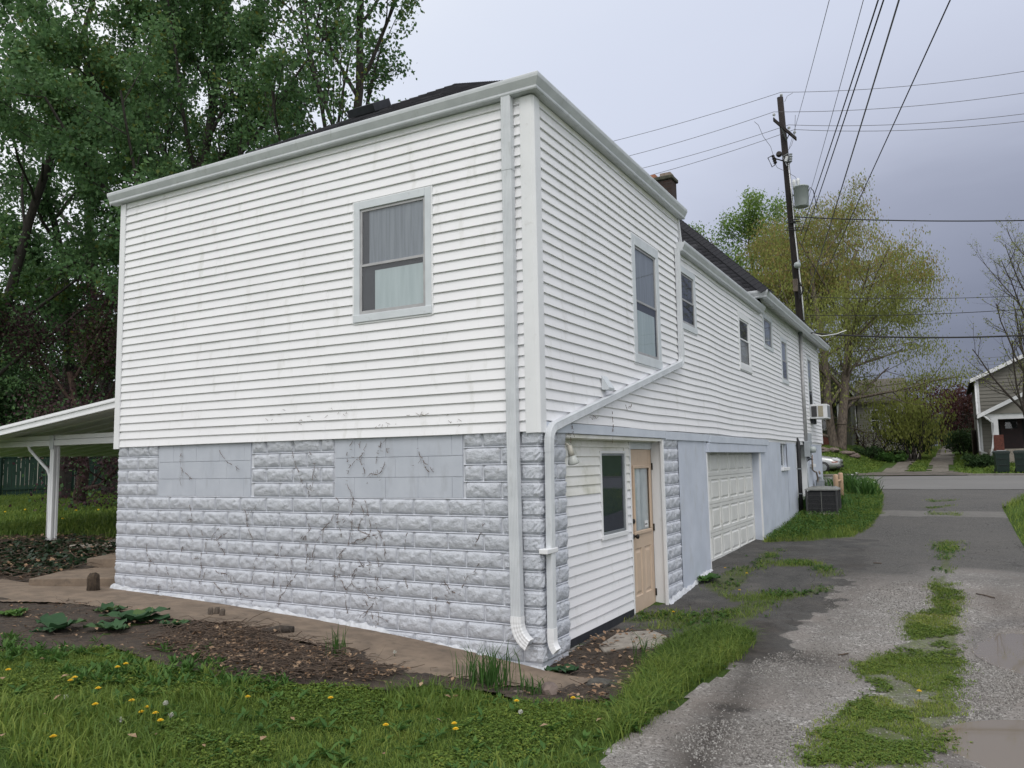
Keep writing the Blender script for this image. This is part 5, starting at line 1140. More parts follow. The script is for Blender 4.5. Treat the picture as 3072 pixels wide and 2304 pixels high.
for i, (u, v, r, st0, lab) in enumerate([(3300, 873, .010, P_at(2410, 890, -.1), 'thin telephone wire crossing in front of the catkin tree'), (3300, 908, .012, P_at(2412, 945, -.1), 'second telephone wire crossing in front of the catkin tree'), (3300, 990, .022, ev, 'thick black service cable reaching the house eave')]):
    wire(sag(st0, ony(u, v, st0[1]+2), .15, 30), r, wirem, lab, None)
m = MB(); m.tube([ev, ev+np.array((.25, .02, -.10)), ev+np.array((.6, .03, -.08)), ev+np.array((.85, .05, .0))], .012, 6); o = m.build('service_loop', white, None, True); tag(o, 'drooping white loop of wire at the house eave', 'wire')
# ================================================================== ACROSS THE STREET
sid_b = MAT('beige_siding', (.42, .41, .37), (.36, .35, .315), .7, 3, .3, 8, .01, stretch=(.3, .3, 14))
sid_g = MAT('grey_brown_siding', (.23, .22, .195), (.18, .172, .152), .8, 3, .3, 8, .01, stretch=(.3, .3, 14))
sid_d = MAT('dull_green_siding', (.115, .12, .095), (.085, .09, .07), .8, 3, .3, 8, .01, stretch=(.3, .3, 14))
roof_b = MAT('brown_roof', (.15, .135, .11), (.105, .095, .08), .95, 6, .4, 20, .01)
roof_d = MAT('dark_roof', (.035, .033, .035), (.055, .05, .05), .95, 6, .4, 20, .01)
def gable(par, x0, x1, y0, y1, z0, ze, rise, wall, rf, axis_='y', ov=.35, nm='roof'):
    """walls with gable ends, roof as two thick slopes"""
    if axis_ == 'y':
        xm = (x0+x1)/2; MB().add([(x0, y0, z0), (x1, y0, z0), (x1, y1, z0), (x0, y1, z0), (x0, y0, ze), (x1, y0, ze), (x1, y1, ze), (x0, y1, ze), (xm, y0, ze+rise), (xm, y1, ze+rise)], [(0, 1, 5, 8, 4), (2, 3, 7, 9, 6), (1, 2, 6, 5), (3, 0, 4, 7)]).build('wall', wall, par)
        k = rise/((x1-x0)/2); m = MB()
        for sgn, xa in ((-1, x0), (1, x1)):
            xo = xa+sgn*ov; zo = ze-ov*k; m.add([(xo, y0-ov, zo), (xm, y0-ov, ze+rise), (xm, y1+ov, ze+rise), (xo, y1+ov, zo), (xo, y0-ov, zo+.16), (xm, y0-ov, ze+rise+.16), (xm, y1+ov, ze+rise+.16), (xo, y1+ov, zo+.16)], [(0, 1, 2, 3), (4, 7, 6, 5), (0, 4, 5, 1), (0, 3, 7, 4), (2, 6, 7, 3)])
        r = m.build(nm, rf, par)
        m = MB()
        for sgn, xa in ((-1, x0), (1, x1)):
            xo = xa+sgn*ov; zo = ze-ov*k; m.add([(xo, y0-ov-.03, zo-.06), (xm, y0-ov-.03, ze+rise-.06), (xm, y0-ov-.03, ze+rise+.15), (xo, y0-ov-.03, zo+.15), (xo, y0-ov-.002, zo-.06), (xm, y0-ov-.002, ze+rise-.06), (xm, y0-ov-.002, ze+rise+.15), (xo, y0-ov-.002, zo+.15)], [(0, 1, 2, 3), (0, 4, 5, 1), (3, 2, 6, 7), (0, 3, 7, 4)])
        m.build('rake_board', white, r); return r
    ym = (y0+y1)/2
    MB().add([(x0, y0, z0), (x1, y0, z0), (x1, y1, z0), (x0, y1, z0), (x0, y0, ze), (x1, y0, ze), (x1, y1, ze), (x0, y1, ze), (x0, ym, ze+rise), (x1, ym, ze+rise)], [(0, 1, 5, 4), (2, 3, 7, 6), (1, 2, 6, 9, 5), (3, 0, 4, 8, 7)]).build('wall', wall, par)
    k = rise/((y1-y0)/2); m = MB()
    for sgn, ya in ((-1, y0), (1, y1)):
        yo = ya+sgn*ov; zo = ze-ov*k; m.add([(x0-ov, yo, zo), (x1+ov, yo, zo), (x1+ov, ym, ze+rise), (x0-ov, ym, ze+rise), (x0-ov, yo, zo+.16), (x1+ov, yo, zo+.16), (x1+ov, ym, ze+rise+.16), (x0-ov, ym, ze+rise+.16)], [(0, 1, 2, 3), (4, 5, 6, 7), (0, 1, 5, 4), (1, 2, 6, 5), (3, 0, 4, 7)])
    return m.build(nm, rf, par)
def simple_window(par, x0, x1, y, z0, z1, fr=None):
    m = MB()
    for (a, b_, c, d) in ((x0, x0+.08, z0, z1), (x1-.08, x1, z0, z1), (x0+.08, x1-.08, z0, z0+.08), (x0+.08, x1-.08, z1-.08, z1), (x0+.08, x1-.08, (z0+z1)/2-.03, (z0+z1)/2+.03)): m.box(a, b_, y-.05, y, c+.0003, d-.0003)
    w = m.build('window', fr or white, par); pane_quad(lambda s_, o_, z_: (s_, y-.022-o_, z_), x0+.08, x1-.08, 0, z0+.08, z1-.08).build('pane', pane_dk, w); MB().box(x0+.08, x1-.08, y-.012, y-.004, z0+.08, z1-.08).build('interior', interior, w); return w
# porch house on the right
YH = 44.0; YP = 41.2
pa = ony(2943, 1300, YH); xh = float(pa[0]); gz_ = gf(xh+3, YH)
ph = empty('porch_house', 'grey-brown shingled gable house with white-trimmed front porch across the street', 'house')
zE = float(ony(2940, 1142, YH)[2]); gable(ph, xh, xh+9.0, YH, YH+11, gz_-.6, zE+.1, 2.1, sid_g, roof_d)
# courses of siding shown as thin laps on the gable
m = MB()
for i in range(26): m.box(xh-.02, xh+9.0, YH-.022, YH-.002, gz_+.3+i*.2, gz_+.315+i*.2)
stuff(m.build('siding_courses', sid_d, ph))
MB().box(xh-.06, xh+.06, YH-.04, YH+.06, gz_-.5, zE+.0).build('corner_board', white, ph)
zPf = float(ony(2990, 1347, YP)[2])
MB().box(xh+.3, xh+7.5, YP-.1, YH-.01, gz_-.8, zPf).build('porch_floor', concrete_g, ph)
zPe = float(ony(2950, 1243, YP)[2]); xp0 = float(ony(2950, 1240, YP)[0]); zt3 = float(ony(3072, 1183, YP)[2]); xt3 = float(ony(3072, 1183, YP)[0])
k = (zt3-zPe)/(xt3-xp0); xr = xp0+3.6; zr = zPe+k*3.6
m = MB(); m.add([(xp0-.3, YP-.35, zPe-.3*k), (xr, YP-.35, zr), (xr, YH+.05, zr), (xp0-.3, YH+.05, zPe-.3*k), (xp0-.3, YP-.35, zPe-.3*k+.14), (xr, YP-.35, zr+.14), (xr, YH+.05, zr+.14), (xp0-.3, YH+.05, zPe-.3*k+.14)], [(0, 3, 2, 1), (4, 5, 6, 7), (0, 1, 5, 4), (3, 0, 4, 7)])
m.add([(2*xr-xp0+.3, YP-.35, zPe-.3*k), (xr, YP-.35, zr), (xr, YH+.05, zr), (2*xr-xp0+.3, YH+.05, zPe-.3*k), (2*xr-xp0+.3, YP-.35, zPe-.3*k+.14), (xr, YP-.35, zr+.14), (xr, YH+.05, zr+.14), (2*xr-xp0+.3, YH+.05, zPe-.3*k+.14)], [(0, 1, 2, 3), (4, 7, 6, 5), (0, 4, 5, 1), (3, 7, 4, 0)])
pr = m.build('porch_roof', roof_d, ph)
m = MB(); m.add([(xp0-.3, YP-.38, zPe-.3*k-.08), (xr, YP-.38, zr-.08), (xr, YP-.38, zr+.13), (xp0-.3, YP-.38, zPe-.3*k+.13), (xp0-.3, YP-.352, zPe-.3*k-.08), (xr, YP-.352, zr-.08), (xr, YP-.352, zr+.13), (xp0-.3, YP-.352, zPe-.3*k+.13)], [(0, 1, 2, 3), (0, 4, 5, 1), (3, 2, 6, 7), (0, 3, 7, 4)]); m.build('rake_board', white, pr)
MB().add([(xp0+.2, YP-.2, zPe), (2*xr-xp0-.2, YP-.2, zPe), (xr, YP-.2, zr-.1)], [(0, 1, 2)]).build('porch_gable', sid_g, pr)
MB().box(xp0+.1, 2*xr-xp0, YP-.12, YP+.1, zPe-.28, zPe).build('porch_beam', white, ph)
for xq in (ony(2986, 1300, YP)[0], ony(2986, 1300, YP)[0]+4.6):
    z1 = float(ony(2986, 1305, YP)[2]); MB().box(xq-.15, xq+.15, YP-.15, YP+.1, z1, zPe-.27).build('porch_column', white, ph); MB().box(xq-.14, xq+.34, YP-.22, YP+.2, zPf-.1, z1, .01).build('brick_pier', redbrick, ph)
MB().box(xh+.6, xh+6.5, YH-.08, YH-.024, zPf+.02, zPe-.05).build('porch_shade_panel', interior, ph)  # near-black panel standing in for the shade inside the porch
xd = float(ony(3035, 1300, YH)[0]); dd_ = MB().box(xd-.5, xd+.5, YH-.13, YH-.085, zPf+.02, zPf+2.1, .01).build('front_door', MAT('dark_red_door', (.030, .012, .014), (.02, .01, .012), .5, 6), ph); MB().box(xd-.28, xd+.28, YH-.140, YH-.1305, zPf+1.1, zPf+1.85).build('pane_back', interior, dd_); pane_quad(lambda s_, o_, z_: (s_, YH-.145-o_, z_), xd-.28, xd+.28, 0, zPf+1.1, zPf+1.85).build('pane', pane_m, dd_)
MB().box(xd+.9, xd+1.0, YH-.12, YH-.081, zPf+.02, zPf+2.2).build('door_frame', white, ph)
m = MB(); q = [ony(2948, 1246, YP), ony(2960, 1255, YP), ony(2978, 1270, YP), ony(2978, 1340, YP), ony(2972, 1368, YP)]; m.tube([(a[0], YP-.3, a[2]) for a in q], .05, 8); m.build('downspout', white, ph, True)
m = MB(); m.tube([(xh-.1, YH-.1, zE), (xh-.1, YH-.1, gz_+.2), (xh+.2, YH-.3, gz_+.05)], .05, 8); m.build('downspout', white, ph, True)
# house behind the catkin tree
lh = empty('catkin_house', 'beige siding house half hidden behind the large catkin tree', 'house')
Y1_ = 54.0; xe = float(ony(2548, 1180, Y1_)[0]); ze1 = float(ony(2540, 1172, Y1_)[2]); gl_ = gf(xe-3, Y1_)
zr1 = float(ony(2455, 1078, Y1_)[2]); xr1 = float(ony(2455, 1078, Y1_)[0]); rise = (zr1-ze1)/(xe-xr1)*5.0
gable(lh, xe-10, xe, Y1_, Y1_+10, gl_-.5, ze1, rise, sid_d, roof_d)
simple_window(lh, xe-4.2, xe-3.2, Y1_-.01, gl_+1.0, gl_+2.6); simple_window(lh, xe-2.3, xe-1.3, Y1_-.01, gl_+1.0, gl_+2.6)
MB().box(xe-9, xe-.3, Y1_-2.6, Y1_-2.3, gl_-.3, gl_+.5).build('porch_wall', redbrick, lh); MB().box(xe-9, xe+.2, Y1_-2.8, Y1_-.01, gl_+2.75, gl_+2.95).build('porch_roof', roof_d, lh)
for i in range(3): MB().box(xe-.6-i*3, xe-.45-i*3, Y1_-2.5, Y1_-2.35, gl_+.5, gl_+2.75).build('porch_post', white, lh)
for i in range(24): MB().box(xe-8.8+i*.34, xe-8.76+i*.34, Y1_-2.48, Y1_-2.44, gl_+.5, gl_+1.3).build('baluster', darkm, lh)
Y2_ = 57.0; x20, x21 = float(ony(2572, 1250, Y2_)[0]), float(ony(2700, 1250, Y2_)[0]); z2 = float(ony(2640, 1205, Y2_)[2])
gable(lh, x20, x21, Y2_, Y2_+9, gl_-.5, z2, 1.9, sid_b, roof_b, 'x', nm='wing_roof')
m = MB()
for i in range(22): m.box(x20, x21, Y2_-.02, Y2_-.002, gl_+.2+i*.17, gl_+.213+i*.17)
stuff(m.build('siding_courses', sid_g, lh))
simple_window(lh, x20+.9, x20+1.5, Y2_-.02, gl_+.9, gl_+2.5); simple_window(lh, x20+2.1, x20+2.7, Y2_-.02, gl_+.9, gl_+2.5)
for xx in (x20-.1, float(ony(2655, 1250, Y2_)[0])):
    m = MB(); m.tube([(xx-.05, Y2_-.1, z2), (xx, Y2_-.1, z2-1.4), (xx, Y2_-.1, gl_+.9), (xx+.15, Y2_-.1, gl_+.5), (xx+.15, Y2_-.1, gl_-.1)], .055, 8); m.build('downspout', white, lh, True)
# neighbour's house glimpsed over the green fence
nh = empty('neighbour_house', 'pale house with low roof glimpsed over the green fence', 'house')
nc = at(180, 1400, 46); gable(nh, nc[0]-9, nc[0]+5, nc[1], nc[1]+8, .4, 3.6, 1.6, sid_b, roof_b, 'x'); simple_window(nh, nc[0]-1.2, nc[0]-.2, nc[1]-.02, 1.8, 3.0); simple_window(nh, nc[0]+1.6, nc[0]+2.6, nc[1]-.02, 1.8, 3.0)

# ---------------------------------------------------------------- wheelie bins
def wheelie(x, y, lab, rz, sc_=1.):
    z = gf(x, y) + .0; b_ = empty('wheelie_bin', lab, 'bin', 'dark green wheelie bins at the kerb'); m = MB()
    m.sweep([(-.29, -.33), (.29, -.33), (.29, .33), (-.29, .33)], [((0, 0, .03), (.86, 0, 0), (0, .80, 0)), ((0, 0, .10), (.88, 0, 0), (0, .86, 0)), ((0, 0, .92), (1, 0, 0), (0, 1, 0)), ((0, 0, .925), (1.06, 0, 0), (0, 1.06, 0)), ((0, 0, .98), (1.06, 0, 0), (0, 1.06, 0))]); o1 = m.build('body', binm, b_)
    m = MB(); m.sweep([(-.33, -.36), (.33, -.36), (.34, .38), (-.34, .38)], [((0, 0, .982), (1, 0, 0), (0, 1, 0)), ((0, 0, 1.02), (1.0, 0, 0), (0, 1.0, 0)), ((0, 0, 1.07), (.80, 0, 0), (0, .85, 0)), ((0, 0, 1.085), (.5, 0, 0), (0, .6, 0))]); o2 = m.build('lid', binlid, b_)
    m = MB(); m.box(-.22, .22, -.375, -.355, .70, .74); m.box(-.2, .2, -.34, -.315, .40, .43); o3 = m.build('grip_bar', binlid, b_)
    o4s = []
    for s in (-1, 1): o4s.append(MB().lathe((s*.27, .28, .12), [(.12, -.03), (.12, .03)], 14, (1, 0, 0)).build('wheel', wirem, b_))
    m = MB(); m.tube([(-.25, .40, .98), (-.25, .47, 1.0), (.25, .47, 1.0), (.25, .40, .98)], .02, 6); o5 = m.build('handle', binlid, b_)
    b_.location = (x, y, z); b_.rotation_euler = (0, 0, rz); b_.scale = (sc_, sc_, sc_)
q = gp(3008, 1422); wheelie(q[0]+.02, q[1]+.35, 'dark green wheelie bin with a pale sheet on its lid', .08, .98)
q2 = (q[0]+.80, q[1]+.30); wheelie(q2[0], q2[1], 'dark green wheelie bin cut by the frame, nearer the porch door', -.05, .98)
lid = MB().box(q[0]-.15, q[0]+.22, q[1]+.2, q[1]+.45, gf(q[0], q[1])+1.066, gf(q[0], q[1])+1.085, .004).build('paper_sheet', white); tag(lid, 'pale flat sheet lying on the lid of a wheelie bin', 'paper')

# ---------------------------------------------------------------- parked car (nose shows past the house corner)
carp = MAT('silver_car_paint', (.42, .43, .44), (.40, .41, .42), .28, 3, metal=.55, spec=.6)
car = empty('parked_car', 'silver sedan parked beyond the verge with its nose past the house', 'car')
secs = [(0, .30, .62, .55), (.06, .24, .72, .72), (.25, .20, .80, .82), (.6, .18, .88, .87), (1.15, .18, .96, .89), (1.45, .18, 1.02, .89), (3.0, .18, 1.03, .89), (3.9, .18, 1.05, .88), (4.35, .22, 1.0, .84), (4.6, .30, .85, .70)]
def ring(x, zb_, zt_, hw): return [(-x, -hw*.92, zb_), (-x, -hw, zb_+.18), (-x, -hw, (zb_+zt_)/2+.08), (-x, -hw*.94, zt_-.07), (-x, -hw*.72, zt_), (-x, hw*.72, zt_), (-x, hw*.94, zt_-.07), (-x, hw, (zb_+zt_)/2+.08), (-x, hw, zb_+.18), (-x, hw*.92, zb_)]
def loft(rings): 
    m = MB(); n = len(rings[0]); m.add([p for r in rings for p in r], [(i*n+k, i*n+(k+1) % n, (i+1)*n+(k+1) % n, (i+1)*n+k) for i in range(len(rings)-1) for k in range(n)] + [tuple(range(n-1, -1, -1)), tuple((len(rings)-1)*n+k for k in range(n))]); return m
body = loft([ring(*s) for s in secs]).build('body', carp, car, True)
md = body.modifiers.new('sub', 'SUBSURF'); md.levels = 1; md.render_levels = 1
cab = [(1.35, .98, 1.0, .80), (1.95, .98, 1.36, .72), (2.5, .98, 1.43, .70), (3.2, .98, 1.40, .70), (3.9, 1.0, 1.06, .78)]
loft([[(-x, -hw*1.08, zb_), (-x, -hw*.86, zt_), (-x, hw*.86, zt_), (-x, hw*1.08, zb_)] for x, zb_, zt_, hw in cab]).build('cabin_glass', MAT('car_glass', (.02, .024, .028), (.03, .034, .04), .08, 4), car, True)
loft([[(-x, -.60, z), (-x, -.58, z+.03), (-x, .58, z+.03), (-x, .60, z)] for x, z in ((1.98, 1.37), (2.5, 1.44), (3.2, 1.41))]).build('roof', carp, car, True)
for s in (-1, 1):
    MB().add([(-.05, s*.52, .60), (-.03, s*.52, .70), (-.42, s*.83, .74), (-.36, s*.84, .84), (-.20, s*.70, .80), (-.10, s*.80, .62)], [(0, 1, 4), (1, 3, 4), (0, 4, 2), (4, 3, 2), (0, 2, 5)]).build('headlight', MAT('headlight_lens', (.70, .72, .74), (.55, .57, .6), .08, 9), car, True)
    m = MB(); m.box(-.42, -.12, s*.855-.012, s*.855+.012, .575, .61, .004); m.build('side_marker', MAT('amber_marker', (.55, .12, .05), (.5, .1, .04), .3, 9), car)
    for x in (.85, 3.6):
        w = MB().lathe((-x, s*.80, .31), [(.31, -.1), (.315, 0), (.30, .1)], 20, (0, 1, 0)).build('wheel', wirem, car, True); MB().lathe((-x, s*.90, .31), [(.19, -.01), (.19, .012), (.05, .02)], 14, (0, s, 0)).build('rim', steel, w)
MB().box(.0, .03, -.40, .40, .30, .42, .008).build('lower_grille', wirem, car); MB().box(-.01, .02, -.35, .35, .52, .58, .006).build('grille', darkm, car)
MB().box(-.20, -.02, -.76, -.60, .27, .36, .01).build('fog_lamp_recess', wirem, car)
cq = at(2522, 1392, 41.0); car.location = (cq[0], cq[1]+.75, gf(cq[0]-.8, cq[1])-.03)
# ---------------------------------------------------------------- pickup far up the alley
tk = empty('pickup_truck', 'dark green pickup truck seen from behind up the alley', 'truck'); tkp = MAT('dark_green_paint', (.020, .050, .045), (.025, .058, .05), .3, 4)
tq = at(2806, 1340, 92); tx, ty = float(tq[0]), float(tq[1]); tz = gf(tx, ty)
MB().box(tx-.92, tx+.92, ty, ty+2.2, tz+.55, tz+1.12, .05).build('bed', tkp, tk); MB().box(tx-.85, tx+.85, ty-.03, ty-.001, tz+.62, tz+1.10, .02).build('tailgate', tkp, tk)
MB().box(tx-.88, tx+.88, ty+2.2, ty+5.2, tz+.55, tz+1.15, .05).build('front_body', tkp, tk)
loft([[(tx-.82, ty+2.22, tz+1.14), (tx-.68, ty+2.35, tz+1.78), (tx+.68, ty+2.35, tz+1.78), (tx+.82, ty+2.22, tz+1.14)], [(tx-.82, ty+4.2, tz+1.14), (tx-.68, ty+3.7, tz+1.78), (tx+.68, ty+3.7, tz+1.78), (tx+.82, ty+4.2, tz+1.14)]]).build('cab', tkp, tk)
MB().box(tx-.6, tx+.6, ty+2.2, ty+2.29, tz+1.25, tz+1.68).build('rear_window', MATS['car_glass'], tk)
MB().box(tx-.95, tx+.95, ty-.12, ty-.031, tz+.42, tz+.60, .02).build('bumper', steel, tk)
for s in (-1, 1):
    MB().box(tx+s*.88-.04, tx+s*.88+.04, ty-.02, ty+.02, tz+.72, tz+1.05).build('tail_light', MAT('tail_red', (.35, .02, .02), (.3, .02, .02), .3, 4), tk)
    for yy in (ty+.9, ty+4.3): MB().lathe((tx+s*.78, yy, tz+.36), [(.36, -.12), (.36, .12)], 16, (1, 0, 0)).build('wheel', wirem, tk)
# ================================================================== TREES
def frustums(name, segs, mat, parent, n=5):
    S = np.array([list(a)+list(b_)+[r0, r1] for a, b_, r0, r1 in segs]); P0, P1, R0, R1 = S[:, :3], S[:, 3:6], S[:, 6], S[:, 7]
    d = P1-P0; d /= np.linalg.norm(d, axis=1, keepdims=True)+1e-9; ref = np.where(np.abs(d[:, 2:3]) < .9, [[0, 0, 1.]], [[1., 0, 0]])
    a = np.cross(d, ref); a /= np.linalg.norm(a, axis=1, keepdims=True)+1e-9; b_ = np.cross(d, a); V = np.zeros((len(S), 2*n, 3))
    for k in range(n):
        t = 2*math.pi*k/n; o_ = a*math.cos(t)+b_*math.sin(t); V[:, k] = P0+o_*R0[:, None]; V[:, n+k] = P1+o_*R1[:, None]
    me = quads_mesh(name, V, 2*n, np.zeros(len(S)), mat, [(k, (k+1) % n, n+(k+1) % n, n+k) for k in range(n)])
    me.polygons.foreach_set('use_smooth', [True]*len(me.polygons)); return link(name, me, mat, parent)
class Grow:
    def __init__(s, seed, up=.15, wob=.18): s.r = random.Random(seed); s.segs = []; s.tips = []; s.up = up; s.wob = wob
    def branch(s, p, d, L, r, lvl, maxl, kids, ratio=.62, ang=.75, rt=.55, start=.25, n=6, up=None, endr=.35):
        r_ = s.r; p = np.array(p, float); d = np.array(d, float); d /= np.linalg.norm(d); st = L/n; up = s.up if up is None else up; pts = [p]
        for i in range(n):
            d = d + np.array([r_.gauss(0, s.wob), r_.gauss(0, s.wob), r_.gauss(0, s.wob*.6)+up])*.5; d /= np.linalg.norm(d); q = p+d*st
            r0, r1 = r*(1-(1-endr)*i/n), r*(1-(1-endr)*(i+1)/n); s.segs.append((p, q, r0, r1)); p = q; pts.append(p)
            if lvl >= maxl: s.tips.append((p, d))
        s.tips.append((p, d)) if lvl >= maxl-0 else None
        if lvl < maxl:
            k = kids[lvl] if hasattr(kids, '__len__') else kids
            for j in range(k):
                t = start + (1-start)*(j+r_.random())/k; f = t*n; i = min(n-1, int(f)); q = pts[i]+(pts[i+1]-pts[i])*(f-i); dd_ = pts[i+1]-pts[i]; dd_ /= np.linalg.norm(dd_)
                ph_ = r_.uniform(0, 2*math.pi); ref = np.array([math.cos(ph_), math.sin(ph_), 0]); perp = ref-dd_*(ref@dd_); perp /= np.linalg.norm(perp)+1e-9; an = ang*r_.uniform(.7, 1.25)
                nd = dd_*math.cos(an)+perp*math.sin(an); s.branch(q, nd, L*ratio*r_.uniform(.7, 1.2)*(1.15-.5*t), max(.005, r*rt*(1-.45*t)), lvl+1, maxl, kids, ratio, ang, rt, .2, max(3, n-1), None)
def leaves(tips, count, size, spread, rng_, hang=False, aspect=1.5, droop=.5, shade_dir=None):
    T = np.array([t[0] for t in tips]); idx = rng_.integers(0, len(T), count); C = T[idx] + rng_.normal(0, spread, (count, 3))*np.array([1, 1, .8])
    if hang:
        A = np.stack([rng_.normal(0, .18, count), rng_.normal(0, .18, count), -np.ones(count)], -1)
    else:
        A = rng_.normal(0, 1, (count, 3)); A[:, 2] -= droop
    A /= np.linalg.norm(A, axis=1, keepdims=True); B = np.cross(A, rng_.normal(0, 1, (count, 3))); B /= np.linalg.norm(B, axis=1, keepdims=True)
    s = size*rng_.uniform(.55, 1.35, count)[:, None]; n_ = np.cross(A, B)
    V = np.stack([C, C+A*s*.5+B*s*.5/aspect+n_*s*.08, C+A*s, C+A*s*.5-B*s*.5/aspect+n_*s*.08], 1)
    clump = (np.sin(T[idx, 0]*1.9)+np.sin(T[idx, 1]*2.3+1)+np.sin(T[idx, 2]*2.1+2))/6+.5
    return V, np.clip(.55*rng_.random(count)+.45*clump, 0, 1)
def tree(name, label, base, H, r, seed, crown, bark_, group=None, cat='tree', maxl=3, kids=(9, 6, 5), lead=.9, ratio=.5, ang=.8, up=.15, wob=.16, start=.25, stems=1, lean=(0, 0), stemspread=.2, rt=.42):
    root = empty(name, label, cat, group); gr_ = Grow(seed, up, wob); rg = np.random.default_rng(seed)
    for k in range(stems):
        a = 2*math.pi*k/stems+.4; d = (lean[0]+math.cos(a)*stemspread*(stems > 1), lean[1]+math.sin(a)*stemspread*(stems > 1), 1)
        gr_.branch(np.array(base)+np.array([math.cos(a), math.sin(a), 0])*r*.5*(stems > 1) - np.array([0, 0, .3]), d, H*lead*(1-.12*k), r*(1-.12*k), 0, maxl, kids, ratio, ang, rt, start, 9, .06)
    frustums('trunk', gr_.segs, bark_, root, 6)
    for i, (cnt, size, spread, mat, kw) in enumerate(crown):
        f = kw.pop('filter', None); tips = [t for t in gr_.tips if f(t[0])] if f else gr_.tips
        if not tips: continue
        V, rn = leaves(tips, cnt, size, spread, rg, **kw); me = quads_mesh('crown', V, 4, rn, mat); link('crown', me, mat, root)
    return root
GM = 'maples behind the house'
def gb(u, D):
    p_ = at(u, 1400, D); return (p_[0], p_[1], gf(p_[0], p_[1]))
tree('maple_tree', 'tall green maple with a straight dark trunk rising behind the low roof edge', gb(610, 21), 19, .24, 11, [(62000, .12, .15, maple_l, {}), (8000, .12, .14, maple_l2, {})], bark_d, GM, 'tree', 3, (15, 8, 6), ratio=.40, ang=.85, up=.10, start=.22, rt=.34)
tree('maple_tree', 'green maple with several upright stems and outward spraying right-hand branches', gb(790, 23), 17.5, .22, 23, [(50000, .12, .15, maple_l, {}), (13000, .115, .14, maple_l2, {})], bark_d, GM, 'tree', 3, (10, 7, 5), ratio=.46, ang=.7, up=.10, start=.22, stems=3, stemspread=.28)
tree('maple_tree', 'big dense maple spreading over the carport and fence', gb(-90, 24), 19, .22, 31, [(58000, .125, .16, maple_l, {}), (9000, .13, .15, maple_l2, {'filter': lambda p: p[2] < 8})], bark_d, GM, 'tree', 3, (15, 8, 6), ratio=.42, ang=.95, up=.05, start=.14, rt=.30)
tree('maple_tree', 'paler maple further back, seen through the nearer crowns', gb(330, 30), 20, .28, 37, [(12000, .16, .18, maple_l, {})], bark_d, GM, 'tree', 3, (14, 7, 5), ratio=.42, ang=.9, up=.08, start=.12)
p_ = gp(232, 1511); tb = at(228, 1511, 24); tb = (tb[0], tb[1], gf(tb[0], tb[1]))
tree('redbud_tree', 'low forked redbud with dusky purple foliage in front of the fence', tb, 6.0, .23, 43, [(15000, .09, .26, redbud_l, {}), (4000, .1, .3, maple_l, {})], bark_b, None, 'tree', 3, (6, 6, 6), ratio=.72, ang=.75, up=.06, start=.16, stems=1, wob=.3, lead=.75)
tq_ = at(185, 1490, 27.5); tree('maple_tree', 'thick-trunked shade tree close to the fence behind the redbud', (tq_[0], tq_[1], gf(tq_[0], tq_[1])), 13, .30, 47, [(14000, .16, .3, maple_l, {})], bark_d, None, 'tree', 3, (10, 6, 5), ratio=.42, ang=.9, start=.3)
for i, (u, D, h, lab) in enumerate([(30, 38, 9, 'dark leafy tree crowding the far side of the green fence'), (300, 40, 10, 'dark leafy tree beyond the fence next to the house corner'), (-80, 34, 8, 'dark bushy tree at the frame edge beyond the fence')]):
    b_ = gb(u, D); tree('yard_tree', lab, b_, h, .16, 60+i, [(8000, .20, .4, bush_l, {}), (3000, .2, .45, maple_l, {})], bark_d, None, 'tree', 2, (14, 7), ratio=.42, ang=1.0, start=.1)
# across the street
wb_ = at(2515, 1347, 49.5); wb_ = (wb_[0], wb_[1], gf(wb_[0], wb_[1]))
up_f = lambda p: p[2] > 12.2
tree('catkin_tree', 'big two-stemmed tree draped in yellow-green catkins across the street', wb_, 17.6, .34, 71, [(70000, .16, .38, birch_l, dict(hang=True, aspect=2.6)), (20000, .18, .36, birch_b, dict(hang=True, aspect=2.8, filter=up_f)), (9000, .13, .4, birch_l, {})], bark_w, None, 'tree', 3, (19, 9, 5), ratio=.50, ang=1.0, up=.03, start=.07, stems=2, stemspread=.14, rt=.36)
b_ = at(2390, 1345, 58); tree('leafing_tree', 'bright spring-green tree behind the utility pole', (b_[0]-1.0, b_[1], gf(b_[0], b_[1])), 17.5, .3, 73, [(26000, .19, .36, lime_l, {})], bark_w, None, 'tree', 3, (14, 8, 5), ratio=.47, ang=.8, start=.2, up=.1)
def bare(name, lab, base, H, seed, cnt, lean=(0, 0)): return tree(name, lab, base, H, .17, seed, [(cnt, .10, .12, birch_l, dict(aspect=1.8))], bark, None, 'tree', 3, (15, 8, 6), ratio=.45, ang=.75, up=.16, start=.14, wob=.14, lean=lean)
b_ = at(3088, 1370, 38.5); bare('budding_tree', 'nearly bare grey tree just budding in front of the porch house', (b_[0], b_[1], gf(b_[0], b_[1])), 12.0, 77, 2600, (-.07, 0))
b_ = at(3150, 1370, 46); bare('budding_tree', 'second thin budding tree partly cut by the frame', (b_[0], b_[1], gf(b_[0], b_[1])), 13.0, 79, 3000, (-.02, 0))
def shrub(name, lab, u, v, D, H, W_, mat, cnt, seed, size=.16, bk=None, hang=False):
    p_ = at(u, v, D); z = gf(p_[0], p_[1]); root = empty(name, lab, 'shrub'); gr_ = Grow(seed, .05, .3)
    for k in range(7):
        a = 2*math.pi*k/7; gr_.branch((p_[0]+math.cos(a)*.15*W_, p_[1]+math.sin(a)*.15*W_, z-.1), (math.cos(a)*W_/H*.7, math.sin(a)*W_/H*.7, 1), H*.8, .05, 0, 2, (6, 4), .5, .9, .5, .2, 6, .02)
    frustums('stem', gr_.segs, bk or bark_d, root, 5); V, rn = leaves(gr_.tips, cnt, size, H*.07, np.random.default_rng(seed), hang=hang, aspect=1.6 if not hang else 2.4); link('crown', quads_mesh('crown', V, 4, rn, mat), mat, root); return root
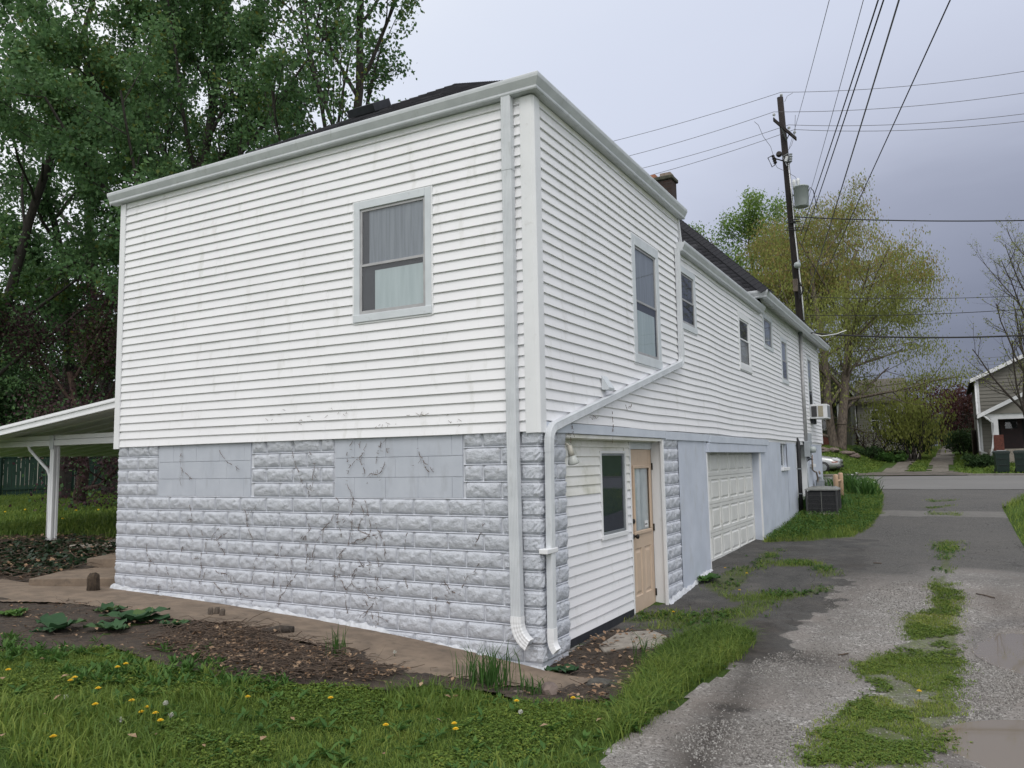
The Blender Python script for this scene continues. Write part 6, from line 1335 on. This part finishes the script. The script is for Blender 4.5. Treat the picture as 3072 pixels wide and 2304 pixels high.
shrub('yellowish_shrub', 'dark-stemmed shrub under drooping yellowish foliage beside the alley', 2745, 1352, 50, 4.6, 1.7, birch_l, 4200, 81, .20, None, True)
shrub('yellowish_shrub', 'dense dark evergreen shrub against the beige wing beside the alley', 2738, 1345, 52, 2.6, 1.3, bush_l, 4500, 82, .14)
shrub('bare_shrub', 'twiggy leafless shrub against the beige house wall', 2628, 1345, 53, 2.6, 2.2, redshrub_l, 700, 83, .10)
shrub('low_shrub', 'low green shrub at the foot of the beige house', 2600, 1346, 51, 1.0, 1.6, bush_l, 3000, 84, .12); shrub('low_shrub', 'low leafy plant between the beige house and the alley', 2675, 1350, 50, .9, 1.6, weed_m, 2500, 85, .14)
shrub('red_shrub', 'tall dark red-leaved shrub tree on the far side of the alley', 2880, 1345, 62, 6.0, 3.0, redshrub_l, 7000, 86, .20); shrub('red_shrub', 'dark red small tree further up the alley behind the catkins', 2770, 1330, 80, 7.5, 3.5, redshrub_l, 7000, 87, .24)
shrub('alley_bush', 'dark green bush on the right edge of the alley', 2895, 1350, 55, 2.0, 1.5, bush_l, 5000, 88, .13); shrub('alley_bush', 'rounded green bush overhanging the alley near the pickup', 2868, 1338, 70, 3.2, 2.0, bush_l, 6000, 89, .18); shrub('alley_bush', 'green bush hiding one side of the pickup', 2762, 1340, 78, 3.2, 2.0, bush_l, 6000, 90, .18)
shrub('foundation_shrub', 'small dark shrub beside the white downspout of the porch house', 2935, 1365, 40.5, .9, 1.1, bush_l, 3000, 91, .11)
# wooden side fence by the porch house
fb = empty('side_fence', 'weathered wooden fence between the alley and the porch house', 'fence'); bm_ = MB().box(-.07, .07, -.01, .01, 0, 1.8).mesh('side_board'); bm_.materials.append(bark_w); q = at(2918, 1345, 49)
for i in range(16): inst('board', bm_, (q[0]+.02*i, q[1]+i*.16, gf(q[0], q[1])-.05), fb, (0, 0, math.pi/2+.1))
# distant wood closing the view
rgd = np.random.default_rng(99); tips = []
for i in range(420):
    x = rgd.uniform(-190, 130); y = rgd.uniform(118, 150)
    if -2 < x < 5: continue
    tips.append((np.array((x, y, gf(x, y)+rgd.uniform(.5, 4.6+1.6*math.sin(x*.13)))), None))
for i in range(500):
    a = rgd.uniform(0, 1); x = -62-40*a+rgd.uniform(-8, 8); y = -30+110*rgd.random(); tips.append((np.array((x, y, gf(x, y)+rgd.uniform(.5, 9))), None))
V, rn = leaves(tips, 30000, 1.1, 1.1, rgd, aspect=1.3); stuff(link('distant_wood', quads_mesh('distant_wood', V, 4, rn, bush_l), bush_l)); tag(bpy.data.objects['distant_wood'], 'dull green mass of far-off woodland along the horizon', 'woodland')
# ================================================================== GROUND COVER
rg = np.random.default_rng(5)
def blades(XY, h, w, rg_, lean=.55, zf=g, hvar=.5):
    n = len(XY); z = zf(XY[:, 0], XY[:, 1]); B = np.stack([XY[:, 0], XY[:, 1], z-.005], -1)
    a = rg_.uniform(0, 2*math.pi, n); H = h*rg_.uniform(1-hvar, 1+hvar, n); le = lean*rg_.uniform(.2, 1.6, n)*H; bd = rg_.uniform(0, 2*math.pi, n)
    s = np.stack([np.cos(a), np.sin(a), 0*a], -1)*(w*rg_.uniform(.6, 1.4, n)/2)[:, None]; L = np.stack([np.cos(bd), np.sin(bd), 0*bd], -1)*le[:, None]; U = np.stack([0*H, 0*H, H], -1)
    V = np.stack([B-s, B+s, B+s*.8+L*.32+U*.62, B-s*.8+L*.32+U*.62, B+L+U*np.clip(1.0-.25*le/H, .4, 1)[:, None]], 1)
    return V, [(0, 1, 2, 3), (3, 2, 4)]
def grassy(name, XY, h, w, mat, seed, lab, cat='grass', lean=.55, bias=0., zf=g, hvar=.5):
    r = np.random.default_rng(seed); V, F = blades(XY, h, w, r, lean, zf, hvar)
    rn = np.clip(.5*r.random(len(XY))+.5*(fbm(XY[:, 0], XY[:, 1], 1.7, seed)*.6+.5)+bias, 0, 1)
    o = stuff(link(name, quads_mesh(name, V, 5, rn, mat, F), mat)); tag(o, lab, cat); return o
def thin(XY, s, seed, lo): return XY[fbm(XY[:, 0], XY[:, 1], s, seed) > lo]
lawn = np.array(ed + [tuple(q) for q in gpoly([(1985, 2135), (1900, 2195), (1790, 2262)])] + [(1.3, -2.1), (1.25, -3.6), (-6.5, -4.6), (-6.2, -3.2)])
XY = scatter(lawn, 82000, rg); XY = XY + rg.normal(0, .05, XY.shape)
grassy('lawn_grass', XY, .046, .0055, grass_m, 1, 'short spring lawn grass in front of the house', lean=.8)
XY = thin(scatter(lawn, 26000, rg), 1.3, 71, .12); grassy('long_grass', XY, .115, .0075, grass_m, 2, 'longer uneven tussocks of grass in the front lawn', lean=.8, bias=-.05)
# clover and broad weeds in the lawn
def rosette_leaves(XY, size, rg_, k=1, tilt=.5, zf=g, up=.02, asp=.55):
    n = len(XY); XY = np.repeat(XY, k, 0); N = n*k; z = zf(XY[:, 0], XY[:, 1])+up*rg_.uniform(.3, 1.6, N); a = rg_.uniform(0, 2*math.pi, N); s = size*rg_.uniform(.5, 1.4, N); t = tilt*rg_.uniform(-.2, 1.5, N)
    D_ = np.stack([np.cos(a)*np.cos(t), np.sin(a)*np.cos(t), np.sin(t)], -1); S2 = np.stack([-np.sin(a), np.cos(a), 0*a], -1); C = np.stack([XY[:, 0], XY[:, 1], z], -1)
    V = np.stack([C, C+D_*(s*.45)[:, None]+S2*(s*asp/2)[:, None]+[0, 0, .004], C+D_*s[:, None]-np.array([0, 0, 1])*(s*.12)[:, None], C+D_*(s*.45)[:, None]-S2*(s*asp/2)[:, None]+[0, 0, .004]], 1); return V
def leafy(name, XY, size, k, mat, seed, lab, tilt=.5, zf=g, up=.02, asp=.55, cat='weeds'):
    r = np.random.default_rng(seed); V = rosette_leaves(XY, size, r, k, tilt, zf, up, asp); o = stuff(link(name, quads_mesh(name, V, 4, np.clip(.6*r.random(len(V))+.4*np.repeat(fbm(XY[:, 0], XY[:, 1], 2, seed)*.5+.5, k), 0, 1), mat), mat)); return tag(o, lab, cat)
XY = thin(scatter(lawn, 22000, rg), 1.6, 73, -.05); leafy('clover', XY, .020, 4, moss_m, 3, 'clover and chickweed patches spread through the front lawn', .4, up=.03, asp=.9)
pl_ = gpoly([(0, 1900), (330, 1900), (560, 1980), (900, 2060), (700, 2120), (300, 2100), (0, 2080)]); XY = thin(scatter(pl_, 700, rg), 2.2, 74, .05); leafy('broad_weeds', XY, .085, 9, weed_m, 4, 'strap-leaved dandelion rosettes along the soil bed edge', .8, up=.02, asp=.2)
XY = scatter(lawn, 420, rg); leafy('lawn_weeds', XY, .085, 7, weed_m, 6, 'scattered dandelion rosettes in the lawn', .55, up=.015, asp=.3)
# tall tufts
def tuft(u, v, n, h, R_, seed, lab, spread=.45):
    p_ = gp(u, v); r = np.random.default_rng(seed); XY = np.array(p_[:2])+r.normal(0, R_, (n, 2)); V, F = blades(XY, h, .009, r, spread, g, .45); o = link('grass_tuft', quads_mesh('grass_tuft', V, 5, r.random(n)*.6, weed_m, F), weed_m); return tag(o, lab, 'grass')
tuft(1460, 2062, 170, .30, .10, 11, 'tall dark tuft of onion grass at the edge of the concrete walk', .35); tuft(1010, 1985, 40, .26, .04, 12, 'small upright grass tuft by the brush heap on the walk edge', .25); tuft(1920, 2010, 26, .28, .05, 13, 'few long blades standing over the hole by the slab', .5); tuft(1590, 2085, 60, .14, .08, 14, 'short grass tuft beside the walk tip')
# clump beside the drive, strip, weeds in the apron, weeds round the condenser
cl_ = gpoly(CLUMP); XY = scatter(cl_, 15000, rg)+rg.normal(0, .03, (15000, 2)); grassy('verge_grass', XY, .13, .0085, grass_m, 15, 'lush clump of long grass between the door slab and the drive', lean=1.0, bias=-.1)
XY = thin(scatter(cl_, 900, rg), 2.5, 75, -.1); leafy('verge_weeds', XY, .07, 6, weed_m, 16, 'leafy weeds mixed into the grass by the drive', .7, up=.03)
st_ = gpoly(STRIP); XY = scatter(st_, 34000, rg)+rg.normal(0, .07, (34000, 2)); XY = thin(XY, 2.6, 76, -.2); grassy('strip_grass', XY, .028, .006, grass_m, 17, 'low mossy grass strip down the middle of the drive', lean=1.0, bias=.08, zf=drive_z)
XY = thin(scatter(st_, 5200, rg)+rg.normal(0, .05, (5200, 2)), 2.4, 77, .0); leafy('strip_weeds', XY, .024, 5, moss_m, 18, 'flat plantain and clover in the drive strip', .3, drive_z, .012, .6)
W_ = []
for w in WEEDS: 
    pw = gpoly(w); n = int(900*max(.15, (np.ptp(pw[:, 0])*np.ptp(pw[:, 1]))*.6)); W_.append(scatter(pw, min(n, 2600), rg)+rg.normal(0, .05, (min(n, 2600), 2)))
W_ = np.concatenate(W_); W_ = W_+rg.normal(0, .06, W_.shape); Wt = thin(W_, 2.2, 78, -.05); grassy('apron_grass', Wt, .055, .007, grass_m, 19, 'sparse grass growing in the cracks of the dark apron', lean=1.1, zf=drive_z)
leafy('apron_weeds', thin(W_[::5], 2.0, 79, .1), .035, 6, weed_m, 20, 'small weeds rooted in the cracks of the dark apron', .5, drive_z, .015)
aw = gpoly(ACW); XY = scatter(aw, 30000, rg); XY = XY[XY[:, 0] > .03]; grassy('wall_grass', XY, .12, .008, grass_m, 21, 'rank grass and weeds along the basement wall near the condenser', lean=.9, bias=-.05)
XY = thin(scatter(aw, 7000, rg), 1.5, 70, -.05); XY = XY[XY[:, 0] > .05]; leafy('wall_weeds', XY, .05, 5, weed_m, 22, 'leafy ground weeds along the basement wall', .7, up=.07, asp=.5)
def daylily(u, v, D, lab, seed, n=70, h=.55):
    q = at(u, v, D); r = np.random.default_rng(seed); XY = np.array(q[:2])+r.normal(0, .14, (n, 2)); V, F = blades(XY, h, .028, r, .75, g, .35); o = link('strap_leaf_clump', quads_mesh('strap_leaf_clump', V, 5, r.random(n)*.7, weed_m, F), weed_m); tag(o, lab, 'plant')
daylily(2405, 1535, 19.6, 'strap-leaved clump at the foot of the black drain pipe', 31, 80, .42); daylily(2525, 1538, 19.8, 'arching strap-leaved clump at the condenser corner nearest the drive', 32, 70, .40)
for i, (u, v, D, lab) in enumerate([(2490, 1480, 24, 'arching daylily clump against the far house corner'), (2575, 1470, 24, 'broad daylily clump behind the bollards beside the drive'), (2600, 1490, 23, 'daylily clump leaning over the drive edge'), (2555, 1455, 26, 'daylily clump nearest the street corner'), (2530, 1440, 26.5, 'daylily clump between the house corner and the street')]): daylily(u, v, D, lab, 33+i, 110, .62)
# white flowers on stalks at the street corner
for i, (u, v, D) in enumerate([(2570, 1420, 25), (2583, 1450, 25), (2597, 1447, 25), (2625, 1448, 24), (2556, 1425, 25.5)]):
    q = at(u, v, D); gz_ = gf(q[0], q[1]); fw_ = empty('white_flower', 'pale flower on a thin stalk among the daylilies', 'flower', 'pale flowers at the street corner'); MB().tube([(q[0], q[1], gz_), (q[0]+.02, q[1], q[2])], .006, 5).build('stem', weed_m, fw_)
    m = MB()
    for k in range(7): a = 2*math.pi*k/7; m.add([(q[0]+.02, q[1], q[2]), (q[0]+.02+.06*math.cos(a), q[1]+.06*math.sin(a), q[2]+.03), (q[0]+.02+.06*math.cos(a+.5), q[1]+.06*math.sin(a+.5), q[2]+.02)], [(0, 1, 2)])
    m.build('petals', white, fw_)
# right-hand lawn, verge and far lawns
rl = np.array([(4.35, 8.2), (4.32, 9.6), (4.28, 15.7), (5.0, 19.8), (6.3, 22.6), (12, 22.6), (12, 6), (5, 6)]); XY = scatter(rl, 24000, rg); XY = XY[XY[:, 0] < 9]; grassy('side_lawn_grass', XY, .13, .012, grass_m, 23, 'unmown grass on the far side of the drive', lean=.9)
rl2 = np.array([(4.6, 5.8), (4.9, 4.5), (5.6, 4.5), (8, 4.5), (8, 6), (5, 6)]); grassy('side_lawn_grass', scatter(rl2, 5000, rg), .12, .012, grass_m, 24, 'unmown grass beside the nearer puddle', lean=.9)
p_ = gp(3060, 1640)
FL = [np.array([(-22, 35.6), (-3.0, 35.6), (-2.4, 36.6), (-.3, 37.6), (-.15, 39), (-.2, 49), (-22, 50)]), np.array([(1.35, 38.3), (2.1, 38.3), (2.6, 75), (1.7, 75)]), np.array([(3.5, 38.2), (4.1, 36.4), (4.4, 35.6), (14, 35.6), (14, 44), (4.0, 60), (3.6, 60)])]
for i, (poly, n, lab) in enumerate(zip(FL, (26000, 6000, 14000), ('mown grass bank in front of the beige house', 'grass ridge between the alley wheel tracks', 'mown grass in front of the porch house'))): grassy('far_grass', scatter(poly, n, rg), .13, .045, grass_m, 25+i, lab, lean=1.1, bias=-.12)
yd = np.array([(-7.6, 2.4), (-11, 2.5), (-16, 1.5), (-34, 11), (-30, 17), (-8, 9)]); XY = scatter(yd, 42000, rg); grassy('yard_grass', XY, .15, .022, grass_m, 28, 'lush back yard grass under the trees', lean=.8, bias=-.1)
# ivy on the bank and under the carport
def ivy(poly, n, seed, lab, mat=ivy_m, size=.07, up=.10):
    r = np.random.default_rng(seed); XY = scatter(np.array(poly), n, r); return leafy('ivy', XY, size, 2, mat, seed, lab, .7, up=up, asp=.9, cat='ivy')
ivy([(-6.6, 2.6), (-6.5, 6.5), (-9.5, 6), (-10.5, 3.6), (-8.5, 2.4)], 5200, 51, 'dark ivy ground cover around the landing slab'); ivy([(-7.5, .0), (-7.6, 1.6), (-10.5, 2.2), (-12, .6), (-10, -.2)], 2600, 52, 'ivy and old stems covering the bank beside the steps', up=.06)
# burdock / broad-leaved plants on the bed
def bigleaf(u, v, n, L, seed, lab, mat=burd_m):
    p_ = gp(u, v); r = random.Random(seed); root = empty('broad_leaf_plant', lab, 'plant')
    for k in range(n):
        a = 2*math.pi*k/n+r.uniform(-.4, .4); l = L*r.uniform(.6, 1.1); wd = l*.36; el = r.uniform(.15, .7); vs = []; N = 6
        for i in range(N+1):
            t = i/N; s = l*t; zc_ = math.sin(el)*s*(1-.55*t)*1.2+.02; xc, yc = math.cos(a)*s*math.cos(el*.7), math.sin(a)*s*math.cos(el*.7); w_ = wd*math.sin(math.pi*min(1, t*.92+.08))**.7*(1 if 0 < i < N else .15)
            ruf = .018*math.sin(i*2.3+k); px_, py2 = -math.sin(a)*w_, math.cos(a)*w_
            vs += [(p_[0]+xc-px_, p_[1]+yc-py2, p_[2]+zc_+.25*w_*.4+ruf), (p_[0]+xc, p_[1]+yc, p_[2]+zc_-.01), (p_[0]+xc+px_, p_[1]+yc+py2, p_[2]+zc_+.25*w_*.4-ruf)]
        fs = [(i*3+j, i*3+j+1, i*3+j+4, i*3+j+3) for i in range(N) for j in range(2)]; m = MB(); m.add(vs, fs); me = m.mesh('leaf'); me.attributes.new('rnd', 'FLOAT', 'POINT').data.foreach_set('value', np.full(len(vs), r.uniform(.2, .9), np.float32)); link('leaf', me, mat, root, True)
bigleaf(175, 1895, 8, .30, 1, 'grey-green broad-leaved plant flopping over the soil bed'); bigleaf(410, 1868, 9, .34, 2, 'largest crinkled broad-leaved plant at the walk edge'); bigleaf(340, 1895, 6, .26, 3, 'broad-leaved plant with spread lower leaves on bare soil'); bigleaf(320, 1840, 6, .2, 5, 'small bright green leafy sprout beside the walk'); bigleaf(520, 1885, 6, .18, 6, 'small leafy sprout between broad plant and brush heap'); bigleaf(1700, 2020, 5, .2, 7, 'dark broad leaf plant under the downspout outlets'); bigleaf(40, 1850, 8, .2, 8, 'leafy green seedling clump at the soil bed edge', weed_m); bigleaf(590, 1960, 7, .18, 9, 'leafy weed in front of the brush heap', weed_m); bigleaf(2120, 1745, 7, .26, 10, 'upright dock plant at the foot of the stucco wall', weed_m)
# twigs, roots and dry leaves
def twigs(name, poly, n, seed, lab, L=.28, r0=.004, mat=dead, hz=.03, zf=bed_z):
    r = np.random.default_rng(seed); XY = scatter(np.array(poly), n, r); segs = []
    for (x, y) in XY:
        a = r.uniform(0, 2*math.pi); l = L*r.uniform(.3, 1.3); z = float(zf(np.array(x), np.array(y)))+r.uniform(.003, hz); p0_ = np.array((x, y, z)); k = r.integers(2, 5); rr = r0*r.uniform(.4, 1.4)
        for i in range(k):
            a += r.normal(0, .55); p1_ = p0_+np.array((math.cos(a), math.sin(a), r.normal(0, .22)))*l/k; segs.append((p0_, p1_, rr*(1-.2*i), rr*(.8-.2*i if i < 3 else .2))); p0_ = p1_
    o = frustums(name, segs, mat, None, 4); stuff(o); return tag(o, lab, 'twigs')
heap = gpoly([(430, 1945), (560, 1895), (700, 1885), (820, 1925), (930, 1955), (1080, 2000), (1210, 2040), (1080, 2055), (860, 2055), (680, 2030)])
twigs('brush_litter', heap, 1000, 61, 'tangle of dead twigs and roots heaped along the walk', .26, .0042, dead, .10); twigs('brush_litter', bed, 900, 62, 'dead twigs scattered over the dark soil bed', .2, .003)
twigs('brush_litter', bank, 1300, 63, 'matted dead vines and twigs over the bank beside the steps', .35, .005, dead, .08, lambda x, y: g(x, y)+.03); twigs('brush_litter', corner_poly, 260, 64, 'dry stems gathered at the downspout outlets', .2, .003, dead, .05, g)
def dryleaves(poly, n, seed, lab, zf=bed_z, size=.05):
    r = np.random.default_rng(seed); XY = scatter(np.array(poly), n, r); V = rosette_leaves(XY, size, r, 1, .5, zf, .025, .7); o = stuff(link('dry_leaves', quads_mesh('dry_leaves', V, 4, r.random(n), litter), litter)); tag(o, lab, 'leaves')
dryleaves(heap, 700, 71, 'curled brown leaves caught in the brush heap'); dryleaves(bed, 700, 72, 'brown leaf scraps over the soil bed', size=.04); dryleaves(bank, 900, 73, 'brown leaf litter on the bank', lambda x, y: g(x, y)+.05, .07); dryleaves(corner_poly, 260, 74, 'dry seed pods and leaves at the house corner', lambda x, y: g(x, y)+.02, .05); dryleaves(lawn, 45, 75, 'few dead leaves lying on the lawn', lambda x, y: g(x, y)+.045, .05)
lg = gp(880, 1905); lp = gp(790, 1912); o = MB().tube([lp+np.array((0, 0, .05)), (lp+lg)/2+np.array((0, .02, .06)), lg+np.array((0, 0, .05))], [.035, .04, .036], 9).build('cut_log', bark, None, True); tag(o, 'short cut log lying across the brush heap at the walk edge', 'log')
for i, (u, v) in enumerate([(632, 1852), (650, 1850), (665, 1855)]):
    q = gp(u, v); o = MB().lathe(q, [(.03, -.05), (.028, .08), (.02, .10)], 8, (.1*(i-1), .05, 1)).build('sawn_stump', bark_w, None, True); tag(o, 'pale sawn shrub stem sticking up from the brush heap', 'stump', 'sawn shrub stems in the brush heap')
# rocks, slab and pebbles
def rock(u, v, s, seed, mat, lab, flat=.6, zup=0.):
    p_ = gp(u, v); bm = bmesh.new(); bmesh.ops.create_icosphere(bm, subdivisions=2, radius=1); r = random.Random(seed)
    for q in bm.verts: k = 1+r.uniform(-.16, .16); q.co = Vector((q.co.x*s*k*1.3, q.co.y*s*k, q.co.z*s*k*flat))
    me = bpy.data.meshes.new('rock'); bm.to_mesh(me); bm.free(); o = link('rock', me, mat); o.location = (p_[0], p_[1], p_[2]+s*flat*.35+zup); o.rotation_euler = (0, 0, seed); return tag(o, lab, 'rock')
rock(1795, 2062, .10, 1, stone_d, 'dark mossy stone at the tip of the concrete walk', .5); rock(1648, 2085, .075, 2, stone_p, 'upright pinkish stone at the walk edge', .95); rock(1555, 2085, .035, 3, stone_p, 'small pale pinkish stone in the grass by the walk', .9); rock(1840, 2055, .05, 4, stone_d, 'smaller dark stone behind the mossy stone', .6); rock(560, 1785, .045, 5, stone_d, 'grey stone fragment lodged at the foot of the white wall', .8)
for i, (u, v) in enumerate([(2470, 1352), (2500, 1350), (2540, 1356), (2560, 1350)]):
    q = at(u, v, 47.5); o = rock(2470, 1400, .35, 20+i, stone_p, 'pale landscape stone at the foot of the catkin tree', .5); o['group'] = 'stones round the catkin tree'; o.location = (q[0], q[1], gf(q[0], q[1])+.1)
SL = [(1795, 1947), (1850, 1917), (1900, 1905), (1960, 1906), (2003, 1925), (1985, 1947), (1930, 1958), (1885, 1953), (1810, 1962)]
pts = gpoly(SL); m = MB(); zs = [gf(x, y)+.045+.01*math.sin(i*2) for i, (x, y) in enumerate(pts)]; n = len(pts); c_ = pts.mean(0)
vs = [(x, y, -.035+.012*math.sin(i*2.1)) for i, (x, y) in enumerate(pts)] + [(x+(c_[0]-x)*.06, y+(c_[1]-y)*.06, -.13) for (x, y) in pts] + [(c_[0], c_[1], -.022)]
m.add(vs, [(2*n, i, (i+1) % n) for i in range(n)] + [(i, n+i, n+(i+1) % n, (i+1) % n) for i in range(n)]); o = m.build('concrete_slab', concrete_g); o.modifiers.new('b', 'BEVEL').width = .012; tag(o, 'broken pale concrete slab over a dark hole by the door', 'slab')
SLP = pts
# loose stones on the drive
def pebbles(name, n, poly, smin, smax, seed, lab, zf=drive_z, mats=None):
    r = np.random.default_rng(seed); XY = scatter(np.array(poly), n, r); s = r.uniform(smin, smax, len(XY))**1.0; z = zf(XY[:, 0], XY[:, 1]); a = r.uniform(0, 6.28, len(XY)); base_ = np.array([(1, 0, 0), (0, 1, 0), (-1, 0, 0), (0, -1, 0), (.1, 0, .8), (0, .1, -.6)])
    V = base_[None]*s[:, None, None]*r.uniform(.6, 1.25, (len(XY), 6, 1)); c_, s_ = np.cos(a), np.sin(a); X = V[:, :, 0]*c_[:, None]-V[:, :, 1]*s_[:, None]*.8; Y = V[:, :, 0]*s_[:, None]+V[:, :, 1]*c_[:, None]*.8; V = np.stack([X+XY[:, 0:1], Y+XY[:, 1:2], V[:, :, 2]+z[:, None]+s[:, None]*.12], -1)
    me = quads_mesh(name, V, 6, r.random(len(XY)), pebm, [(0, 1, 4), (1, 2, 4), (2, 3, 4), (3, 0, 4), (1, 0, 5), (2, 1, 5), (3, 2, 5), (0, 3, 5)]); return tag(stuff(link(name, me, pebm)), lab, 'gravel')
pebm, nt, b, o_ = nt_new('loose_gravel'); a_ = nt.nodes.new('ShaderNodeAttribute'); a_.attribute_name = 'rnd'; nt.links.new(rampn(nt, a_.outputs['Fac'], [(0, (.10, .092, .085)), (.5, (.19, .18, .168)), (.85, (.27, .258, .243)), (1, (.36, .348, .33))]), b.inputs['Base Color']); b.inputs['Roughness'].default_value = .85
nearp = np.array([(1.35, -3.2), (1.45, .9), (1.9, 2.0), (1.8, 5.2), (4.4, 5.2), (4.7, 3), (5.8, 0), (5.8, -3.2)])
XYc = None
pebbles('gravel', 30000, nearp, .003, .010, 81, 'loose grey gravel over the near half of the drive')
for i, (u0, v0, ru, rv, n) in enumerate([(2760, 1800, 160, 60, 3000), (2420, 2000, 170, 50, 2600), (2960, 2060, 120, 90, 4200), (2930, 2190, 110, 60, 2200), (2250, 2230, 240, 70, 4200)]):
    poly = gpoly([(min(u0+ru*math.cos(t), 3500), min(v0+rv*math.sin(t), 2600)) for t in np.linspace(0, 6.28, 18)[:-1]]); pebbles('gravel', int(n*.55), poly, .004, .013, 82+i, ['pale gravel drift at the head of the grass strip', 'pale gravel ring round the shallow pothole', 'pale coarse gravel between strip and puddles', 'coarse gravel around the nearer puddle edge', 'pale gravel where the drive meets the lawn'][i])
# dandelions
def dandelion(u, v, kind, seed):
    p_ = gp(u, v+10); r = random.Random(seed); h = r.uniform(.05, .09); root = empty('dandelion', 'yellow dandelion in flower in the grass' if kind else 'white dandelion seed head in the grass', 'flower', 'yellow dandelions' if kind else 'dandelion seed heads')
    MB().tube([(p_[0], p_[1], p_[2]-.01), (p_[0]+.005, p_[1], p_[2]+h)], .0022, 5).build('stem', weed_m, root)
    c_ = np.array((p_[0]+.005, p_[1], p_[2]+h)); m = MB()
    if kind:
        for ring_, (R_, zt_) in enumerate(((.019, .003), (.014, .008), (.008, .011))):
            for k in range(12): a = 2*math.pi*k/12+ring_*.3; m.add([c_, c_+np.array((math.cos(a-.2)*R_, math.sin(a-.2)*R_, zt_)), c_+np.array((math.cos(a)*R_*1.1, math.sin(a)*R_*1.1, zt_+.001)), c_+np.array((math.cos(a+.2)*R_, math.sin(a+.2)*R_, zt_))], [(0, 1, 2, 3)])
    else:
        for k in range(60): d = np.array([r.gauss(0, 1) for _ in range(3)]); d /= np.linalg.norm(d); s2 = np.cross(d, (0, 0, 1))*.003; m.add([c_, c_+d*.017-s2, c_+d*.018+s2], [(0, 1, 2)])
    m.build('flower_head' if kind else 'seed_head', yel if kind else puff, root)
Z3 = lambda x, y: (x*.4069, 1650+y*.4069); Z4 = lambda x, y: (800+x*.4973, 1650+y*.4973)
DY = [Z3(*q) for q in ((55, 918), (545, 995), (515, 998), (922, 905), (860, 930), (717, 1092), (965, 1178), (1078, 1207), (1038, 1237), (1140, 1253), (695, 1220), (1175, 1337), (385, 1445), (1822, 1115))] + [Z4(*q) for q in ((382, 925), (1505, 965), (1847, 943), (1128, 1083), (1137, 1137), (715, 1120))] + [(2160, 1955), (2757, 2085), (2020, 1844), (2218, 1772), (2175, 1712), (2240, 1728)]
DP = [Z3(*q) for q in ((478, 1118), (1255, 1252), (1215, 1197), (885, 1292))] + [Z4(770, 640), (1560, 2155)]
for i, q in enumerate(DY): dandelion(*q, 1, 100+i)
for i, q in enumerate(DP): dandelion(*q, 0, 200+i)
for i, (u, v) in enumerate([(75, 1545), (295, 1546), (228, 1548), (15, 1552), (188, 1575)]):
    q = at(u, v, 20); 
    q = gp(u, v); o = MB().lathe((q[0], q[1], q[2]+.14), [(.01, -.02), (.03, 0), (.03, .012), (.01, .02)], 8).build('dandelion', yel); tag(o, 'tiny yellow dandelion head in the back yard grass', 'flower', 'yard dandelions')
# sticks on the drive
for i, (pts, lab) in enumerate([([(2928, 1785), (2955, 1790), (2985, 1798)], 'dark fallen twig on the right-hand wheel track'), ([(2620, 1692), (2645, 1693)], 'short dark stick on the worn asphalt'), ([(2515, 1970), (2545, 1965)], 'short stick beside the shallow pothole')]):
    o = MB().tube([np.array([*gp(u, v)[:2], float(drive_z(*gp(u, v)[:2]))+.012]) for u, v in pts], .007, 6).build('fallen_stick', dead, None, True); tag(o, lab, 'stick')

# every parent Empty goes to the base of its thing (children keep their places)
bpy.context.view_layer.update()
for e_ in [o for o in bpy.data.objects if o.type == 'EMPTY' and o.parent is None and o.children]:
    pts = [c.matrix_world @ Vector(q) for c in e_.children if c.type == 'MESH' for q in c.bound_box]
    if not pts: continue
    lo = Vector([min(p[i] for p in pts) for i in range(3)]); hi = Vector([max(p[i] for p in pts) for i in range(3)])
    new = Vector(((lo.x+hi.x)/2, (lo.y+hi.y)/2, lo.z)); inv = e_.matrix_world.to_3x3().inverted(); d = inv @ (new - e_.location)
    for c in e_.children: c.location = c.location - d
    e_.location = new
